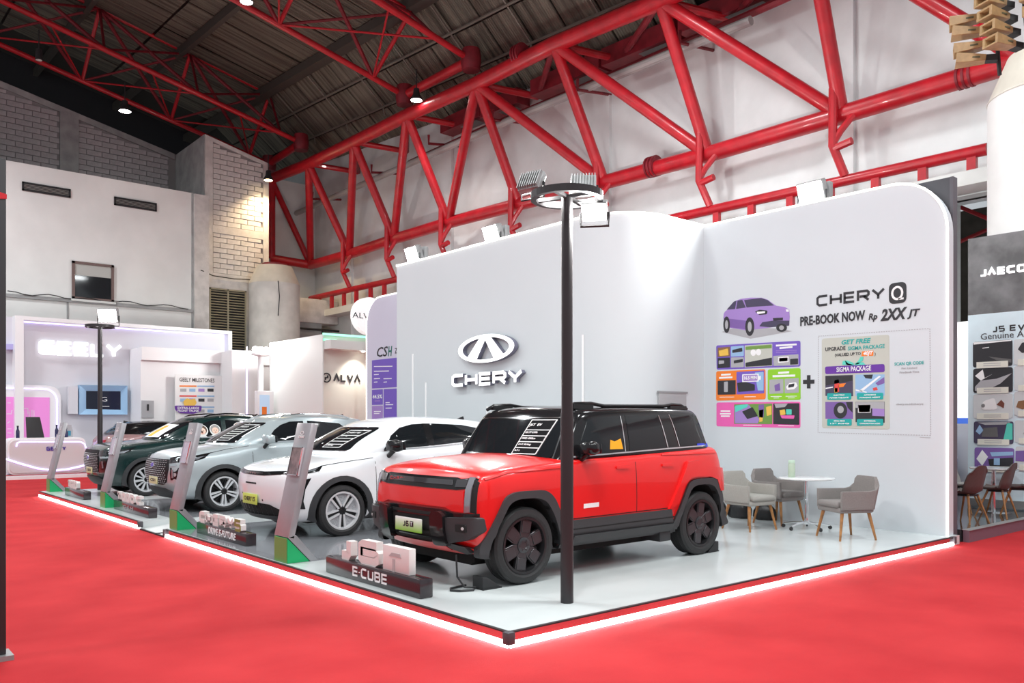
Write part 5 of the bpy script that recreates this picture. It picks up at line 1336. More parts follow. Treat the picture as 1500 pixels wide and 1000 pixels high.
wpoly(po,'battery_outline',bt[0],M_WPR,.007,r=.01); wpoly(po,'battery_field',bt[1],M_LAV,.008,r=.01); wpoly(po,'battery_tip',C_([(326,594),(340,593),(340,618),(326,619)]),M_WPR,.007)
wtext(po,'16.5 MIN',1040+230/4.545,420+606/4.545,4.6,M_WPR,lift=.0095,u1=1040+312/4.545,bold=.03)
for a,v,c in ((75,580,140),(62,600,150)): wpoly(po,'print_line',C_([(a,v),(c,v-4),(c,v+8),(a,v+12)]),M_WPR,.005)
for a,v,c in ((65,732,162),(230,730,305)): wpoly(po,'print_line',C_([(a,v),(c,v-1),(c,v+3),(a,v+4)]),M_WPR,.005)
pg = panel('green_panel', C_([(385,550),(604,540),(604,752),(385,754)]), M_GRE)
for pts,m in (([(396,618),(490,612),(490,708),(396,712)],M_GRYL),([(498,612),(592,606),(592,704),(498,708)],M_GRYL)): ph_(pg, C_(pts), m)
ph_(pg, C_([(430,655),(465,640),(470,690),(435,695)]), M_LAVD, .0065); ph_(pg, C_([(508,665),(530,640),(575,635),(585,660),(560,682),(515,685)]), M_WPR, .0065); ph_(pg, C_([(525,650),(565,642),(560,665),(522,672)]), M_INK, .0075)
for a,v,c in ((455,566,528),(418,588,568)): wpoly(pg,'print_line',C_([(a,v),(c,v-5),(c,v+9),(a,v+14)]),M_WPR,.005)
for a,v,c in ((405,728,478),(505,726,580),(425,738,460),(520,737,565)): wpoly(pg,'print_line',C_([(a,v),(c,v-1),(c,v+3),(a,v+4)]),M_WPR,.005)
pk = panel('pink_panel', C_([(44,770),(603,764),(603,940),(44,928)]), M_PNK)
for pts,m in (([(162,782),(416,776),(416,914),(162,912)],M_GRS),([(422,776),(596,774),(596,918),(422,914)],M_INK),([(165,800),(260,784),(330,880),(320,908),(168,908)],M_LAV)): ph_(pk, C_(pts), m, .005 if m is not M_LAV else .0062)
for pts,m in (([(168,790),(255,780),(250,800),(170,835)],M_MIN),([(215,830),(285,800),(320,860),(250,880)],M_INK),([(325,785),(362,782),(358,870),(328,868)],M_LAVD),([(328,820),(358,815),(352,895),(330,900)],M_YEL),([(375,800),(410,790),(412,850),(380,860)],M_YEL),([(430,778),(520,776),(500,800),(440,805)],M_GRYL),([(465,820),(500,815),(505,850),(470,855)],M_YEL),([(508,815),(545,815),(545,850),(510,850)],M_MIN),([(470,855),(565,855),(560,878),(480,875)],M_PNK)): ph_(pk, C_(pts), m, .0075)
for a,v,c in ((72,822,135),(68,840,140),(74,856,132)): wpoly(pk,'print_line',C_([(a,v),(c,v),(c,v+9),(a,v+9)]),M_WPR,.005)
for a,v,c in ((222,918,345),(455,922,560)): wpoly(pk,'print_line',C_([(a,v),(c,v+1),(c,v+5),(a,v+4)]),M_WPR,.005)
wpoly(pq,'plus_sign',C_([(646,588),(670,587),(670,618),(696,617),(696,644),(670,645),(670,676),(646,676),(646,646),(620,646),(620,619),(646,618)]),M_INK,.004)
# beige offer panel with dashed surround
def D_(pts): return [(1180+a/5.555, 480+b/5.555) for a,b in pts]
pb_ = wpoly(pq,'beige_panel',D_([(133,88),(682,55),(686,826),(135,815)]),M_BEI,.003,r=.04)
ds = MB()
def dash(a, b, n):
    a = Vector(a); b = Vector(b); d = (b-a)/n; w_ = Vector((-d.y,d.x)).normalized()*.005
    for i in range(n):
        s0, s1 = a+d*i, a+d*(i+.55); ds.prism([tuple(s0-w_),tuple(s1-w_),tuple(s1+w_),tuple(s0+w_)], .001, .003, FQ)
cs = [qp(*p) for p in D_([(105,68),(1012,5),(1020,875),(102,852)])]
dash(cs[0],cs[1],46); dash(cs[1],cs[2],46); dash(cs[2],cs[3],46); dash(cs[3],cs[0],46)
o = ds.obj('dashed_frame', M_GRYL, pq); o['kind'] = 'stuff'
def D1(a,b): return D_([(a,b)])[0]
def dt(par, s, a, b, c, h, m, **k): u,v = D1(a,b); u1,_ = D1(c,b); return wtext(par, s, u, v, h, m, u1=u1, **k)
dt(pb_,'GET FREE',288,113,526,6.5,M_TEAL,shear=.2,bold=.03)
dt(pb_,'UPGRADE',162,172,326,5.5,M_INK); dt(pb_,'SIGMA PACKAGE',346,160,646,5.5,M_TEAL)
dt(pb_,'(VALUED UP TO',240,217,450,4.2,M_INK); wpoly(pb_,'price_tag',D_([(460,192),(554,185),(552,227),(456,231)]),M_ORG,.005); dt(pb_,'40JT',468,208,548,5.2,M_WPR,lift=.008,bold=.03,shear=.2); dt(pb_,')',564,213,572,4.2,M_INK)
for pts in ([(305,270),(345,265),(390,285),(400,305),(300,300)],[(405,300),(440,255),(445,240),(472,235),(470,265),(430,295)],[(320,262),(350,290),(390,300),(380,308),(335,300)],[(400,285),(470,280),(490,300),(410,305)]): wpoly(pb_,'ribbon_bow',D_(pts),M_MIN,.008)
wpoly(pb_,'package_band',D_([(160,315),(644,294),(646,360),(162,377)]),M_VIO,.006,r=.03); dt(pb_,'SIGMA PACKAGE',254,336,536,7.0,M_WPR,lift=.009,bold=.015)
TL = [((162,390),(386,382),(388,556),(163,554)),((406,380),(644,378),(645,552),(406,556)),((162,602),(386,600),(388,742),(163,740)),((406,602),(645,600),(645,772),(408,768))]
for i,q4 in enumerate(TL): wpoly(pb_,'photo_area',D_(q4),(M_GLS,M_SKY,M_LAVD,M_INK)[i],.005)
for pts,m in (([(165,395),(384,388),(384,430),(165,470)],M_INK),([(165,488),(225,478),(225,486),(165,498)],M_WPR),([(235,430),(275,425),(275,520),(240,525)],M_REDP2),([(240,425),(270,418),(275,450),(245,455)],M_SKY),([(275,455),(330,450),(310,480),(270,485)],M_ORG),([(235,490),(262,488),(262,525),(238,528)],M_YEL),([(440,510),(600,390),(615,395),(460,520)],M_WPR),([(410,500),(500,520),(498,528),(410,512)],M_WPR),([(470,382),(550,380),(540,415),(490,410)],M_INK),([(570,450),(642,400),(644,450),(590,470)],M_LAVD),([(548,490),(580,482),(590,505),(555,512)],M_REDP2),([(408,604),(643,602),(643,660),(408,650)],M_GRYL),([(430,628),(530,626),(530,690),(428,690)],M_WPR),([(434,634),(526,632),(526,686),(434,686)],M_BRN),([(545,655),(643,660),(643,720),(545,715)],M_LAV),([(330,604),(384,602),(384,690),(345,650)],M_INK)): wpoly(pb_,'photo_area',D_(pts),m,.0065)
wpoly(pb_,'photo_wheel',D_([(285+55*math.cos(2*PI*i/20),672+66*math.sin(2*PI*i/20)) for i in range(20)]),M_INK,.007)
wpoly(pb_,'photo_wheel_hub',D_([(287+26*math.cos(2*PI*i/16),665+30*math.sin(2*PI*i/16)) for i in range(16)]),M_GRYL,.008)
for q4,t1,t2 in (((178,532,374,584),'ELECTRIC','POWER TAILGATE'),((420,530,634,582),'AUTONOMOUS','PARKING ASSIST'),((178,742,378,795),'SPECIAL DESIGN','17" RIMS'),((420,742,634,795),'EXTERNAL','COMMUNICATION AUDIO')):
    x0,y0,x1,y1 = q4; tg = wpoly(pb_,'caption_tag',D_([(x0,y0),(x1,y0-2),(x1,y1),(x0,y1+2)]),M_TEAL,.009,r=.02)
    m_ = (x0+x1)/2; k = (x1-x0)*.30
    dt(tg,t1,m_-k*.75,y0+16,m_+k*.75,1.9,M_WPR,lift=.011,bold=.03); dt(tg,t2,m_-k*1.3,y0+37,m_+k*1.3,1.9,M_WPR,lift=.011,bold=.03)
dt(pq,'SCAN QR CODE',724,290,964,4.6,M_TEAL,lift=.004); dt(pq,'For Limited',782,327,908,2.6,M_GRYL,lift=.004); dt(pq,'Pre-Book Time',765,360,925,2.8,M_GRYL,lift=.004); dt(pq,'chery.co.id/cheryq',738,620,958,2.8,M_GRYL,lift=.004)
wpoly(pq,'print_line',D_([(930,888),(1018,892),(1018,896),(930,892)]),M_GRYL,.003)
# data wall prints
wtext(ph,'CS',551,516,14,M_INK,u1=567,bold=.01,shear=.2); wtext(ph,'H',568,515,14,mat('print_green_black',(.01,.16,.12),.6),u1=574,bold=.02,shear=.2)
wtext(ph,'Z',578.5,514,8,M_INK,u1=582,bold=.0)
yb = qp(545,540)[0]; yc = qp(561.5,580)[0]; ye = yb+2.3
z_ = lambda v: qp(560,v)[1]
d1 = wpoly(ph,'data_panel',[(yb,z_(568)),(ye,z_(568)),(ye,z_(526)),(yb,z_(526))],M_PUR,.004,px=False)
d2 = wpoly(ph,'data_panel',[(yb,z_(592.5)),(yc-.02,z_(592.5)),(yc-.02,z_(570)),(yb,z_(570))],M_PUR,.004,px=False)
d3 = wpoly(ph,'data_panel',[(yc+.02,z_(612)),(ye,z_(612)),(ye,z_(570)),(yc+.02,z_(570))],M_PUR,.004,px=False)
d4 = wpoly(ph,'data_panel',[(yb,z_(616)),(yc-.02,z_(616)),(yc-.02,z_(594)),(yb,z_(594))],M_LAV,.004,px=False)
wtext(d2,'44.5%',546,581,5.5,M_WPR,u1=560,bold=.02)
for a,v,c in ((548,536,575),(548,543,570),(548,548,555),(548,554,557),(562,554,574),(548,559,553),(562,559,567)): wpoly(d1,'print_line',[(a,v),(c,v-.4),(c,v+.8),(a,v+1.2)],M_WPR,.006)
for a,v,c in ((565,589,571),(565,592,576),(565,597,574)): wpoly(d3,'print_line',[(a,v),(c,v-.2),(c,v+1),(a,v+1.2)],M_WPR,.006)
for a,v,c in ((548,602,558),(548,605,556)): wpoly(d4,'print_line',[(a,v),(c,v-.2),(c,v+1),(a,v+1.2)],M_WPR,.006)
wpoly(d2,'print_line',[(549,586.5),(557,586.3),(557,587.5),(549,587.7)],M_LAV,.006)

# ---- floodlights on the wall heads
M_FLOOD = emis('flood_white', (1,.99,.97), 55)
def flood(p, label, rz, tilt, power, size=.20, back=0):
    t = thing('floodlight', label, 'floodlight', p, rz)
    M = Matrix.Rotation(tilt,4,'Y')
    MB().box((-.02,-size*1.1,-size*.8),(.09,size*1.1,size*.8),M).obj('flood_housing', M_GREYM, t, bevel=.01)
    MB().box((-.028,-size,-size*.7),(-.018,size,size*.7),M).obj('flood_lens', M_FLOOD, t)
    f = MB(); 
    for i in range(7): f.box((.09,-size+i*size/3-.006,-size*.7),(.125,-size+i*size/3+.006,size*.7),M)
    f.obj('cooling_fins', M_GREYM, t)
    MB().path([(.03,-size*1.2,0),(.03,-size*1.2,-size*1.15),(.03,size*1.2,-size*1.15),(.03,size*1.2,0)],.014,6).obj('flood_bracket', M_BLK, t)
    d = Matrix.Rotation(rz,3,'Z') @ (M.to_3x3() @ Vector((-1,0,0)))
    if back:   # second head added to brighten the hall wall behind
        MB().box((.16,-size*1.1,-size*.8),(.27,size*1.1,size*.8)).obj('added_rear_head', M_GREYM, t, bevel=.01)
        MB().box((.268,-size,-size*.7),(.278,size,size*.7)).obj('added_rear_lens', M_FLOOD, t)
        lamp('flood_and_fill_light','SPOT',Vector(p)+Vector((.30,0,0)),back,(1,.99,.97),aim=Vector(p)+Vector((6,0,2.2)),size=.2,angle=160,blend=.6)  # fill spot of the added rear head
    l = lamp('flood_and_fill_light','AREA',Vector(p)+d*.06,power,(1,.985,.96),aim=Vector(p)+d*3,size=size*1.6)
    return t
for u,v,lab in ((604,372,'bright floodlight above the emblem wall near its far end'),(720,345,'bright floodlight above the emblem wall over the oval emblem')):
    p = P(u,v,X=9.95); p.z = max(p.z, HT+.24); flood(p, lab, 0, -.35, 200, back=800)
p = P(1188,283,X=11.95); p.z = max(p.z, HT+.24); flood(p, 'bright floodlight above the printed wall', 0, -.35, 150, back=170)

# ---- lamp posts with a ring head
M_POST = mat('dark_bronze_post', (.035,.033,.035), .45, .3)
def lamp_post(x, y, h, label, floods, lean=0):
    t = thing('lamp_post', label, 'lamp post', (x,y,DZ))
    MB().lathe([(.055,0),(.055,h*.45),(.048,h*.48),(.048,h)],24).obj('pole', M_POST, t, smooth=True, angle=30)
    r = .31; q = MB(); vs=[]; fs=[]; n=40
    for i in range(n):
        a = 2*PI*i/n
        for rr,z in ((r,h-.03),(r,h+.03),(r-.045,h+.03),(r-.045,h-.03)): vs.append((rr*math.cos(a),rr*math.sin(a),z))
    for i in range(n):
        j=(i+1)%n
        for k in range(4): fs.append((i*4+k,j*4+k,j*4+(k+1)%4,i*4+(k+1)%4))
    q.add(vs,fs); q.obj('ring', M_POST, t)
    for a in (.35,.35+PI/2):
        c,s = math.cos(a),math.sin(a)
        M = Matrix.Translation((0,0,h)) @ Matrix.Rotation(a,4,'Z'); MB().cbox((0,0,0),(2*r-.03,.035,.03),M).obj('ring_spoke', M_POST, t)
    return t
lamp_post(4.94, 5.09, 3.48-.02, 'tall black lamp post with ring head in front of the red SUV', 3)
lamp_post(5.05, 20.35, 3.70, 'tall black lamp post with ring head behind the dark green SUV', 1)
ph_x, ph_y = 4.94, 5.09
flood(Vector((5.17,4.99,DZ+3.35)), 'lit floodlight hung under the ring of the near lamp post', .67, -.5, 70, .10)
for dx,dy,rz,lab in ((-.16,.26,3.35,'finned floodlight on the far side of the near ring head'),(.22,.02,3.9,'finned floodlight standing inside the near ring head')):
    t = thing('floodlight', lab, 'floodlight', (ph_x+dx, ph_y+dy, DZ+3.60), rz)
    M = Matrix.Rotation(-.5,4,'Y')
    MB().box((-.02,-.11,-.09),(.04,.11,.09),M).obj('flood_housing', M_GREYM, t, bevel=.008)
    f = MB()
    for i in range(9): f.box((.04,-.10+i*.025-.004,-.08),(.07,-.10+i*.025+.004,.08),M)
    f.obj('cooling_fins', M_GREYM, t)
    MB().path([(0,-.12,0),(0,-.12,-.13),(0,.12,-.13),(0,.12,0)],.01,6).obj('flood_bracket', M_BLK, t)
    MB().box((-.027,-.10,-.08),(-.018,.10,.08),M).obj('flood_lens', M_FLOOD, t)
    d = Matrix.Rotation(rz,3,'Z') @ (M.to_3x3() @ Vector((-1,0,0))); pl_ = Vector((ph_x+dx, ph_y+dy, DZ+3.60)); lamp('flood_and_fill_light','AREA',pl_+d*.05,60,(1,.985,.96),aim=pl_+d*3,size=.2)
flood(Vector((5.20,20.30,DZ+3.95)), 'blazing floodlight on the ring head behind the dark green SUV', .9, -.3, 120, .20)

# ---- slanted information totems
M_TOT = mat('totem_grey', (.36,.36,.38), .35, .35, noise=.06, nscale=6)
M_TOTG = mat('totem_green', (.01,.42,.14), .4); M_TOTF = mat('totem_green_face', (.12,.34,.09), .4)
def totem(x, y, label, pic, plate=True):
    t = thing('info_totem', label, 'totem', (x,y,DZ), 0, 'slanted information totems along the platform edge')
    MX = Matrix(((1,0,0,0),(0,0,-1,0),(0,1,0,0),(0,0,0,1)))   # profile in x,z ; extruded along -y..+y
    w_ = .35
    MB().prism([(0,.28),(.075,.26),(.36,1.51),(.28,1.53)], -w_/2, w_/2, MX).obj('slab', M_TOT, t, bevel=.008)
    MB().prism([(.0,.285),(.10,.30),(.36,.0),(.27,0)], -w_/2, w_/2, MX).obj('strut', M_TOT, t)
    MB().prism([(.0,0),(.0,.275),(.265,0)], -w_/2+.01, w_/2-.01, MX).obj('foot', M_TOTG, t)
    MB().box((-.006,-w_/2+.02,0),(0,w_/2-.02,.27)).obj('foot_front', M_TOTF, t)
    # acrylic holder on the face
    d = Vector((.28,0,1.25)).normalized(); nn = Vector((-d.z,0,d.x))
    o = Vector((0,0,.28))+d*.70
    M = Matrix(((0,d.x,nn.x,o.x),(-1,0,0,o.y),(0,d.z,nn.z,o.z),(0,0,0,1)))
    h = MB().box((-.11,-.02,.0),(.14,.30,.022),M).obj('leaflet_holder', mat('clear_acrylic',(.55,.55,.58),.08,spec=.8), t)
    MB().box((-.10,-.01,.0225),(.13,.29,.026),M).obj('leaflet', pic, h)
    e = MB(); 
    for q4 in ((-.11,-.02,.14,-.012),(-.11,.292,.14,.30),(-.11,-.02,-.103,.30),(.133,-.02,.14,.30)): e.box((q4[0],q4[1],.022),(q4[2],q4[3],.034),M)
    e.obj('holder_rim', M_CHROME, h)
    o2 = Vector((0,0,.28))+d*1.15; M2 = Matrix(((0,d.x,nn.x,o2.x),(-1,0,0,o2.y),(0,d.z,nn.z,o2.z),(0,0,0,1)))
    text('CHERY','totem_name',.036,M_WPR,t,M2 @ Matrix.Translation((0,-.03,.003)),bold=.02,wide=1.3)
    lg = MB(); pts = [(.035*math.cos(2*PI*i/20),.018*math.sin(2*PI*i/20)+.015) for i in range(21)]; L,Rr = ribbon(pts,.006)
    for i in range(20): lg.prism([Rr[i],Rr[i+1],L[i+1],L[i]],.001,.004,M2)
    lg.obj('totem_emblem', M_WPR, t)
    return t
M_LEAF = mat('brown_leaflet', (.20,.14,.14), .15, noise=.5, nscale=9, coat=.5); M_LEAFP = mat('pale_leaflet', (.5,.48,.58), .2, noise=.2, nscale=9, coat=.5)
totem(3.97, 8.60, 'slanted grey totem with green foot between white and red cars', M_LEAF)
totem(4.00, 12.20, 'slanted grey totem with green foot before silver car, beside the ramp', M_LEAFP)
totem(4.06, 16.17, 'slanted grey totem with green foot in front of the dark green SUV', M_LEAFP)
totem(4.06, 20.62, 'slanted grey totem with green foot at the far end of the platform', M_LEAFP)
# ---- name blocks in front of the cars
M_BASE = mat('black_sign_block', (.030,.022,.026), .22, coat=.4); M_LETW = mat('white_block_letter', (.75,.72,.70), .5)
def name_block(x, y0, y1, h, label, word, lw, lh, sw, dep, start, front=None, accent=None, gap=.03):
    """y0 nearest end; letters run from the far end towards it"""
    t = thing('name_sign', label, 'sign', (x,(y0+y1)/2,DZ), 0, 'block letter signs in front of the cars')
    L = (y1-y0)/2
    MB().box((0,-L,0),(.14,L,h)).obj('sign_base', M_BASE, t, bevel=.012)
    F = frame((.02,0,h),'-X') ; xcur = start-0
    for i,c in enumerate(word):
        if c == ' ': xcur += lw*.4; continue
        q = MB(); w_ = glyph(q, c, xcur, 0, lw, lh, sw, -dep, 0, F); lo = q.obj('letter', M_LETW, t)
        if accent is not None and i in accent:
            q = MB(); glyph(q, c, xcur, 0, lw, lh, sw*.7, .0, .004, F); q.obj('letter_face', mat('olive_letter_face',(.22,.22,.05),.5), lo)
        xcur += w_+gap
    if front: front(t, L, h)
    return t
FB = frame((-.002,0,0),'-X')
def f_ecube(t, L, h):
    xc = -.30
    for c in 'E.CUBE':
        q = MB(); w_ = glyph(q, c, xc, .045, .105, .095, .018, 0, .004, FB); q.obj('front_letter', M_WPR, t); xc += w_+.022
nb = name_block(4.05, 6.00, 7.72, .17, 'black block sign with big white letters before the red SUV', '', 0,0,0,0,0, f_ecube)
F = frame((.03,0,.17),'-X')
for c,xa,w_,sw in (('J',-.62,.30,.09),('6',-.25,.42,.085)):
    q = MB(); glyph(q, c, xa, 0, w_, .235, sw, -.075, 0, F); q.obj('letter', M_LETW, nb)
blk = MB().prism([(.20,0),(.64,0),(.64,.235),(.20,.235)], -.075, 0, F).obj('letter', M_LETW, nb, bevel=.006)
q = MB(); q.prism([(.37,.0),(.41,.0),(.41,.12),(.37,.12)], .0, .004, F); q.prism([(.31,.14),(.52,.14),(.50,.175),(.36,.175)],.0,.004,F); q.obj('letter_slot', mat('letter_shade_print',(.45,.44,.44),.5), blk)
def f_drive(t, L, h):
    text('DRIVE E-FUTURE','front_text',.12,M_WPR,t,FB @ Matrix.Translation((.06,h*.52,.001)),bold=.03,width=.95,shear=.2)
name_block(4.12, 9.92, 11.62, .155, 'black block sign with white letters and olive five before the white car', 'CHERY5', .22,.155,.05,.07, -.80, f_drive, accent=(5,), gap=.03)
def f_small(s):
    def f(t, L, h): text(s,'front_text',.09,mat('dim_print',(.35,.32,.32),.5),t,FB @ Matrix.Translation((-.1,h*.5,.001)),bold=.0,width=.55)
    return f
name_block(4.14, 13.82, 15.79, .165, 'black block sign with six white letters before the silver car', 'TIGGO C', .21,.15,.05,.07, -.85, f_small('C S H'), gap=.03)
name_block(4.14, 17.89, 19.45, .165, 'black block sign with white letters before the dark green SUV', 'TIGGO', .16,.16,.045,.07, -.62, f_small('S U V') if False else None, gap=.02)

# ---- armchairs, table, flask, bags
M_FAB = mat('beige_grey_fabric', (.36,.35,.32), .95, noise=.12, nscale=120, bump=.3, bscale=300); M_FABD = mat('taupe_fabric', (.24,.22,.21), .95, noise=.12, nscale=120, bump=.3, bscale=300)
M_WOOD = mat('oak_leg', (.36,.16,.05), .5, noise=.3, nscale=14)
def armchair(x, y, face, label, m):
    t = thing('armchair', label, 'chair', (x,y,DZ), face, 'upholstered armchairs round the little table')
    # tub: front is +x
    n = 28; q = MB(); rows = 6; th = .045
    def hgt(a): # a 0 at back, 1 at arm front
        return .82 if a < .30 else (.82-(.82-.64)*min(1,(a-.30)/.22)**1.0 if a < .52 else .64)
    def pos(i, k, inner):
        s = -1+2*i/n; a = abs(s); z0 = .40; z = z0+(hgt(a)-z0)*k/rows; f = (z-z0)/.42
        # plan: squared U from one arm front round the back to the other
        if a < .42: px, py = -.25, s/.42*.25
        elif a < .50: u = (a-.42)/.08; ang = u*PI/2; px, py = -.20-.05*math.cos(ang), math.copysign(.25+.04*math.sin(ang), s)
        else: px, py = -.20+(a-.50)/.50*.44, math.copysign(.29,s)
        px -= (.085*f if a < .5 else .085*f*max(0,1-(a-.5)/.3)); py *= 1+.05*f
        if inner: px += th if a < .47 else 0; py -= math.copysign(th,py) if a > .36 else 0
        return (px, py, z)
    W_ = rows+1
    for inner in (0,1):
        for i in range(n+1):
            for k in range(W_): q.v.append(pos(i,k,inner))
    o = (n+1)*W_
    for i in range(n):
        for k in range(rows):
            a0 = i*W_+k; q.f.append((a0,a0+W_,a0+W_+1,a0+1)); q.f.append((o+a0,o+a0+1,o+a0+W_+1,o+a0+W_))
        q.f.append((i*W_+rows,(i+1)*W_+rows,o+(i+1)*W_+rows,o+i*W_+rows)); q.f.append((i*W_,o+i*W_,o+(i+1)*W_,(i+1)*W_))
    for k in range(rows):
        q.f.append((k,k+1,o+k+1,o+k)); a0 = n*W_+k; q.f.append((a0,o+a0,o+a0+1,a0+1))
    q.obj('tub_back', m, t, smooth=True, angle=60, bevel=.012)
    MB().box((-.24,-.27,.355),(.26,.27,.43)).obj('seat_base', m, t, bevel=.03)
    MB().box((-.20,-.235,.42),(.285,.235,.50)).obj('seat_cushion', m, t, bevel=.035, seg=3)
    for sx in (-1,1):
        for sy in (-1,1):
            a = Vector((sx*.19,sy*.21,.37)); b_ = Vector((sx*.26,sy*.27,0)); MB().tube(b_,a,.014,10,.024).obj('leg', M_WOOD, t, smooth=True)
    return t
armchair(10.32, 6.88, -PI/2-.15, 'pale beige grey armchair beside the rear wheel of the red SUV', M_FAB)
armchair(11.25, 6.98, -PI/2-.1, 'taupe armchair behind the round white table', M_FABD)
armchair(10.50, 5.52, math.atan2(.35,-.95)-.15, 'taupe armchair standing alone near the platform corner by wall end', M_FABD)
tx, ty = 10.95, 6.35
t = thing('round_table', 'small round white table on a chrome column between the armchairs', 'table', (tx,ty,DZ))
MB().lathe([(0,.712),(.36,.712),(.385,.722),(.385,.735),(.375,.74),(0,.74)],48).obj('tabletop', mat('white_tabletop',(.78,.78,.78),.2,coat=.3), t, smooth=True, angle=30)
MB().lathe([(.028,.10),(.028,.40),(.022,.41),(.022,.712)],20).obj('column', M_CHROME, t, smooth=True)
MB().lathe([(.05,.07),(.055,.10),(.03,.13)],20).obj('hub', M_CHROME, t, smooth=True)
for i in range(5):
    a = i*2*PI/5+.5; c,s = math.cos(a),math.sin(a)
    l = MB().path([(.03*c,.03*s,.10),(.20*c,.20*s,.085),(.33*c,.33*s,.055)],.014,8).obj('foot', M_CHROME, t, smooth=True)
    MB().lathe([(0,-.012),(.026,-.012),(.026,.012),(0,.012)],16,Matrix.Translation((.335*c,.335*s,.027)) @ Matrix.Rotation(a+PI/2,4,'Z') @ Matrix.Rotation(PI/2,4,'Y')).obj('castor', M_BLK, l)
bp_ = P(1161,700,Z=DZ+.74)
t = thing('flask', 'mint green flask with screw lid on the round white table', 'flask', (10.86,6.53,DZ+.74))
MB().lathe([(0,0),(.046,0),(.05,.006),(.05,.185),(.043,.20),(.043,.205),(0,.205)],28).obj('flask_body', mat('mint_flask',(.45,.55,.43),.35), t, smooth=True, angle=40)
MB().lathe([(0,.205),(.047,.205),(.047,.24),(.043,.245),(0,.245)],28).obj('flask_lid', mat('mint_lid',(.50,.66,.52),.35), t, smooth=True, angle=40)
M_BAG = mat('black_bag_leather', (.012,.012,.013), .35, bump=.4, bscale=14)
def bag(x,y,rz,s,label):
    t = thing('bag', label, 'bag', (x,y,DZ), rz, 'black bags on the floor behind the armchairs')
    q = MB(); prof = [(0,0),(.13,0),(.155,.05),(.15,.16),(.12,.25),(.05,.29),(0,.295)]
    q.lathe(prof,20,Matrix.Diagonal((1.5*s,.8*s,1.0*s,1)))
    q.v = [(x_+.012*math.sin(z_*40+y_*30), y_+.012*math.sin(x_*35), z_) for x_,y_,z_ in q.v]
    q.obj('bag_body', M_BAG, t, smooth=True, angle=60)
    MB().path([(-.10*s,-.03,.25*s),(-.08*s,-.05,.36*s),(.08*s,-.05,.36*s),(.10*s,-.03,.25*s)],.008,6).obj('bag_handle', M_BAG, t, smooth=True)
    MB().path([(-.15*s,-.08*s,.18*s),(0,-.115*s,.20*s),(.15*s,-.08*s,.18*s)],.004,5).obj('bag_zip', M_GREYM, t)
    return t
bag(11.38,8.28,1.5,1.05,'black bag on the floor closest to the red SUV, against the wall')
bag(11.42,7.80,1.4,1.0,'black bag in the middle of the three behind the armchairs')
bag(11.50,7.38,1.6,.85,'black bag under the taupe armchair behind the table')
# wheel chocks and the cable loop under the red car
def chock(x,y,rz,label):
    t = thing('wheel_chock', label, 'wheel chock', (x,y,DZ), rz)
    MX = Matrix(((1,0,0,0),(0,0,-1,0),(0,1,0,0),(0,0,0,1)))
    MB().prism([(0,0),(.20,0),(.19,.03),(.05,.115),(.0,.12)],-.08,.08,MX).obj('chock_wedge', M_BLK, t, bevel=.008)
    MB().box((.0,-.085,.0),(.22,.085,.012)).obj('chock_plate', M_BLK, t); return t
chock(4.70,6.02,0,'black wedge chock at the front wheel of the red SUV')
chock(8.28,6.02,PI,'black wedge chock behind the rear wheel of the red SUV')
cb = MB(); cb.path([(4.55,6.15,DZ+.32),(4.54,6.12,DZ+.12),(4.58,6.06,DZ+.03),(4.68,6.02,DZ+.02),(4.62,5.98,DZ+.012),(4.50,6.02,DZ+.012),(4.45,6.10,DZ+.012),(4.50,6.17,DZ+.012),(4.70,6.20,DZ+.012)],.010,6)
tag(cb.obj('power_cable', M_BLK, None, smooth=True), 'black cable looping down from the front bumper of the red SUV', 'cable')
# ------------------------------------------------------------------ the far white stand (glowing letters), white kiosk, dark accessories stand
M_GW = mat('stand_white', (.84,.84,.85), .5); M_GW2 = mat('stand_white_inner', (.66,.66,.71), .55)
M_PLED = emis('violet_led', (.50,.42,1), 2.2)
YG = 31.0
gx0, gx1 = P(22,470,Y=YG).x, P(340,490,Y=YG).x
gh = P(25,462,Y=YG).z
gs = thing('far_stand_wall', 'far white stand wall with glowing capital letters and violet lit frame', 'wall', (0,0,0))
MB().box((-8,YG+.5,.1),(gx1,YG+.7,gh)).obj('back_panel', M_GW2, gs)
f = MB(); f.box((gx0,YG,gh-.12),(gx1,YG+.7,gh)); f.obj('frame_lip', M_GW, gs)
MB().box((gx0,YG,.1),(gx0+.25,YG+.7,gh-.12)).obj('frame_side', M_GW, gs); MB().box((gx1-.14,YG,.1),(gx1,YG+.7,gh-.12)).obj('frame_side', M_GW, gs)
MB().box((gx0+.28,YG+.44,gh-.155),(gx1-.16,YG+.49,gh-.125)).obj('led_strip', M_PLED, gs)
MB().box((gx1-.19,YG+.44,gh-1.0),(gx1-.155,YG+.49,gh-.16)).obj('led_strip', M_PLED, gs)
# glowing letters
M_GLOW = emis('glow_letter', (1,1,1), 1.15)
FG = frame((0,YG+.5,0),'-Y')
a, b = P(57,507,Y=YG+.4), P(180,510,Y=YG+.4)
zl_ = P(60,518,Y=YG+.4).z; hl_ = P(60,497,Y=YG+.4).z-zl_
sw = hl_*.20; xc = a.x; tot = b.x-a.x; cw_ = tot/(1+.95+.95+.85+1.05)*.92
for c in 'GEELY':
    q = MB(); w_ = glyph(q, c, xc, zl_-.02, cw_, hl_, sw, .04, .12, FG); q.obj('glowing_letter', M_GLOW, gs); xc += w_+cw_*.09
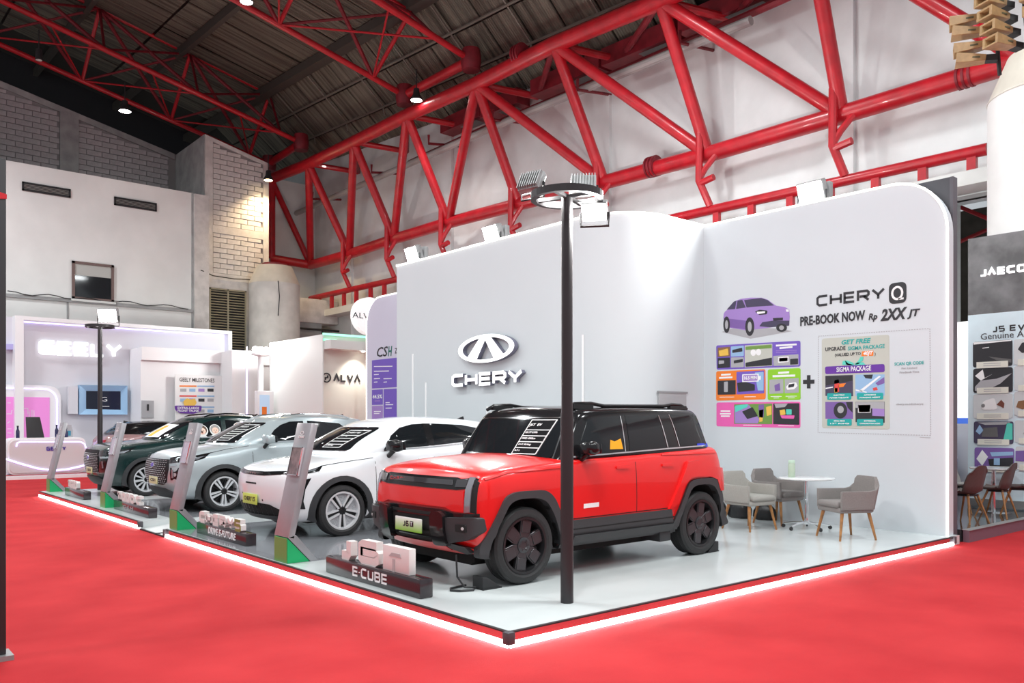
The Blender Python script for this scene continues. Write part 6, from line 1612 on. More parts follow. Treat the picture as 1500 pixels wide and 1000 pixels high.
# stage
st_ = thing('far_stage', 'low pale stage of the far white stand with red carpet edge', 'platform', (0,0,0))
MB().box((-8,27.3,0),(12.5,YG+.4,.10)).obj('stage_deck', mat('pale_stage',(.6,.55,.56),.4), st_)
MB().box((-8,27.26,.0),(12.5,27.3,.09)).obj('stage_edge', M_GW, st_)
MB().box((-8,27.5,.10),(7.0,28.0,.104)).obj('carpet_strip', mat('dark_red_runner',(.35,.02,.03),.9), st_)
# lower block in front
hb_ = P(206,508,Y=30.2); x2 = P(206,508,Y=30.2).x; x3 = P(345,525,Y=30.2).x
lb = thing('stand_block', 'white boxed bay of the far stand beside its dark screen', 'wall', (0,0,.10))
MB().box((x2,30.2,0),(x3+1.6,YG+.48,hb_.z-.10)).obj('bay_box', M_GW, lb)
MB().box((x2-.02,30.0,hb_.z-.55),(x3+1.6,30.2,hb_.z-.10)).obj('bay_header', M_GW, lb)
p = P(214,597,Y=30.19); MB().box((p.x-.15,30.16,p.z-.45),(p.x+.25,30.2,p.z+.15)).obj('switch_panel', mat('panel_grey',(.40,.40,.42),.5), lb)
MB().box((p.x+.02,30.14,p.z-.20),(p.x+.08,30.17,p.z+.02)).obj('switch', M_BLK, lb)
# milestone board
bd = thing('milestone_board', 'white board of dates with purple and yellow badge at its foot', 'board', (0,0,0))
YB_ = 30.0
def bp2(u,v): q = P(u,v,Y=YB_); return (q.x, q.z)
FB2 = frame((0,YB_,0),'-Y')
A_, B_ = bp2(256,548), bp2(334,628)
MB().prism([(A_[0],.10),(B_[0],.10),(B_[0],A_[1]),(A_[0],A_[1])], 0, .06, FB2).obj('board_panel', mat('board_white',(.80,.80,.80),.5), bd)
def bpoly(par,nm,pts,m,l,r=0):
    pp = [bp2(*q) for q in pts]
    return MB().prism(rpoly(pp,r,3) if r else pp, l-.004, l, FB2).obj(nm, m, par)
a1, a2 = bp2(262,556), bp2(313,557)
text('GEELY MILESTONES','board_title',.20,M_INK,bd,FB2 @ Matrix.Translation(((a1[0]+a2[0])/2,a1[1],.066)),width=a2[0]-a1[0],bold=.01)
ci = [M_ORG,M_SKY,M_PUR,M_SKY]
for r_,v in enumerate((565.5,580,596)):
    bpoly(bd,'date_bar',[(262,v-1.2),(287,v-1),(287,v+1),(262,v+.8)],(M_ORG,M_REDP2,M_SKY)[r_],.068)
    bpoly(bd,'date_bar',[(288,v-1),(313,v-.8),(313,v+1.2),(288,v+1)],M_SKY,.068)
    for k in range(4):
        u = 263+k*13.3
        bpoly(bd,'board_photo',[(u,v+3.5),(u+9,v+3.6),(u+9,v+8.2),(u,v+8)],(M_GRYL,M_SKY,M_LAV,M_INK)[(k+r_)%4],.068)
bpoly(bd,'badge_yellow',[(267,588),(272,583),(279,585),(284,583),(287,590),(279,600),(270,597)],M_YEL,.09,r=.05)
bg_ = bpoly(bd,'badge_purple',[(254,594),(294,594),(293,602),(282,606),(262,605),(255,600)],M_VIO,.11,r=.05)
for s_,v in (('EXTRA-LARGE',597.5),('FRONT TRUNK',601.5)):
    q1,q2 = bp2(258.5,v), bp2(290,v); text(s_,'badge_text',.11,M_WPR,bg_,FB2 @ Matrix.Translation(((q1[0]+q2[0])/2,q1[1],.113)),width=q2[0]-q1[0],bold=.02)
# screen in pale blue surround
YS = YG+.48
def sp2(u,v): q = P(u,v,Y=YS); return (q.x,q.z)
FS = frame((0,YS,0),'-Y')
tv = thing('wall_screen', 'dark screen in a pale blue sloping surround on the far stand', 'screen', (0,0,0))
o4 = [sp2(114,564),sp2(184,565),sp2(184,607),sp2(114,607)]; i4 = [sp2(125,572.5),sp2(175.5,573),sp2(175.5,600),sp2(125,599)]
fr2 = MB()
fr2.add([(x,y,0) for x,y in o4]+[(x,y,.22) for x,y in o4]+[(x,y,.10) for x,y in i4]+[(x,y,0) for x,y in i4],[(4,5,9,8),(5,6,10,9),(6,7,11,10),(7,4,8,11),(0,1,5,4),(1,2,6,5),(2,3,7,6),(3,0,4,7)],FS)
fr2.obj('screen_surround', mat('pale_blue_surround',(.36,.58,.82),.4), tv)
sc_ = MB().prism(i4,.06,.10,FS).obj('screen_glass', mat('dark_screen',(.01,.012,.02),.08,emit=(.02,.03,.06),estr=.2), tv)
c1 = sp2(151,585); text('G','screen_text',.22,M_WPR,sc_,FS @ Matrix.Translation((c1[0],c1[1],.104)),wide=1.6)
MB().prism([sp2(144,594.5),sp2(159,594.7),sp2(159,595.5),sp2(144,595.3)],.100,.104,FS).obj('screen_line', M_WPR, sc_)
MB().box((sp2(98,570)[0],YS-.2,sp2(98,606)[1]),(sp2(112,570)[0],YS,sp2(98,566)[1])).obj('screen_side', M_GW2, tv)
# pink panel with rounded lit frame
pk_ = thing('pink_panel', 'pink lit panel with white line drawing inside a violet rounded frame', 'panel', (0,0,0))
YP_ = YG+.3
def pp2(u,v): q = P(u,v,Y=YP_); return (q.x,q.z)
FP = frame((0,YP_,0),'-Y')
x_a, x_b = pp2(-60,600)[0], pp2(83,600)[0]; z_a, z_b = .1, pp2(83,570)[1]
MB().prism(rpoly([(x_a,z_a),(x_b+.12,z_a),(x_b+.12,z_b+.12),(x_a,z_b+.12)],.45,6),-.15,.05,FP).obj('panel_frame', M_GW, pk_)
MB().path([tuple(FP @ Vector((x,y,.06))) for x,y in [(x_a,z_b)]+arc(x_b-.4,z_b-.4,.4,90,0,8)+[(x_b,.2)]],.022,6).obj('led_strip', M_PLED, pk_)
xp_b, zp_b = pp2(72,582)
pkp = MB().prism([(x_a,.1),(xp_b,.1),(xp_b,zp_b),(x_a,zp_b)],.05,.07,FP).obj('pink_field', mat('pink_field',(.66,.22,.55),.5,emit=(.66,.22,.55),estr=.35), pk_)
for pl in ([(28,612),(28,598),(40,598),(40,606)],[(34,612),(34,602)],[(42,616),(42,602)],[(46,618),(46,600)],[(49,616),(49,601)],[(9,606),(16,606),(17,600)],[(27,588),(33,588)],[(10,590),(15,590)],[(26,616),(30,617)],[(28,621),(34,622)],[(10,620),(14,617)],[(10,628),(16,628)],[(10,634),(16,634)]):
    L,Rr = ribbon([pp2(*q) for q in pl],.03); m_ = MB()
    for i in range(len(pl)-1): m_.prism([Rr[i],Rr[i+1],L[i+1],L[i]],.07,.076,FP)
    m_.obj('line_drawing', mat('pale_pink_line',(.85,.6,.8),.5), pkp)
# violet band above the panel
MB().prism([pp2(-60,502),pp2(30,504),pp2(30,512),pp2(-60,510)],-.2,.0,FP).obj('violet_band', mat('violet_band',(.45,.42,.75),.5), pk_)
# reception counter
ca = P(10,697,Z=.1); cb_ = P(128,697,Z=.1)
YC = 27.9
cx0, cx1 = P(11,690,Y=YC).x, P(126,690,Y=YC).x; cz = P(60,641,Y=YC).z
ct_ = thing('reception_counter', 'white rounded reception counter with curved violet light line', 'counter', (0,YC,.10))
MB().prism(rpoly([(cx0,0),(cx1,0),(cx1,cz-.1),(cx0,cz-.1)],.22,6),-.75,0,frame((0,0,0),'-Y')).obj('counter_body', M_GW, ct_, bevel=.01)
MB().prism(rpoly([(cx0+.05,.05),(cx1-.05,.05),(cx1-.05,cz-.16),(cx0+.05,cz-.16)],.2,6),0,.03,frame((0,0,0),'-Y')).obj('counter_front', mat('counter_front_white',(.68,.66,.66),.5), ct_)
def cp2(u,v): q = P(u,v,Y=YC-.04); return (q.x,-.045,q.z-.10)
MB().path([cp2(u,v) for u,v in ((24,654),(25,649),(30,647),(70,647),(118,647),(124,650),(126,656))],.02,6).obj('led_strip', M_PLED, ct_)
MB().path([cp2(u,v) for u,v in ((8,672),(30,679),(55,686),(80,689),(100,687),(126,681))],.025,6).obj('led_strip', M_PLED, ct_)
q1 = cp2(68,657); q2 = cp2(98,657); hh_ = .12; xx = q1[0]; w5 = (q2[0]-q1[0])/5.6
for c in 'GEELY':
    g = MB(); ww = glyph(g, c, xx, q1[2]-.06, w5, .12, .028, .0, .02, frame((0,-.03,0),'-Y')); g.obj('counter_letter', mat('violet_ink',(.08,.05,.35),.5), ct_); xx += ww+w5*.14
# things on the counter
def on_c(u): return P(u,641,Y=YC+.3).x
t = thing('tablet_stand', 'black upright tablet standing on the far white counter', 'tablet', (on_c(51),YC+.35,cz))
MB().add([(-.22,-.10,0),(.25,-.10,0),(.16,.06,.62),(-.22,.06,.62),(-.22,-.06,0),(.25,-.06,0),(.16,.10,.62),(-.22,.10,.62)],[(0,1,2,3),(7,6,5,4),(0,4,5,1),(1,5,6,2),(2,6,7,3),(3,7,4,0)]).obj('tablet_body', M_BLK, t, bevel=.015)
MB().box((-.1,0,0),(.1,.25,.02)).obj('tablet_foot', M_BLK, t)
def bottle(u, lab, m, h=.33):
    t = thing('bottle', lab, 'bottle', (on_c(u),YC+.30,cz))
    MB().lathe([(0,0),(.05,0),(.05,h*.6),(.025,h*.8),(.025,h),(0,h)],16).obj('bottle_body', m, t, smooth=True, angle=40)
    MB().lathe([(0,h),(.028,h),(.028,h+.03),(0,h+.03)],12).obj('bottle_cap', M_BLK, t); return t
bottle(26,'dark bottle on the far counter apart from the tablet',mat('dark_blue_glass',(.02,.02,.08),.2))
bottle(97,'short dark blue tumbler on the far counter near its end',mat('dark_blue_glass',(.02,.02,.08),.2),.26)
bottle(83,'dark bottle behind the farthest totem on the far counter',mat('dark_blue_glass',(.02,.02,.08),.2),.36)
t = thing('brochure_rack', 'clear brochure rack with pale bottle at the end of the far counter', 'rack', (on_c(100),YC+.45,cz))
m_ac = mat('clear_acrylic',(.55,.55,.58),.08,spec=.8)
for i in range(3): MB().box((-.12,.0+.08*i,0),(.16,.015+.08*i,.24+.07*i)).obj('rack_pane', m_ac, t)
MB().box((-.08,-.02,.05),(.10,-.005,.20)).obj('brochure', mat('teal_brochure',(.05,.30,.45),.4), t)
# side parts of the far stand: column with violet line, lamp, vending cabinet
Y5 = 29.0
wA = P(334,512,Y=Y5); wB = P(366,512,Y=Y5)
cs_ = thing('stand_column', 'white column of the far stand with thin violet light line', 'column', (0,0,0))
MB().box((wA.x+.15,Y5,.10),(wB.x+.5,YG+.4,wA.z)).obj('column_body', M_GW, cs_)
q = P(361.5,520,Y=Y5); MB().box((q.x-.02,Y5-.02,0),(q.x+.02,Y5,q.z+.3)).obj('led_strip', M_PLED, cs_)
Y6 = 27.6
q0 = P(388,570,Y=Y6); qt = P(388,515,Y=Y6)
lp = thing('stand_lamp', 'bright lamp cluster on a white post above the small cabinet', 'lamp', (q0.x,Y6+.35,q0.z))
MB().lathe([(.10,.10-q0.z),(.10,qt.z-q0.z-.15),(.32,qt.z-q0.z-.10),(.32,qt.z-q0.z-.04),(0,qt.z-q0.z-.02)],20).obj('lamp_pole', M_GW, lp, smooth=True, angle=35)
for i in range(3):
    MB().lathe([(0,-.10),(.07,-.08),(.10,0),(.07,.08),(0,.10)],14,Matrix.Translation((-.2+.2*i,0,qt.z-q0.z+.10))).obj('lamp_bulb', M_FLOOD, lp, smooth=True)
lamp('lamp_light','POINT',(0,-.4,qt.z-q0.z+.3),320,(1,.98,.95),size=.2,parent=lp)
cA, cB = P(377,572,Y=Y6-.3), P(401,606,Y=Y6-.3)
vc = thing('vending_cabinet', 'small white cabinet with orange and blue picture under the lamp post', 'cabinet', ((cA.x+cB.x)/2,Y6-.3,0)); hw_ = (cB.x-cA.x)/2
MB().box((-hw_,0,.10),(hw_,.0+.25,cA.z)).obj('cabinet_body', M_GW, vc, bevel=.02)
fp = MB().box((-hw_+.08,-.012,cA.z-1.0),(hw_-.16,0,cA.z-.14)).obj('picture', mat('cabinet_sky',(.45,.62,.80),.5,emit=(.45,.62,.8),estr=.3), vc)
MB().box((-hw_+.16,-.016,cA.z-.9),(hw_-.26,-.012,cA.z-.55)).obj('picture_shape', M_ORG, fp)
# white kiosk with dark capital letters and green light lines
Y7 = 24.0
kA = P(395,492,Y=Y7)
k = thing('white_kiosk', 'white kiosk with dark wide lettering and green light lines on its roof edge', 'kiosk', (0,0,0))
kx0, kx1 = P(395,500,Y=Y7).x, P(472,480,Y=Y7).x
kh = P(440,487,Y=Y7).z
ykb = P(395,500,X=kx1).y
MB().box((kx1,Y7,0),(kx1+.06,ykb,kh)).obj('kiosk_wall', mat('kiosk_white',(.76,.79,.76),.6), k)
kx2 = P(540,500,Y=Y7).x+1.5
MB().box((kx1+.06,Y7+.10,0),(kx2,ykb-.01,kh-.02)).obj('kiosk_back', mat('kiosk_cream',(.74,.73,.66),.6), k)
zb1 = P(500,513,Y=Y7).z; zb2 = P(500,524,Y=Y7).z
MB().box((kx1+.06,Y7-.45,zb1-.0),(kx2,Y7+.10,zb1+.28)).obj('kiosk_header', mat('kiosk_white',(.76,.79,.76),.6), k)
MB().box((kx1+.0,Y7-.02,.0),(kx1+.05,Y7,kh-.05)).obj('kiosk_jamb', mat('kiosk_white',(.76,.79,.76),.6), k)
M_GLED = emis('green_led', (.02,.75,.42), 1.2)
MB().box((kx1+.02,Y7-.02,kh-.02),(kx2,Y7+.02,kh+.05)).obj('led_line', M_GLED, k)
MB().box((kx1+.02,Y7-.02,zb1+.28),(kx1+.5,Y7+.02,zb1+.34)).obj('led_line', M_GLED, k)
MB().lathe([(0,-.02),(.06,-.02),(.06,0)],12,Matrix.Translation((P(532,521,Y=Y7-.2).x,Y7-.2,zb1-.01))).obj('downlight', emis('downlight_glow',(1,.95,.85),20), k)
lamp('downlight','SPOT',(kx1+1.2,Y7-.28,zb1-.06),160,(1,.93,.80),aim=(kx1+1.2,Y7+.05,1),size=.05,angle=110,blend=.9)
FK = frame((0,Y7+.10,0),'-Y')
q1, q2 = P(488,553,Y=Y7+.10), P(528,553,Y=Y7+.10); hk = P(488,547.5,Y=Y7+.10).z-P(488,559,Y=Y7+.10).z; xk = q1.x; wk = (q2.x-q1.x)/4.3
for c in 'ALVA':
    g = MB(); ww = glyph(g, c, xk, q1.z-hk/2, wk, hk, .05, 0, .03, FK); g.obj('kiosk_letter', M_INK, k); xk += ww+wk*.13
g = MB(); cx_, cz_ = P(478,553,Y=Y7+.10).x, P(478,553,Y=Y7+.10).z; R_ = hk*.55
pts = [(cx_+R_*math.cos(2*PI*i/24),cz_+R_*math.sin(2*PI*i/24)) for i in range(25)]; L,Rr = ribbon(pts,.035)
for i in range(24): g.prism([Rr[i],Rr[i+1],L[i+1],L[i]],0,.03,FK)
L,Rr = ribbon([(cx_-.04,cz_-R_*.55),(cx_-.04,cz_),(cx_+.04,cz_),(cx_+.04,cz_+R_*.55)],.04)
for i in range(3): g.prism([Rr[i],Rr[i+1],L[i+1],L[i]],0,.03,FK)
g.obj('kiosk_emblem', M_INK, k)
# round light box sign
p = P(540,463,Y=Y7-.7); rr = abs(P(516,463,Y=Y7-.7).x-p.x)*1.0
rd = thing('round_sign', 'round white light box sign beside the data wall', 'sign', (p.x,Y7-.7,p.z))
MB().lathe([(0,-.12),(rr,-.12),(rr,.12),(0,.12)],40,Matrix.Rotation(PI/2,4,'X')).obj('sign_drum', mat('sign_white',(.8,.8,.8),.5,emit=(1,1,1),estr=.5), rd, smooth=True, angle=40)
text('ALVA','sign_text',.26,M_INK,rd,Matrix.Translation((-rr*.42,-.125,-.03)) @ frame((0,0,0),'-Y'),wide=1.3)
MB().tube((0,.0,-rr),(0,0,-p.z),.06,10).obj('sign_post', M_GW, rd)

# ---------------- dark accessories stand at the far end of the frame
M_DKP = mat('dark_partition', (.06,.06,.07), .5)
XA = 15.5
pw = thing('partition_post', 'dark tall partition end standing behind the printed wall', 'partition', (0,0,0))
zq = P(1396,260,X=12.0).z
MB().box((11.94,4.78,0),(12.05,6.6,zq)).obj('partition_panel', M_DKP, pw)
MB().box((11.93,4.735,0),(12.07,4.78,zq)).obj('partition_edge', mat('partition_edge_grey',(.09,.085,.10),.5), pw)
js = thing('dark_stage', 'glossy black stage with dark purple edge board beside the white platform', 'platform', (0,0,0))
MB().box((12.16,4.72,0),(18.9,9.5,.17)).obj('stage_top', mat('black_gloss_floor',(.05,.05,.055),.10,coat=.6), js)
MB().box((12.17,4.62,0),(18.9,4.70,.166)).obj('edge_board', mat('purple_grey_board',(.16,.10,.13),.45), js)
MB().box((12.17,4.60,.166),(18.9,4.72,.17)).obj('edge_trim', M_GREYM, js)
ya = P(1418,350,X=XA).y; zt_ = P(1418,350,X=XA).z
ap = thing('accessories_panel', 'tall printed panel of car accessories with dark head and pale blue field', 'panel', (0,0,.17))
FA = frame((XA,0,0),'-X')
def ap2(u,v): q = P(u,v,X=XA); return (-q.y, q.z-.17)
yb_ = 3.2
def conc_mat():
    m = mat('dark_concrete_print',(.16,.16,.165),.6,noise=.5,nscale=2.2); return m
zs = ap2(1460,458)[1]
MB().prism([(-ya,zs),(-yb_,zs),(-yb_,zt_-.17),(-ya,zt_-.17)],-.15,0,FA).obj('panel_head', conc_mat(), ap)
MB().prism([(-ya,0),(-yb_,0),(-yb_,zs),(-ya,zs)],-.15,0,FA).obj('panel_field', mat('pale_blue_print',(.68,.82,.88),.55,noise=.12,nscale=1.2), ap)
a0 = ap2(1436,401); lw_ = (ap2(1470,400)[0]-a0[0])/2.75
xx = a0[0]
for c in 'JAECOO':
    g = MB(); ww = glyph(g, c, xx, a0[1]-.055, lw_, .13, .032, .0, .03, FA); g.obj('head_letter', emis('head_letter_white',(1,1,1),1.3), ap); xx += ww+lw_*.16
xx = ap2(1453.5,482)[0]; zz_ = ap2(1460,482)[1]; lw2 = lw_*.80
for c in 'J5 EV':
    if c == ' ': xx += lw2*.5; continue
    g = MB(); ww = glyph(g, c, xx, zz_-.05, lw2, .105, .024, .001, .004, FA); g.obj('panel_letter', M_INK, ap); xx += ww+lw2*.2
c0 = ap2(1436,492.5); text('Genuine Accessories','panel_text',.155,M_INK,ap,FA @ Matrix.Translation((c0[0],c0[1]-.06,.003)),align='LEFT',vcenter=False,wide=1.0)
# accessory pictures: two columns of five
pics = [(1425.5,501,1472,536),(1426,540,1472,574),(1426,577.5,1473,612),(1427,617,1474,650),(1428,655,1475,690)]
cards = ['trunk mat','tail lamp','hub','cargo mat','cabin']
for i,(u0,v0,u1,v1) in enumerate(pics):
    for colm in (0,1):
        du = 0 if not colm else 60
        A = ap2(u0+du, v0-(4 if colm else 0)*(1.0 if i<3 else .4)); B_ = ap2(u1+du-(0), v1-(4 if colm else 0)*(1.0 if i<3 else .4))
        B_ = (A[0]+.62, B_[1])
        bgm = [M_INK, M_INK, mat('pale_card',(.62,.65,.66),.5), M_GLS, M_LAVD][i] if not colm else mat('pale_card',(.62,.65,.66),.5)
        c_ = MB().prism(rrect(A[0],B_[1],B_[0],A[1],.04),0,.012,FA).obj('accessory_card', bgm, ap)
        W_, H_ = B_[0]-A[0], A[1]-B_[1]
        def cc(pts,m,l=.016): return MB().prism([(A[0]+x*W_,B_[1]+y*H_) for x,y in pts],l-.003,l,FA).obj('card_picture', m, c_)
        if not colm:
            if i == 0: cc([(.02,.9),(.98,.95),(.98,.99),(.02,.99)],M_WPR); cc([(.25,.72),(.42,.74),(.42,.77),(.25,.75)],M_WPR); cc([(.4,.4),(.98,.25),(.98,.12),(.6,.25)],mat('card_grey',(.12,.12,.12),.6))
            if i == 1: cc([(.05,.7),(.25,.95),(.3,.6),(.5,.75),(.2,.5)],M_WPR); cc([(.05,.25),(.2,.5),(.6,.55),(.98,.75),(.7,.35),(.3,.05),(.05,.08)],M_GRYL)
            if i == 2: cc(rpoly([(.22,.35),(.25,.7),(.55,.85),(.62,.35)],.1),M_WPR); cc(ellipse(.26,.52,.05,.08,12),M_GREYM,.019); cc([(.6,.55),(.72,.75),(.80,.6),(.78,.4),(.68,.5)],mat('card_maroon',(.18,.06,.04),.5))
            if i == 3: cc([(.05,.55),(.15,.85),(.25,.6),(.15,.4)],M_SKY); cc([(.2,.3),(.25,.7),(.6,.75),(.62,.3)],mat('card_grey',(.12,.12,.12),.6)); cc([(.75,.15),(.85,.95),(.98,.9),(.98,.2)],M_MIN); cc([(.1,.95),(.95,.98),(.8,.86),(.3,.84)],M_GRYL)
            if i == 4: cc([(.05,.5),(.2,.9),(.35,.6),(.2,.2)],M_WPR); cc([(.4,.8),(.98,.85),(.98,.7),(.45,.62)],M_SKY); cc([(.35,.5),(.98,.6),(.98,.2),(.4,.15)],M_INK); cc([(.5,.25),(.65,.25),(.65,.55),(.5,.55)],M_SKY,.019)
        else:
            cc([[(.1,.6),(.2,.85),(.6,.9),(.6,.5),(.2,.45)],[(.25,.3),(.25,.55),(.7,.6),(.7,.35)],[(.05,.35),(.1,.6),(.6,.7),(.7,.45),(.2,.25)],[(.2,.4),(.3,.7),(.6,.6),(.5,.3)],[(.0,.35),(.0,.8),(.9,.9),(.9,.3)]][i],[M_INK,M_INK,M_BRN,M_GRYL,M_LAVD][i])
        tg_ = MB().prism([(A[0]+.10*W_,B_[1]-.02),(A[0]+.90*W_,B_[1]-.02),(A[0]+.90*W_,B_[1]+.20*H_),(A[0]+.10*W_,B_[1]+.20*H_)],.012,.022,FA).obj('price_tag', mat('tag_cream',(.75,.75,.66),.5), c_)
        for zf in (.12,.04): MB().prism([(A[0]+.28*W_,B_[1]+zf*H_-.004),(A[0]+.72*W_,B_[1]+zf*H_-.004),(A[0]+.72*W_,B_[1]+zf*H_+.008),(A[0]+.28*W_,B_[1]+zf*H_+.008)],.022,.024,FA).obj('tag_line', M_GRYL, tg_)
MB().prism([(-ya,.02),(-yb_,.02),(-yb_,.16),(-ya,.16)],0,.03,FA).obj('panel_plinth', M_GREYM, ap)
# pale panel with its own emission and blue car glimpsed in the gap
gp = thing('glow_panel', 'bright white panel with blue foot glimpsed between partition and accessories panel', 'panel', (0,0,.17))
XW2 = 18.6
g1, g2 = P(1398,472,X=XW2), P(1424,612,X=XW2)
MB().box((XW2,g2.y-.8,g2.z-.17),(XW2+.1,g1.y+.8,g1.z-.17)).obj('panel_body', mat('glow_white',(.8,.8,.8),.5,emit=(1,1,1),estr=.6), gp)
MB().box((XW2-.02,g2.y-.8,g2.z-.17-.12),(XW2+.1,g1.y+.8,g2.z-.17)).obj('panel_foot', mat('blue_band',(.06,.16,.65),.5,emit=(.06,.16,.65),estr=.5), gp)
MB().box((XW2-.02,g2.y-.8,0),(XW2+.1,g1.y+.8,g2.z-.29)).obj('panel_base', M_GW2, gp)
bc_ = thing('car_tail', 'pale blue car tail glimpsed in the gap behind the brown chairs', 'car', (17.3,8.15,.17))
tq = MB(); tq.prism([(-1.0,.25),(1.0,.25),(1.05,.7),(.95,1.05),(.75,1.45),(-.75,1.45),(-.95,1.05),(-1.05,.7)],-.9,0,frame((0,0,0),'-X')); tq.obj('body', mat('pale_blue_paint',(.35,.48,.72),.25,coat=1), bc_, bevel=.08, seg=3)
MB().prism([(-.72,1.08),(.72,1.08),(.62,1.40),(-.62,1.40)],0,.01,frame((-.005,0,0),'-X')).obj('rear_window', M_GLASS, bc_)
MB().prism([(-.95,.95),(.95,.95),(.95,1.02),(-.95,1.02)],0,.015,frame((-.005,0,0),'-X')).obj('tail_lamp', M_RED_L, bc_)
for yy in (-.75,.75): MB().lathe([(0,-.1),(.30,-.1),(.33,-.06),(.33,.06),(.30,.1),(0,.1)],24,Matrix.Translation((.35,yy,.33)) @ Matrix.Rotation(PI/2,4,'X')).obj('wheel', M_TYRE, bc_, smooth=True)
# brown shell chairs and a white table
M_SHELL = mat('brown_shell', (.085,.065,.06), .5, noise=.08, nscale=40); M_SHELLG = mat('grey_shell', (.30,.29,.28), .5)
def shell_chair(x,y,face,label,m):
    t = thing('shell_chair', label, 'chair', (x,y,.17), face, 'shell chairs on the glossy black stage')
    n=16; rows=10; q=MB()
    for inner in (0,1):
        for k in range(rows+1):
            f = k/rows
            for i in range(n+1):
                s = -1+2*i/n
                # profile: seat front (+x) to back top
                if f < .45: g = f/.45; px = .22-.40*g; pz = .44-.02*math.sin(g*PI); hw_ = .20+.03*math.sin(g*PI)
                else: g = (f-.45)/.55; px = -.18-.10*g; pz = .44+.42*g; hw_ = .225-.055*g**2
                ed = .07*abs(s)**2.2*(1 if f < .6 else 1-(f-.6)/.4*.4)
                if f > .85: pz -= .10*abs(s)**3*(f-.85)/.15
                px += (ed if f > .35 else 0)*1.0; pz += ed*.6 if f < .5 else 0
                q.v.append((px+(.016 if inner and f>.45 else 0), s*hw_, pz+(.016 if inner and f<=.45 else 0)))
    o=(n+1)*(rows+1)
    for k in range(rows):
        for i in range(n):
            a0=k*(n+1)+i; q.f.append((a0,a0+n+1,a0+n+2,a0+1)); q.f.append((o+a0,o+a0+1,o+a0+n+2,o+a0+n+1))
    for k in range(rows):
        for i in (0,n):
            a0=k*(n+1)+i; q.f.append((a0,a0+n+1,o+a0+n+1,o+a0))
    for i in range(n):
        for k in (0,rows):
            a0=k*(n+1)+i; q.f.append((a0,a0+1,o+a0+1,o+a0))
    q.obj('shell', m, t, smooth=True, angle=60)
    for sx in (-1,1):
        for sy in (-1,1):
            MB().tube((sx*.23,sy*.22,0),(sx*.10-.02,sy*.10,.43),.012,8,.018).obj('leg', M_WOOD, t, smooth=True)
    MB().box((-.14,-.12,.405),(.10,.12,.425)).obj('seat_plate', M_BLK, t)
    return t
shell_chair(13.02, 5.0, PI*.42, 'brown shell chair closest to the dark partition end', M_SHELL)
shell_chair(14.52, 5.62, -PI*.5, 'grey shell chair half hidden between the two foremost brown ones', M_SHELLG)
shell_chair(14.16, 4.98, PI*.50, 'brown shell chair seen whole from behind, second from the partition', M_SHELL)
shell_chair(14.74, 4.88, PI*.60, 'brown shell chair beside the white table near the frame edge', M_SHELL)
tt = thing('white_table', 'round white table among the brown shell chairs', 'table', (15.02,5.32,.17))
MB().lathe([(0,.70),(.34,.70),(.36,.715),(.36,.73),(0,.73)],40).obj('tabletop', mat('white_tabletop',(.78,.78,.78),.2,coat=.3), tt, smooth=True, angle=30)
MB().lathe([(.035,.02),(.03,.70)],16).obj('column', M_CHROME, tt, smooth=True); MB().lathe([(0,0),(.26,0),(.26,.012),(.04,.03),(0,.03)],32).obj('base_disc', M_CHROME, tt, smooth=True)

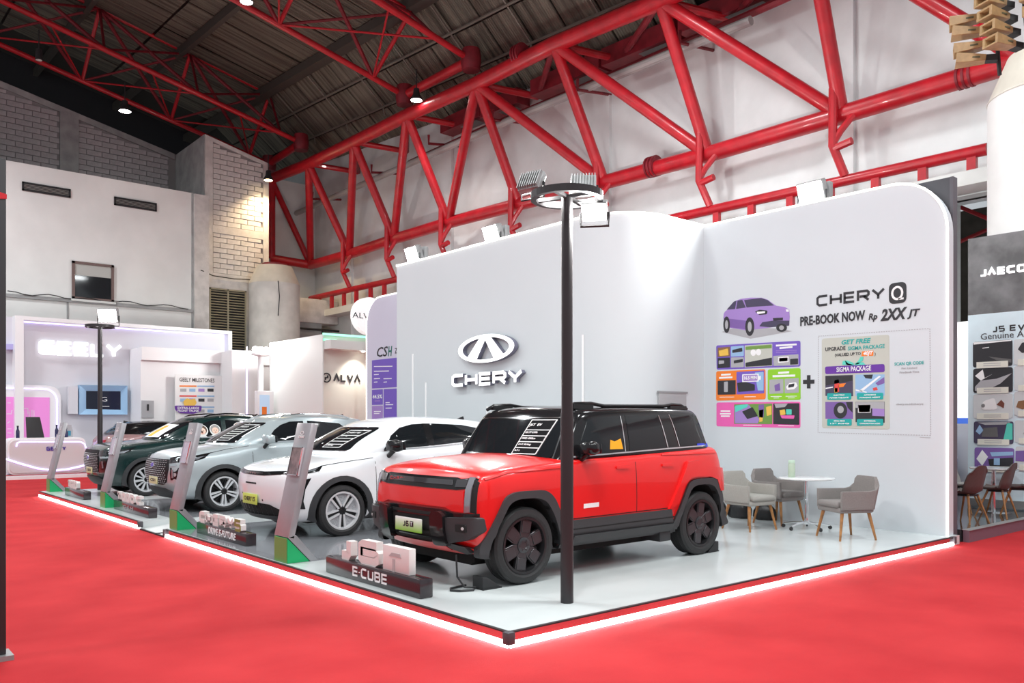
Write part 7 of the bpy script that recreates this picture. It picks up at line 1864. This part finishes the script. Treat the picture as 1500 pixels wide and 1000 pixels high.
# ---------------- cluster of horn loudspeakers hung at the upper corner
M_HORN = mat('tan_horn', (.42,.27,.12), .5, noise=.15, nscale=12); M_MESH = mat('olive_mesh', (.10,.095,.05), .8)
sh_ = P(1462,45,X=13.5)
root = thing('speaker_cluster', 'hanging cluster of tan horn loudspeakers at the upper corner', 'loudspeaker', sh_)
def horn(dy, dz, yaw, pitch):
    M = Matrix.Translation((0,dy,dz)) @ Matrix.Rotation(yaw,4,'Z') @ Matrix.Rotation(pitch,4,'Y')
    h = MB(); w0,h0,w1,h1,l = .135,.078,.085,.045,.40     # mouth (front, -x) and throat
    V_=[(-l,-w0,-h0),(-l,w0,-h0),(-l,w0,h0),(-l,-w0,h0),(0,-w1,-h1),(0,w1,-h1),(0,w1,h1),(0,-w1,h1),(-l,-w0*.66,-h0*.62),(-l,w0*.66,-h0*.62),(-l,w0*.66,h0*.62),(-l,-w0*.66,h0*.62),(-l+.12,-w0*.5,-h0*.45),(-l+.12,w0*.5,-h0*.45),(-l+.12,w0*.5,h0*.45),(-l+.12,-w0*.5,h0*.45)]
    h.add(V_,[(0,4,5,1),(1,5,6,2),(2,6,7,3),(3,7,4,0),(4,7,6,5),(0,1,9,8),(1,2,10,9),(2,3,11,10),(3,0,8,11),(8,9,13,12),(9,10,14,13),(10,11,15,14),(11,8,12,15)],M)
    o = h.obj('horn', M_HORN, root, bevel=.006, seg=1)
    g = MB(); g.add([V_[12],V_[13],V_[14],V_[15]],[(0,1,2,3)],M @ Matrix.Translation((-.002,0,0))); g.obj('horn_mesh', M_MESH, o)
    MB().box((-.02,-.07,-.045),(.16,.07,.045),M).obj('driver', M_BLK, o)
    MB().box((-l*.55,-w0*.80,-.012),(-l*.2,w0*.80,.012),Matrix.Translation((0,0,0)) @ M).obj('horn_slot', M_MESH, o)
for k in range(4):
    horn(.26-.03*k, .28-.215*k, -1.15, .12 if k%2 else -.04); horn(-.06-.04*k, .36-.215*k, -.42, .05); horn(-.50-.04*k, .44-.23*k, .0, .0)
horn(.0,.58,-.5,.0); horn(-.46,.68,0,0)
fm = MB()
for dy in (.12,-.28,-.72): fm.tube((.12,dy,.75),(.12,dy-.1,-.62),.03,8)
fm.tube((.12,.1,.72),(.12,-1.1,.80),.035,8); fm.obj('hanging_frame', M_BLK, root)
MB().tube((.12,-.5,.78),(.12,-.5,5.5),.02,6).obj('hanging_rod', M_BLK, root)
# ---------------- dark edge of a neighbouring booth close to the camera
t = thing('booth_edge', 'narrow dark booth panel standing alone on the carpet close to the viewer', 'panel', (0,0,0))
MB().box((.74,6.71,.035),(1.06,6.83,3.50)).obj('edge_panel', mat('near_black_panel',(.022,.022,.024),.5), t, bevel=.005)
MB().box((.70,6.66,0),(1.10,6.88,.035)).obj('edge_foot', M_GREYM, t)
MB().add([(1.0,6.705,3.21),(1.063,6.705,3.22),(1.063,6.705,3.25),(1.0,6.705,3.265),(1.0,6.835,3.21),(1.063,6.835,3.22),(1.063,6.835,3.25),(1.0,6.835,3.265)],[(0,1,2,3),(7,6,5,4),(0,4,5,1),(1,5,6,2),(2,6,7,3),(3,7,4,0)]).obj('red_mark', mat('red_mark',(.6,.02,.03),.4), t)
